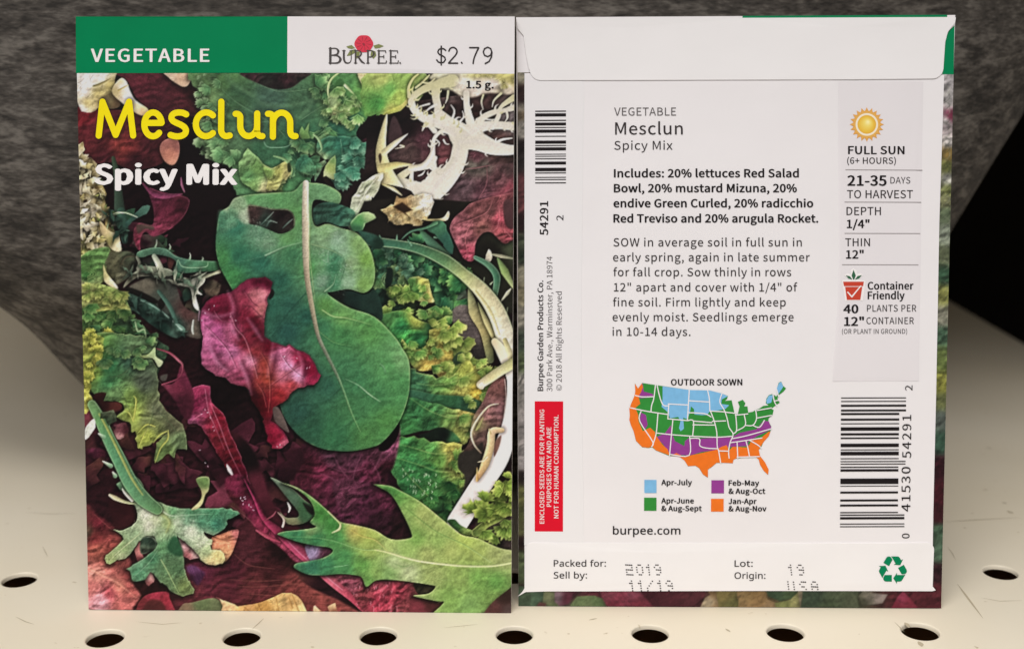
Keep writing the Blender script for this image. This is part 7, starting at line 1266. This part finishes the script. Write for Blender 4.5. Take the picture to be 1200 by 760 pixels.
# ---- the packet seen from the back
def paint_wrap():
    C = Press(598, 76, 1126, 718, 1.25, seed=9)
    C.img[:] = np.array((90, 40, 46))/255.
    def box(x0, y0, x1, y1, cols, **k):
        q = [(x0, y0), (x1, y0), (x1, y1), (x0, y1)]
        leaf(C, 0, [((x-90)*4.75, (y-80)*4.75) for x, y in q], [((x-90)*4.75, (y-80)*4.75, c) for x, y, c in cols], n=1, **k)
    box(600, 70, 620, 716, [(611, 92, (208, 196, 160)), (611, 106, (70, 40, 36)), (611, 116, (60, 34, 34)), (611, 126, (212, 196, 170)), (611, 136, (150, 124, 90)), (611, 146, (220, 208, 190)), (611, 156, (216, 204, 186)), (611, 170, (40, 26, 26)), (611, 190, (60, 50, 48)), (611, 215, (150, 74, 78)), (611, 240, (140, 70, 72)), (611, 262, (56, 30, 30)), (611, 284, (96, 104, 76)), (611, 300, (60, 74, 52)), (611, 320, (196, 186, 150)), (611, 345, (190, 176, 130)), (611, 372, (206, 196, 170)), (611, 400, (90, 106, 84)), (611, 424, (124, 142, 90)), (611, 450, (206, 196, 184)), (611, 500, (212, 200, 194)), (611, 545, (206, 194, 190)), (611, 556, (56, 40, 36)), (611, 580, (150, 150, 76)), (611, 600, (120, 126, 64)), (611, 620, (140, 140, 80)), (611, 634, (60, 36, 34)), (611, 655, (120, 140, 84)), (611, 675, (110, 132, 80)), (611, 690, (66, 46, 40))], emb=.35, power=4)
    box(1085, 70, 1126, 716, [(1112, 95, (216, 206, 206)), (1112, 112, (196, 188, 184)), (1112, 120, (206, 196, 192)), (1114, 136, (160, 50, 84)), (1108, 142, (200, 190, 186)), (1112, 150, (204, 184, 184)), (1112, 166, (206, 196, 190)), (1112, 180, (160, 126, 56)), (1110, 196, (120, 124, 60)), (1112, 210, (196, 192, 180)), (1112, 222, (130, 136, 70)), (1110, 236, (160, 160, 104)), (1110, 250, (110, 128, 90)), (1110, 275, (150, 160, 136)), (1108, 300, (120, 130, 90)), (1108, 322, (60, 100, 70)), (1108, 345, (150, 150, 70)), (1106, 372, (170, 166, 140)), (1106, 392, (70, 104, 76)), (1105, 420, (110, 128, 60)), (1104, 450, (166, 164, 60)), (1103, 470, (120, 126, 70)), (1103, 490, (90, 100, 90)), (1102, 520, (60, 100, 76)), (1102, 545, (60, 20, 30)), (1102, 580, (84, 22, 34)), (1101, 606, (76, 24, 32)), (1101, 620, (76, 110, 80)), (1101, 650, (80, 112, 84)), (1100, 668, (60, 26, 34)), (1100, 700, (120, 40, 48))], emb=.4, power=4)
    for i in range(46):
        y = 100+i*8.5; col_ = (60, 70, 50) if i % 3 else (190, 190, 160)
        stalk(C, 0, [((1108+4*math.sin(i*2.3)-90)*4.75, (y-80)*4.75), ((1113-90)*4.75, (y+6-80)*4.75), ((1107-90)*4.75, (y+12-80)*4.75)], [2, 5, 2], col_, alpha=.55, round_=0)
    box(600, 686, 1126, 718, [(620, 700, (92, 118, 84)), (720, 700, (120, 40, 56)), (790, 700, (84, 32, 42)), (880, 700, (160, 130, 80)), (960, 700, (78, 92, 62)), (1090, 700, (104, 34, 44))], emb=.3)
    def bit(P, cols, **k):
        leaf(C, 0, [((x-90)*4.75, (y-80)*4.75) for x, y in P], [((x-90)*4.75, (y-80)*4.75, c) for x, y, c in cols], n=1, emb=.2, shade=.25, soft=1.2, **k)
    bit([(600, 690), (642, 688), (640, 702), (628, 706), (620, 720), (600, 720)], [(612, 700, (98, 128, 92)), (634, 696, (84, 116, 86))])
    bit([(638, 688), (652, 688), (654, 706), (664, 712), (650, 720), (634, 720)], [(646, 698, (136, 142, 96)), (650, 712, (120, 136, 84))])
    bit([(624, 716), (632, 705), (640, 706), (638, 720)], [(634, 710, (120, 70, 64)), (628, 714, (70, 34, 34))])
    bit([(650, 686), (686, 686), (672, 698), (666, 707), (656, 710), (650, 704)], [(654, 698, (150, 116, 128)), (664, 700, (112, 44, 62)), (676, 690, (90, 34, 50))])
    bit([(662, 718), (670, 706), (676, 698), (696, 697), (708, 701), (716, 710), (716, 720)], [(680, 704, (122, 146, 88)), (700, 706, (104, 130, 76)), (690, 712, (136, 156, 98))])
    bit([(700, 686), (745, 686), (768, 712), (770, 720), (716, 720), (706, 700)], [(712, 694, (150, 60, 78)), (730, 700, (160, 54, 76)), (745, 710, (146, 44, 62)), (740, 694, (164, 70, 92)), (720, 712, (140, 40, 60))], streak=(.8, .1))
    bit([(745, 686), (830, 686), (824, 700), (812, 710), (790, 712), (768, 712)], [(780, 700, (92, 34, 44)), (815, 696, (104, 44, 52)), (760, 694, (84, 28, 40))])
    bit([(818, 716), (826, 700), (832, 696), (828, 688), (840, 688), (846, 706), (842, 718)], [(830, 706, (204, 180, 140)), (836, 692, (160, 120, 74)), (840, 712, (190, 150, 100))])
    bit([(838, 686), (866, 686), (866, 720), (844, 720)], [(850, 696, (146, 126, 66)), (858, 708, (120, 116, 60))])
    bit([(864, 686), (896, 686), (898, 700), (910, 706), (908, 720), (866, 720)], [(874, 696, (180, 142, 84)), (890, 706, (170, 128, 74)), (898, 712, (190, 150, 100)), (880, 690, (150, 112, 60))], frill=(.8, 4))
    bit([(896, 686), (938, 686), (930, 700), (914, 704), (900, 698)], [(910, 692, (70, 96, 66)), (926, 694, (84, 110, 66))])
    bit([(908, 706), (926, 702), (936, 692), (938, 716), (910, 718)], [(920, 708, (140, 146, 76)), (932, 706, (176, 170, 100))])
    bit([(934, 686), (942, 686), (938, 714)], [(938, 694, (170, 150, 116))])
    bit([(941, 686), (1008, 686), (1004, 700), (1008, 718), (938, 718)], [(955, 700, (66, 84, 62)), (985, 696, (88, 100, 70)), (1000, 706, (96, 104, 74)), (970, 710, (76, 92, 60))], streak=(1.0, .08))
    bit([(1006, 698), (1012, 690), (1022, 694), (1040, 696), (1034, 706), (1020, 708), (1010, 708)], [(1016, 700, (140, 130, 112)), (1032, 700, (170, 150, 140)), (1012, 704, (90, 90, 66))])
    bit([(1044, 712), (1052, 698), (1058, 692), (1066, 700), (1076, 712), (1060, 718)], [(1056, 700, (176, 54, 84)), (1066, 708, (160, 44, 66)), (1050, 710, (140, 36, 56))])
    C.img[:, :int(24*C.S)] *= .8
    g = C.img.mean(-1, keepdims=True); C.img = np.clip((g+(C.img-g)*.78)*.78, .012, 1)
    return C

def back_packet():
    K = Packet('seed_packet', 'seed packet turned to its back, white with planting text and bar codes', 3.874, 2.498, -.0308, .1705, 'seed packets standing on the shelf',
               [(607.6, 709.5), (1102.8, 712), (1119.6, 17.5), (604.8, 20.5)])
    K.envelope(M['edge'])
    C = paint_wrap()
    K.picture('wrapped_picture', [(607.6, 709.4), (1102.8, 711.9), (1117.5, 87), (606.6, 85)], C, .05, .2)
    K.sheet('wrapped_header', [(606.4, 85.1), (1117.4, 87.1), (1119.5, 17.8), (604.9, 20.6)], .05, M['paper'], step=2)
    K.sheet('green_wrap', [(1104, 87.2), (1117.4, 87.3), (1118.6, 30), (1112, 36), (1107.6, 46)], .07, M['green_wrap'], step=3)
    K.sheet('green_rim', [(870, 18.9), (1110, 17.6), (1110, 21.6), (870, 22.6)], .07, M['green_wrap'], step=2)
    bp = K.sheet('back_panel', [(614.6, 688), (1092.0, 688), (1093.4, 600), (1096.6, 460), (1100.4, 260), (1104.6, 137), (1106.2, 88), (614.6, 86)], .14, M['paper'], skirt=.09)
    K.sheet('seam_strip', [(614.4, 638), (684.2, 638), (684.6, 96), (614.8, 88)], .185, M['seam'], skirt=.03)
    def arc(cx, cy, r, a0, a1, n=7): return [(cx+r*math.cos(math.radians(a)), cy+r*math.sin(math.radians(a))) for a in np.linspace(a0, a1, n)]
    K.sheet('top_flap', [(605.2, 22), (606.6, 34), (613.6, 42.4), (616, 62), (619.6, 80)]+arc(634, 81, 13.5, 175, 92)+[(760, 94.4), (900, 94.0), (1000, 93.6)]+arc(1092, 79.5, 13, 88, 8)+[(1107, 50), (1110, 38), (1118.5, 27.5), (1119.5, 21), (1112, 20.6), (870, 21.6)], .36, M['flap'], step=2.2, skirt=.22)
    K.sheet('bottom_flap', [(606.6, 698), (611.8, 692.8), (614.6, 688.5), (616, 660)]+arc(624, 643, 8, 180, 270)+arc(1086, 643, 8, 270, 360)+[(1093.2, 660), (1092.4, 686), (1096, 690.5), (1101.5, 694), (1101.5, 691.8), (900, 691.4), (640, 691.6), (611.8, 693.6)][:3]+[(1092, 691.6), (900, 691.2), (640, 691.8), (616, 692.6)], .30, M['flap'], skirt=.16)
    # --- side strip: bar code, number, address, warning
    bars = Z(600, 0, 3.8, [(0, y) for y in (494, 499, 506, 520, 535, 540, 547, 560, 567, 571, 578, 592, 606, 610, 627, 641, 647, 651, 657, 671, 686, 689.5, 695, 698.5, 706, 710, 721, 733)])
    ys = [b[1] for b in bars]+[180+y/3.4545 for y in (33, 45, 58, 72, 77, 81, 95, 98.5, 104, 107.5, 117, 121)]
    K.polys('bar_code', [[(627.2, a), (663.2, a-.1), (663.2, b-.1), (627.2, b)] for a, b in zip(ys[::2], ys[1::2])], .24, M['black'])
    up = lambda st, x, y0, y1, cap, bold=0., tr=4: (st, (x, y0), (x+.01, y1), cap, SN, bold, tr)
    K.text('item_number', [up('54291', 642.4, 275.6, 235.6, 9.8, .4, 16), up('2', 660.2, 258.4, 252.2, 8.2, .15)], M['black'], .24)
    K.text('address_lettering', [up('Burpee Garden Products Co.', 636.6, 457.6, 328.4, 6.7, .26), ], M['soft_black'], .24)
    K.text('address_small_print', [up('300 Park Ave., Warminster, PA 18974', 647.2, 458, 300.4, 6.5, 0, 3), up('© 2018 All Rights Reserved', 658.2, 457, 341.2, 6.5, 0, 3)], M['grey'], .24)
    wl = K.sheet('warning_label', [(626.6, 621.8), (659.7, 621.8), (659.9, 469.6), (626.6, 469.6)], .21, M['red'])
    K.text('lettering', [up('ENCLOSED SEEDS ARE FOR PLANTING', 637.8, 612.6, 479.2, 5.4, .2, 6), up('PURPOSES ONLY AND ARE', 646.0, 592.8, 499.8, 5.4, .2, 6), up('NOT FOR HUMAN CONSUMPTION.', 654.5, 606.3, 485.5, 5.4, .2, 6)], M['on_red'], .26, wl)
    # --- main text
    ln = lambda st, x0, x1, y, cap, bold=0., tr=6, font=SN: (st, (x0, y), (x1, y), cap, font, bold, tr)
    K.text('category_lettering', [ln('VEGETABLE', 719.5, 791.8, 135.8, 9.3, 0, 6)], M['grey'], .24)
    K.text('title_lettering', [ln('Mesclun', 720.6, 799.6, 158, 14.2, .14, 10), ln('Spicy Mix', 719.5, 787.6, 175.8, 10.2, 0, 10)], M['soft_black'], .24)
    K.text('contents_text', [ln('Includes: 20% lettuces Red Salad', 719.1, 935.1, 208.1, 9.7, .42), ln('Bowl, 20% mustard Mizuna, 20%', 719, 932.8, 225.5, 9.7, .42), ln('endive Green Curled, 20% radicchio', 718.5, 951.9, 243.1, 9.7, .42), ln('Red Treviso and 20% arugula Rocket.', 718.5, 957.7, 260.8, 9.7, .42)], M['black'], .24)
    K.text('sowing_text', [ln(a, x0, x1, y, 9.6, .06, 14) for a, x0, x1, y in (('SOW in average soil in full sun in', 718.5, 938.3, 288.6), ('early spring, again in late summer', 718, 947.6, 306), ('for fall crop. Sow thinly in rows', 718.5, 925.9, 323.3), ('12" apart and cover with 1/4" of', 719, 933, 341), ('fine soil. Firm lightly and keep', 718, 919.5, 358.4), ('evenly moist. Seedlings emerge', 717.4, 928.7, 375.7), ('in 10-14 days.', 717.4, 808.3, 392.8))], M['soft_black'], .24)
    K.text('web_address', [ln('burpee.com', 718, 797, 625, 9.4, .22, 12, HM)], M['black'], .24)
    # --- growing panel
    gp = K.sheet('growing_panel', [(974.6, 446), (1076, 446), (1081.5, 96), (982, 96)], .20, M['panel_grey'])
    K.polys('rule', [Z(0, 0, 1, [(989.7, 198.8), (1080.3, 199.2), (1080.3, 200), (989.7, 199.6)]), Z(0, 0, 1, [(988.5, 236.5), (1078.7, 236.7), (1078.7, 237.5), (988.5, 237.3)]), Z(0, 0, 1, [(988.4, 273), (1077.6, 273.2), (1077.6, 274), (988.4, 273.8)]), Z(0, 0, 1, [(985.5, 309.6), (1075.5, 309.8), (1075.5, 310.6), (985.5, 310.4)])], .25, M['rule'], gp)
    K.text('bold_lettering', [ln('FULL SUN', 992.8, 1059.2, 181, 9.5, .4, 8), ln('21-35', 991.9, 1038.2, 217.9, 12.2, .62, 10), ln('1/4"', 991, 1017.9, 267.3, 9.8, .42), ln('12"', 990, 1011, 302.9, 9.8, .42), ln('Container', 1015.5, 1069.7, 339, 9, .36), ln('Friendly', 1015.5, 1059.2, 350.3, 9, .36), ln('40', 986.8, 1004.7, 366.6, 10.2, .55), ln('12"', 987.6, 1011.3, 381.3, 10.4, .55)], M['black'], .26, gp)
    K.text('plain_lettering', [ln('(6+ HOURS)', 991.7, 1049, 192.2, 7.4, .1), ln('DAYS', 1042.5, 1066, 215.2, 7.6), ln('TO HARVEST', 991.5, 1069, 232.4, 9.4, .1), ln('DEPTH', 990.8, 1031.3, 252.1, 9.4, .1), ln('THIN', 989.2, 1018.4, 288.4, 9.2, .1), ln('PLANTS PER', 1014.7, 1072.9, 364.7, 7.8, .05, 14), ln('CONTAINER', 1014, 1070, 379.2, 7.8, .05, 14), ln('(OR PLANT IN GROUND)', 985.3, 1062, 390.5, 5.5)], M['soft_black'], .26, gp)
    # sun: toothed ring, pale gap, glowing ball
    cx, cy, V, F, I = 1014.9, 146.3, [], [], []
    def ring(R, c): V.append([(cx+r*math.cos(a), cy+r*math.sin(a)) for r, a in R]); I.append(np.tile(lin(c), (len(R), 1)))
    A = np.linspace(0, 2*math.pi, 81)[:-1]
    ring([(20.2 if k % 4 == 0 else 15.8 if k % 4 == 2 else 17.2, a) for k, a in enumerate(A)], (222, 158, 78)); ring([(13.2, a) for a in A], (226, 176, 92)); ring([(13.0, a) for a in A], (240, 232, 216)); ring([(11.0, a) for a in A], (240, 226, 196)); ring([(10.8, a) for a in A], (224, 170, 60)); ring([(8.5, a) for a in A], (232, 188, 70)); ring([(4, a) for a in A], (240, 214, 110)); ring([(.1, a) for a in A], (250, 240, 176))
    for k in (5, 6, 7): V[k] = [(x+(-.6, 1.2, 1.6)[k-5]*.8, y-(0.3, 2.2, 3.4)[k-5]) for x, y in V[k]]
    n = len(A); Vp = np.vstack(V); L = K.lift(K.uv(Vp), .26)
    for k in range(len(V)-1): F += [(k*n+i, (k+1)*n+i, (k+1)*n+(i+1) % n, k*n+(i+1) % n) for i in range(n)]
    add('sun_symbol', L, F, M['ink'], gp, ink=np.vstack(I))
    S = lambda P: Z(940, 260, 3.8, P)
    pot = K.polys('pot_symbol', [S([(170, 258), (206, 256), (182, 238), (196, 226), (212, 232), (212, 214), (224, 204), (238, 216), (240, 230), (256, 226), (268, 236), (246, 256), (278, 260), (274, 290), (266, 350), (186, 352), (176, 290)])], .25, M['white_print'], gp)
    K.polys('flowerpot', [S([(177, 265), (270, 265), (267, 285), (181, 285)]), S([(186, 288), (263, 288), (254, 346), (194, 346)])], .27, M['brick'], pot)
    K.strokes('tick', [(S([(198, 312), (216, 332)]), 1.5), (S([(216, 332), (256, 284)]), [1.7, 1.2])], .29, M['white_print'], pot)
    K.polys('sprout', [S([(222, 256), (215, 238), (224, 212), (234, 238), (227, 256)]), S([(219, 257), (202, 252), (188, 237), (208, 241)]), S([(229, 257), (242, 240), (262, 236), (248, 252)])], .27, M['sprout'], pot)
    # --- map
    S = lambda P: Z(700, 420, 3.4538, P)
    K.text('map_heading', [ln('OUTDOOR SOWN', 785.4, 868.8, 450.4, 7.3, .3, 10)], M['black'], .24)
    mp = K.sheet('planting_map', S(US_OUT), .20, M['leafgreen'])
    for nm, Q, w, mm in (('spring_zone', US_BLUE, .212, 'blue'), ('mild_zone', US_PURPLE, .222, 'purple'), ('warm_zone', US_ORANGE, .232, 'orange')):
        for q in Q: K.sheet(nm, S(q), w, M[mm], mp)
    K.strokes('state_lines', [(S(q), 1.25) for q in US_LINES], .24, M['paper'], mp)
    for m_, q in (('blue', (189, 487, 238, 540)), ('leafgreen', (188, 559, 238, 612)), ('purple', (459, 488, 510, 541)), ('orange', (458, 563, 509, 615))):
        K.polys('legend_swatch', [S([(q[0], q[1]), (q[2], q[1]), (q[2], q[3]), (q[0], q[3])])], .22, M[m_], mp)
    lg = lambda st, x0, x1, y: ln(st, 700+x0/3.4538, 700+x1/3.4538, 420+y/3.4538, 6.4, .32, 8)
    K.text('legend_lettering', [lg('Apr-July', 257, 381, 508), lg('Apr-June', 257, 389, 582), lg('& Aug-Sept', 257, 421, 613), lg('Feb-May', 528, 652, 510), lg('& Aug-Oct', 528, 677, 543), lg('Jan-Apr', 528, 642, 584), lg('& Aug-Nov', 528, 682, 614)], M['black'], .24, mp)
    # --- product code at the right
    X0 = lambda y: 984.4-.9*(y-465)/150
    rows = [(59, 61.5, 287), (68.5, 71, 287), (79, 84.5, 287), (92.5, 97.5, 287), (102, 107.5, 268), (117.5, 123, 268), (130.5, 133, 268), (141.5, 151, 268), (158, 164, 267), (170, 174, 267), (187, 196.5, 267), (203, 205.5, 267), (209.5, 219.5, 267), (227.5, 230, 267), (235.5, 238, 286), (242.5, 245, 286), (251, 254, 266), (258, 264.5, 266), (284, 299, 266), (304, 306, 266), (320, 325.5, 265), (342, 347.5, 265), (356, 361.5, 265), (377, 380, 265), (384, 387, 283), (391, 397.5, 283), (409, 411.5, 283), (416.5, 419, 283)]
    K.polys('product_code', [[(X0(440+a/2.375), 440+a/2.375), (940+x/2.375, 440+a/2.375), (940+x/2.375, 440+b/2.375), (X0(440+b/2.375), 440+b/2.375)] for a, b, x in rows], .24, M['black'])
    K.text('product_code_digits', [up('41530', 1066.2, 598.4, 546, 10.4, .1, 30), up('54291', 1067, 536, 485.4, 10.4, .1, 40), up('0', 1065.2, 629.8, 624, 8.8, .05), up('2', 1068.4, 456.8, 450.8, 8.6, .05)], M['black'], .24)
    # --- bottom flap print
    K.text('date_lettering', [ln('Packed for:', 648.8, 709.9, 662.5, 7.6, .12, 8, HM), ln('Sell by:', 648.8, 687.8, 676.4, 7.6, .12, 8, HM)], M['soft_black'], .38)
    K.text('origin_lettering', [ln('Lot:', 860.2, 881.5, 662.6, 7.6, .12, 8, HM), ln('Origin:', 860.2, 896.5, 676.8, 7.6, .12, 8, HM)], M['soft_black'], .38)
    DOT = {'2': ('1111', '0001', '1111', '1000', '1111'), '0': ('0110', '1001', '1001', '1001', '0110'), '1': ('01', '11', '01', '01', '01'), '9': ('0110', '1001', '0111', '0001', '0110'),
           '/': ('0001', '0010', '0100', '1000', '1000'), 'U': ('1001', '1001', '1001', '1001', '0110'), 'S': ('0111', '1000', '0110', '0001', '1110'), 'A': ('0110', '1001', '1111', '1001', '1001')}
    rings = []
    def stamp(st, xs, y, ymax=999):
        for ch, x in zip(st, xs):
            for r, row in enumerate(DOT[ch]):
                for c, b in enumerate(row):
                    yy, xx = y+r*2.85+.12*c, x+c*2.2+r*.36
                    if b == '1' and yy < ymax: rings.append(disc(xx, yy, 1.12 if '11' in row else .92, 10, .74))
    stamp('2019', (733.2, 745.4, 757.2, 766.2), 660.4); stamp('11/19', (737.6, 747.8, 757.6, 770.4, 780), 679.2, 690.8); K.polys('date_stamp', rings, .38, M['dots']); rings = []
    stamp('19', (923.4, 933.2), 660.5); stamp('USA', (922.6, 936.4, 950), 680.3, 690.8)
    K.polys('origin_stamp', rings, .38, M['dots'])
    rec = SANS['♻'][1]; P = [np.array(c, float).reshape(-1, 2) for c in rec]; al = np.vstack(P); lo, hi = al.min(0), al.max(0)
    P = [np.stack([1029+(p[:, 0]-lo[0])/(hi[0]-lo[0])*33, 682.6-(p[:, 1]-lo[1])/(hi[1]-lo[1])*32], 1) for p in P]
    K.polys('recycling_symbol', [p for p in P], .38, M['recycle'])
    return K
US_OUT = [(150, 97), (163, 118), (180, 96), (240, 105), (370, 124), (452, 126), (500, 138), (525, 148), (522, 160), (512, 168), (540, 165), (548, 200), (552, 220), (565, 222), (572, 190), (565, 172), (585, 163), (596, 178), (590, 190), (604, 190), (607, 215), (625, 212), (637, 205), (650, 200), (668, 188), (690, 186), (678, 178), (680, 160), (690, 145), (705, 140), (720, 150), (728, 140), (722, 120), (730, 95), (740, 90), (748, 108), (760, 118), (748, 132), (730, 145), (725, 158), (730, 170), (735, 175), (720, 185), (700, 200), (710, 205), (705, 225), (690, 238), (688, 250), (700, 270), (697, 290), (690, 310), (668, 335), (660, 355), (650, 365), (655, 390), (675, 415), (690, 445), (688, 467), (670, 450), (655, 425), (650, 405), (635, 390), (615, 392), (590, 393), (575, 398), (560, 400), (548, 405), (545, 420), (530, 415), (500, 418), (480, 418), (460, 435), (445, 445), (445, 478), (425, 465), (410, 440), (395, 430), (375, 430), (365, 432), (350, 408), (330, 392), (290, 390), (235, 368), (220, 355), (205, 358), (180, 355), (155, 330), (145, 290), (135, 268), (128, 245), (130, 225), (128, 200), (135, 180), (148, 150), (152, 130)]
US_BLUE = [[(262, 109), (370, 124), (452, 126), (500, 138), (525, 149), (500, 162), (498, 180), (530, 185), (515, 200), (490, 205), (450, 212), (440, 225), (420, 225), (390, 222), (388, 200), (376, 190), (372, 214), (362, 242), (345, 235), (348, 280), (335, 290), (328, 278), (334, 250), (325, 232), (292, 238), (285, 215), (258, 192), (262, 160)], [(680, 165), (690, 147), (708, 143), (700, 175), (682, 180)], [(725, 138), (722, 118), (732, 95), (741, 92), (748, 112), (730, 138)]]
US_PURPLE = [[(172, 158), (160, 150), (182, 96), (186, 130), (222, 140), (225, 150), (210, 154)], [(175, 215), (195, 225), (202, 265), (190, 285), (180, 270), (170, 250)], [(240, 312), (270, 300), (295, 266), (302, 305), (312, 330), (350, 350), (352, 330), (370, 316), (410, 320), (470, 316), (540, 314), (575, 296), (640, 282), (668, 248), (690, 250), (700, 275), (697, 285), (640, 312), (605, 335), (610, 350), (545, 352), (500, 362), (420, 374), (370, 388), (295, 384), (278, 362), (262, 340), (250, 330)]]
US_ORANGE = [[(150, 98), (163, 118), (178, 98), (183, 112), (176, 132), (165, 150), (172, 180), (152, 196), (164, 225), (165, 250), (182, 290), (212, 276), (232, 294), (226, 350), (205, 357), (180, 354), (155, 329), (145, 290), (135, 268), (128, 245), (130, 225), (128, 200), (135, 180), (148, 150), (152, 130)], [(232, 302), (262, 345), (282, 362), (292, 388), (235, 367), (221, 353)], [(295, 388), (318, 378), (345, 392), (372, 388), (420, 378), (480, 364), (500, 352), (520, 346), (530, 368), (545, 352), (600, 356), (612, 345), (622, 322), (660, 316), (690, 292), (697, 292), (690, 310), (668, 335), (650, 365), (655, 390), (675, 415), (690, 445), (688, 466), (670, 450), (655, 425), (650, 405), (635, 391), (590, 392), (560, 399), (548, 405), (545, 419), (500, 417), (480, 417), (460, 434), (445, 444), (445, 477), (425, 464), (410, 439), (395, 429), (365, 431), (350, 408), (330, 393)]]
US_LINES = [[(152, 146), (180, 152), (225, 151)], [(233, 105), (226, 160), (218, 185), (215, 212)], [(133, 196), (200, 210), (280, 222)], [(175, 210), (170, 250), (222, 332), (218, 352)], [(243, 220), (236, 300), (222, 345)], [(240, 106), (250, 150), (264, 184), (285, 188)], [(284, 180), (362, 184)], [(287, 180), (283, 240)], [(283, 240), (362, 247)], [(369, 124), (362, 246)], [(368, 167), (447, 172)], [(366, 215), (430, 219), (457, 232)], [(443, 126), (450, 160), (452, 208)], [(452, 208), (515, 212)], [(362, 247), (386, 249), (383, 310)], [(386, 249), (460, 255)], [(384, 264), (472, 265)], [(303, 246), (297, 310), (290, 390)], [(236, 297), (300, 304), (384, 310)], [(384, 310), (478, 314), (540, 310)], [(371, 312), (369, 387), (295, 384)], [(371, 319), (410, 320), (412, 348), (440, 358), (482, 360)], [(455, 210), (470, 250), (480, 295), (482, 350), (488, 370), (496, 418)], [(462, 250), (516, 248)], [(500, 140), (492, 172), (510, 205), (522, 240), (530, 275), (546, 302), (534, 335), (528, 370), (530, 398)], [(516, 213), (550, 217)], [(556, 222), (560, 285), (546, 300)], [(590, 222), (595, 266), (560, 288)], [(595, 266), (625, 266), (640, 240), (637, 206)], [(555, 225), (605, 220)], [(540, 320), (600, 308), (700, 280)], [(535, 336), (605, 326), (662, 317)], [(562, 334), (565, 398)], [(598, 330), (606, 360), (612, 392)], [(640, 237), (700, 226)], [(488, 369), (528, 370)], [(612, 326), (645, 345), (660, 358)], [(562, 394), (652, 392)], [(625, 266), (652, 274), (672, 246)], [(642, 206), (700, 196)], [(706, 140), (712, 170), (722, 188)], [(720, 118), (729, 150)], [(712, 168), (730, 165)]]
front_packet()
back_packet()
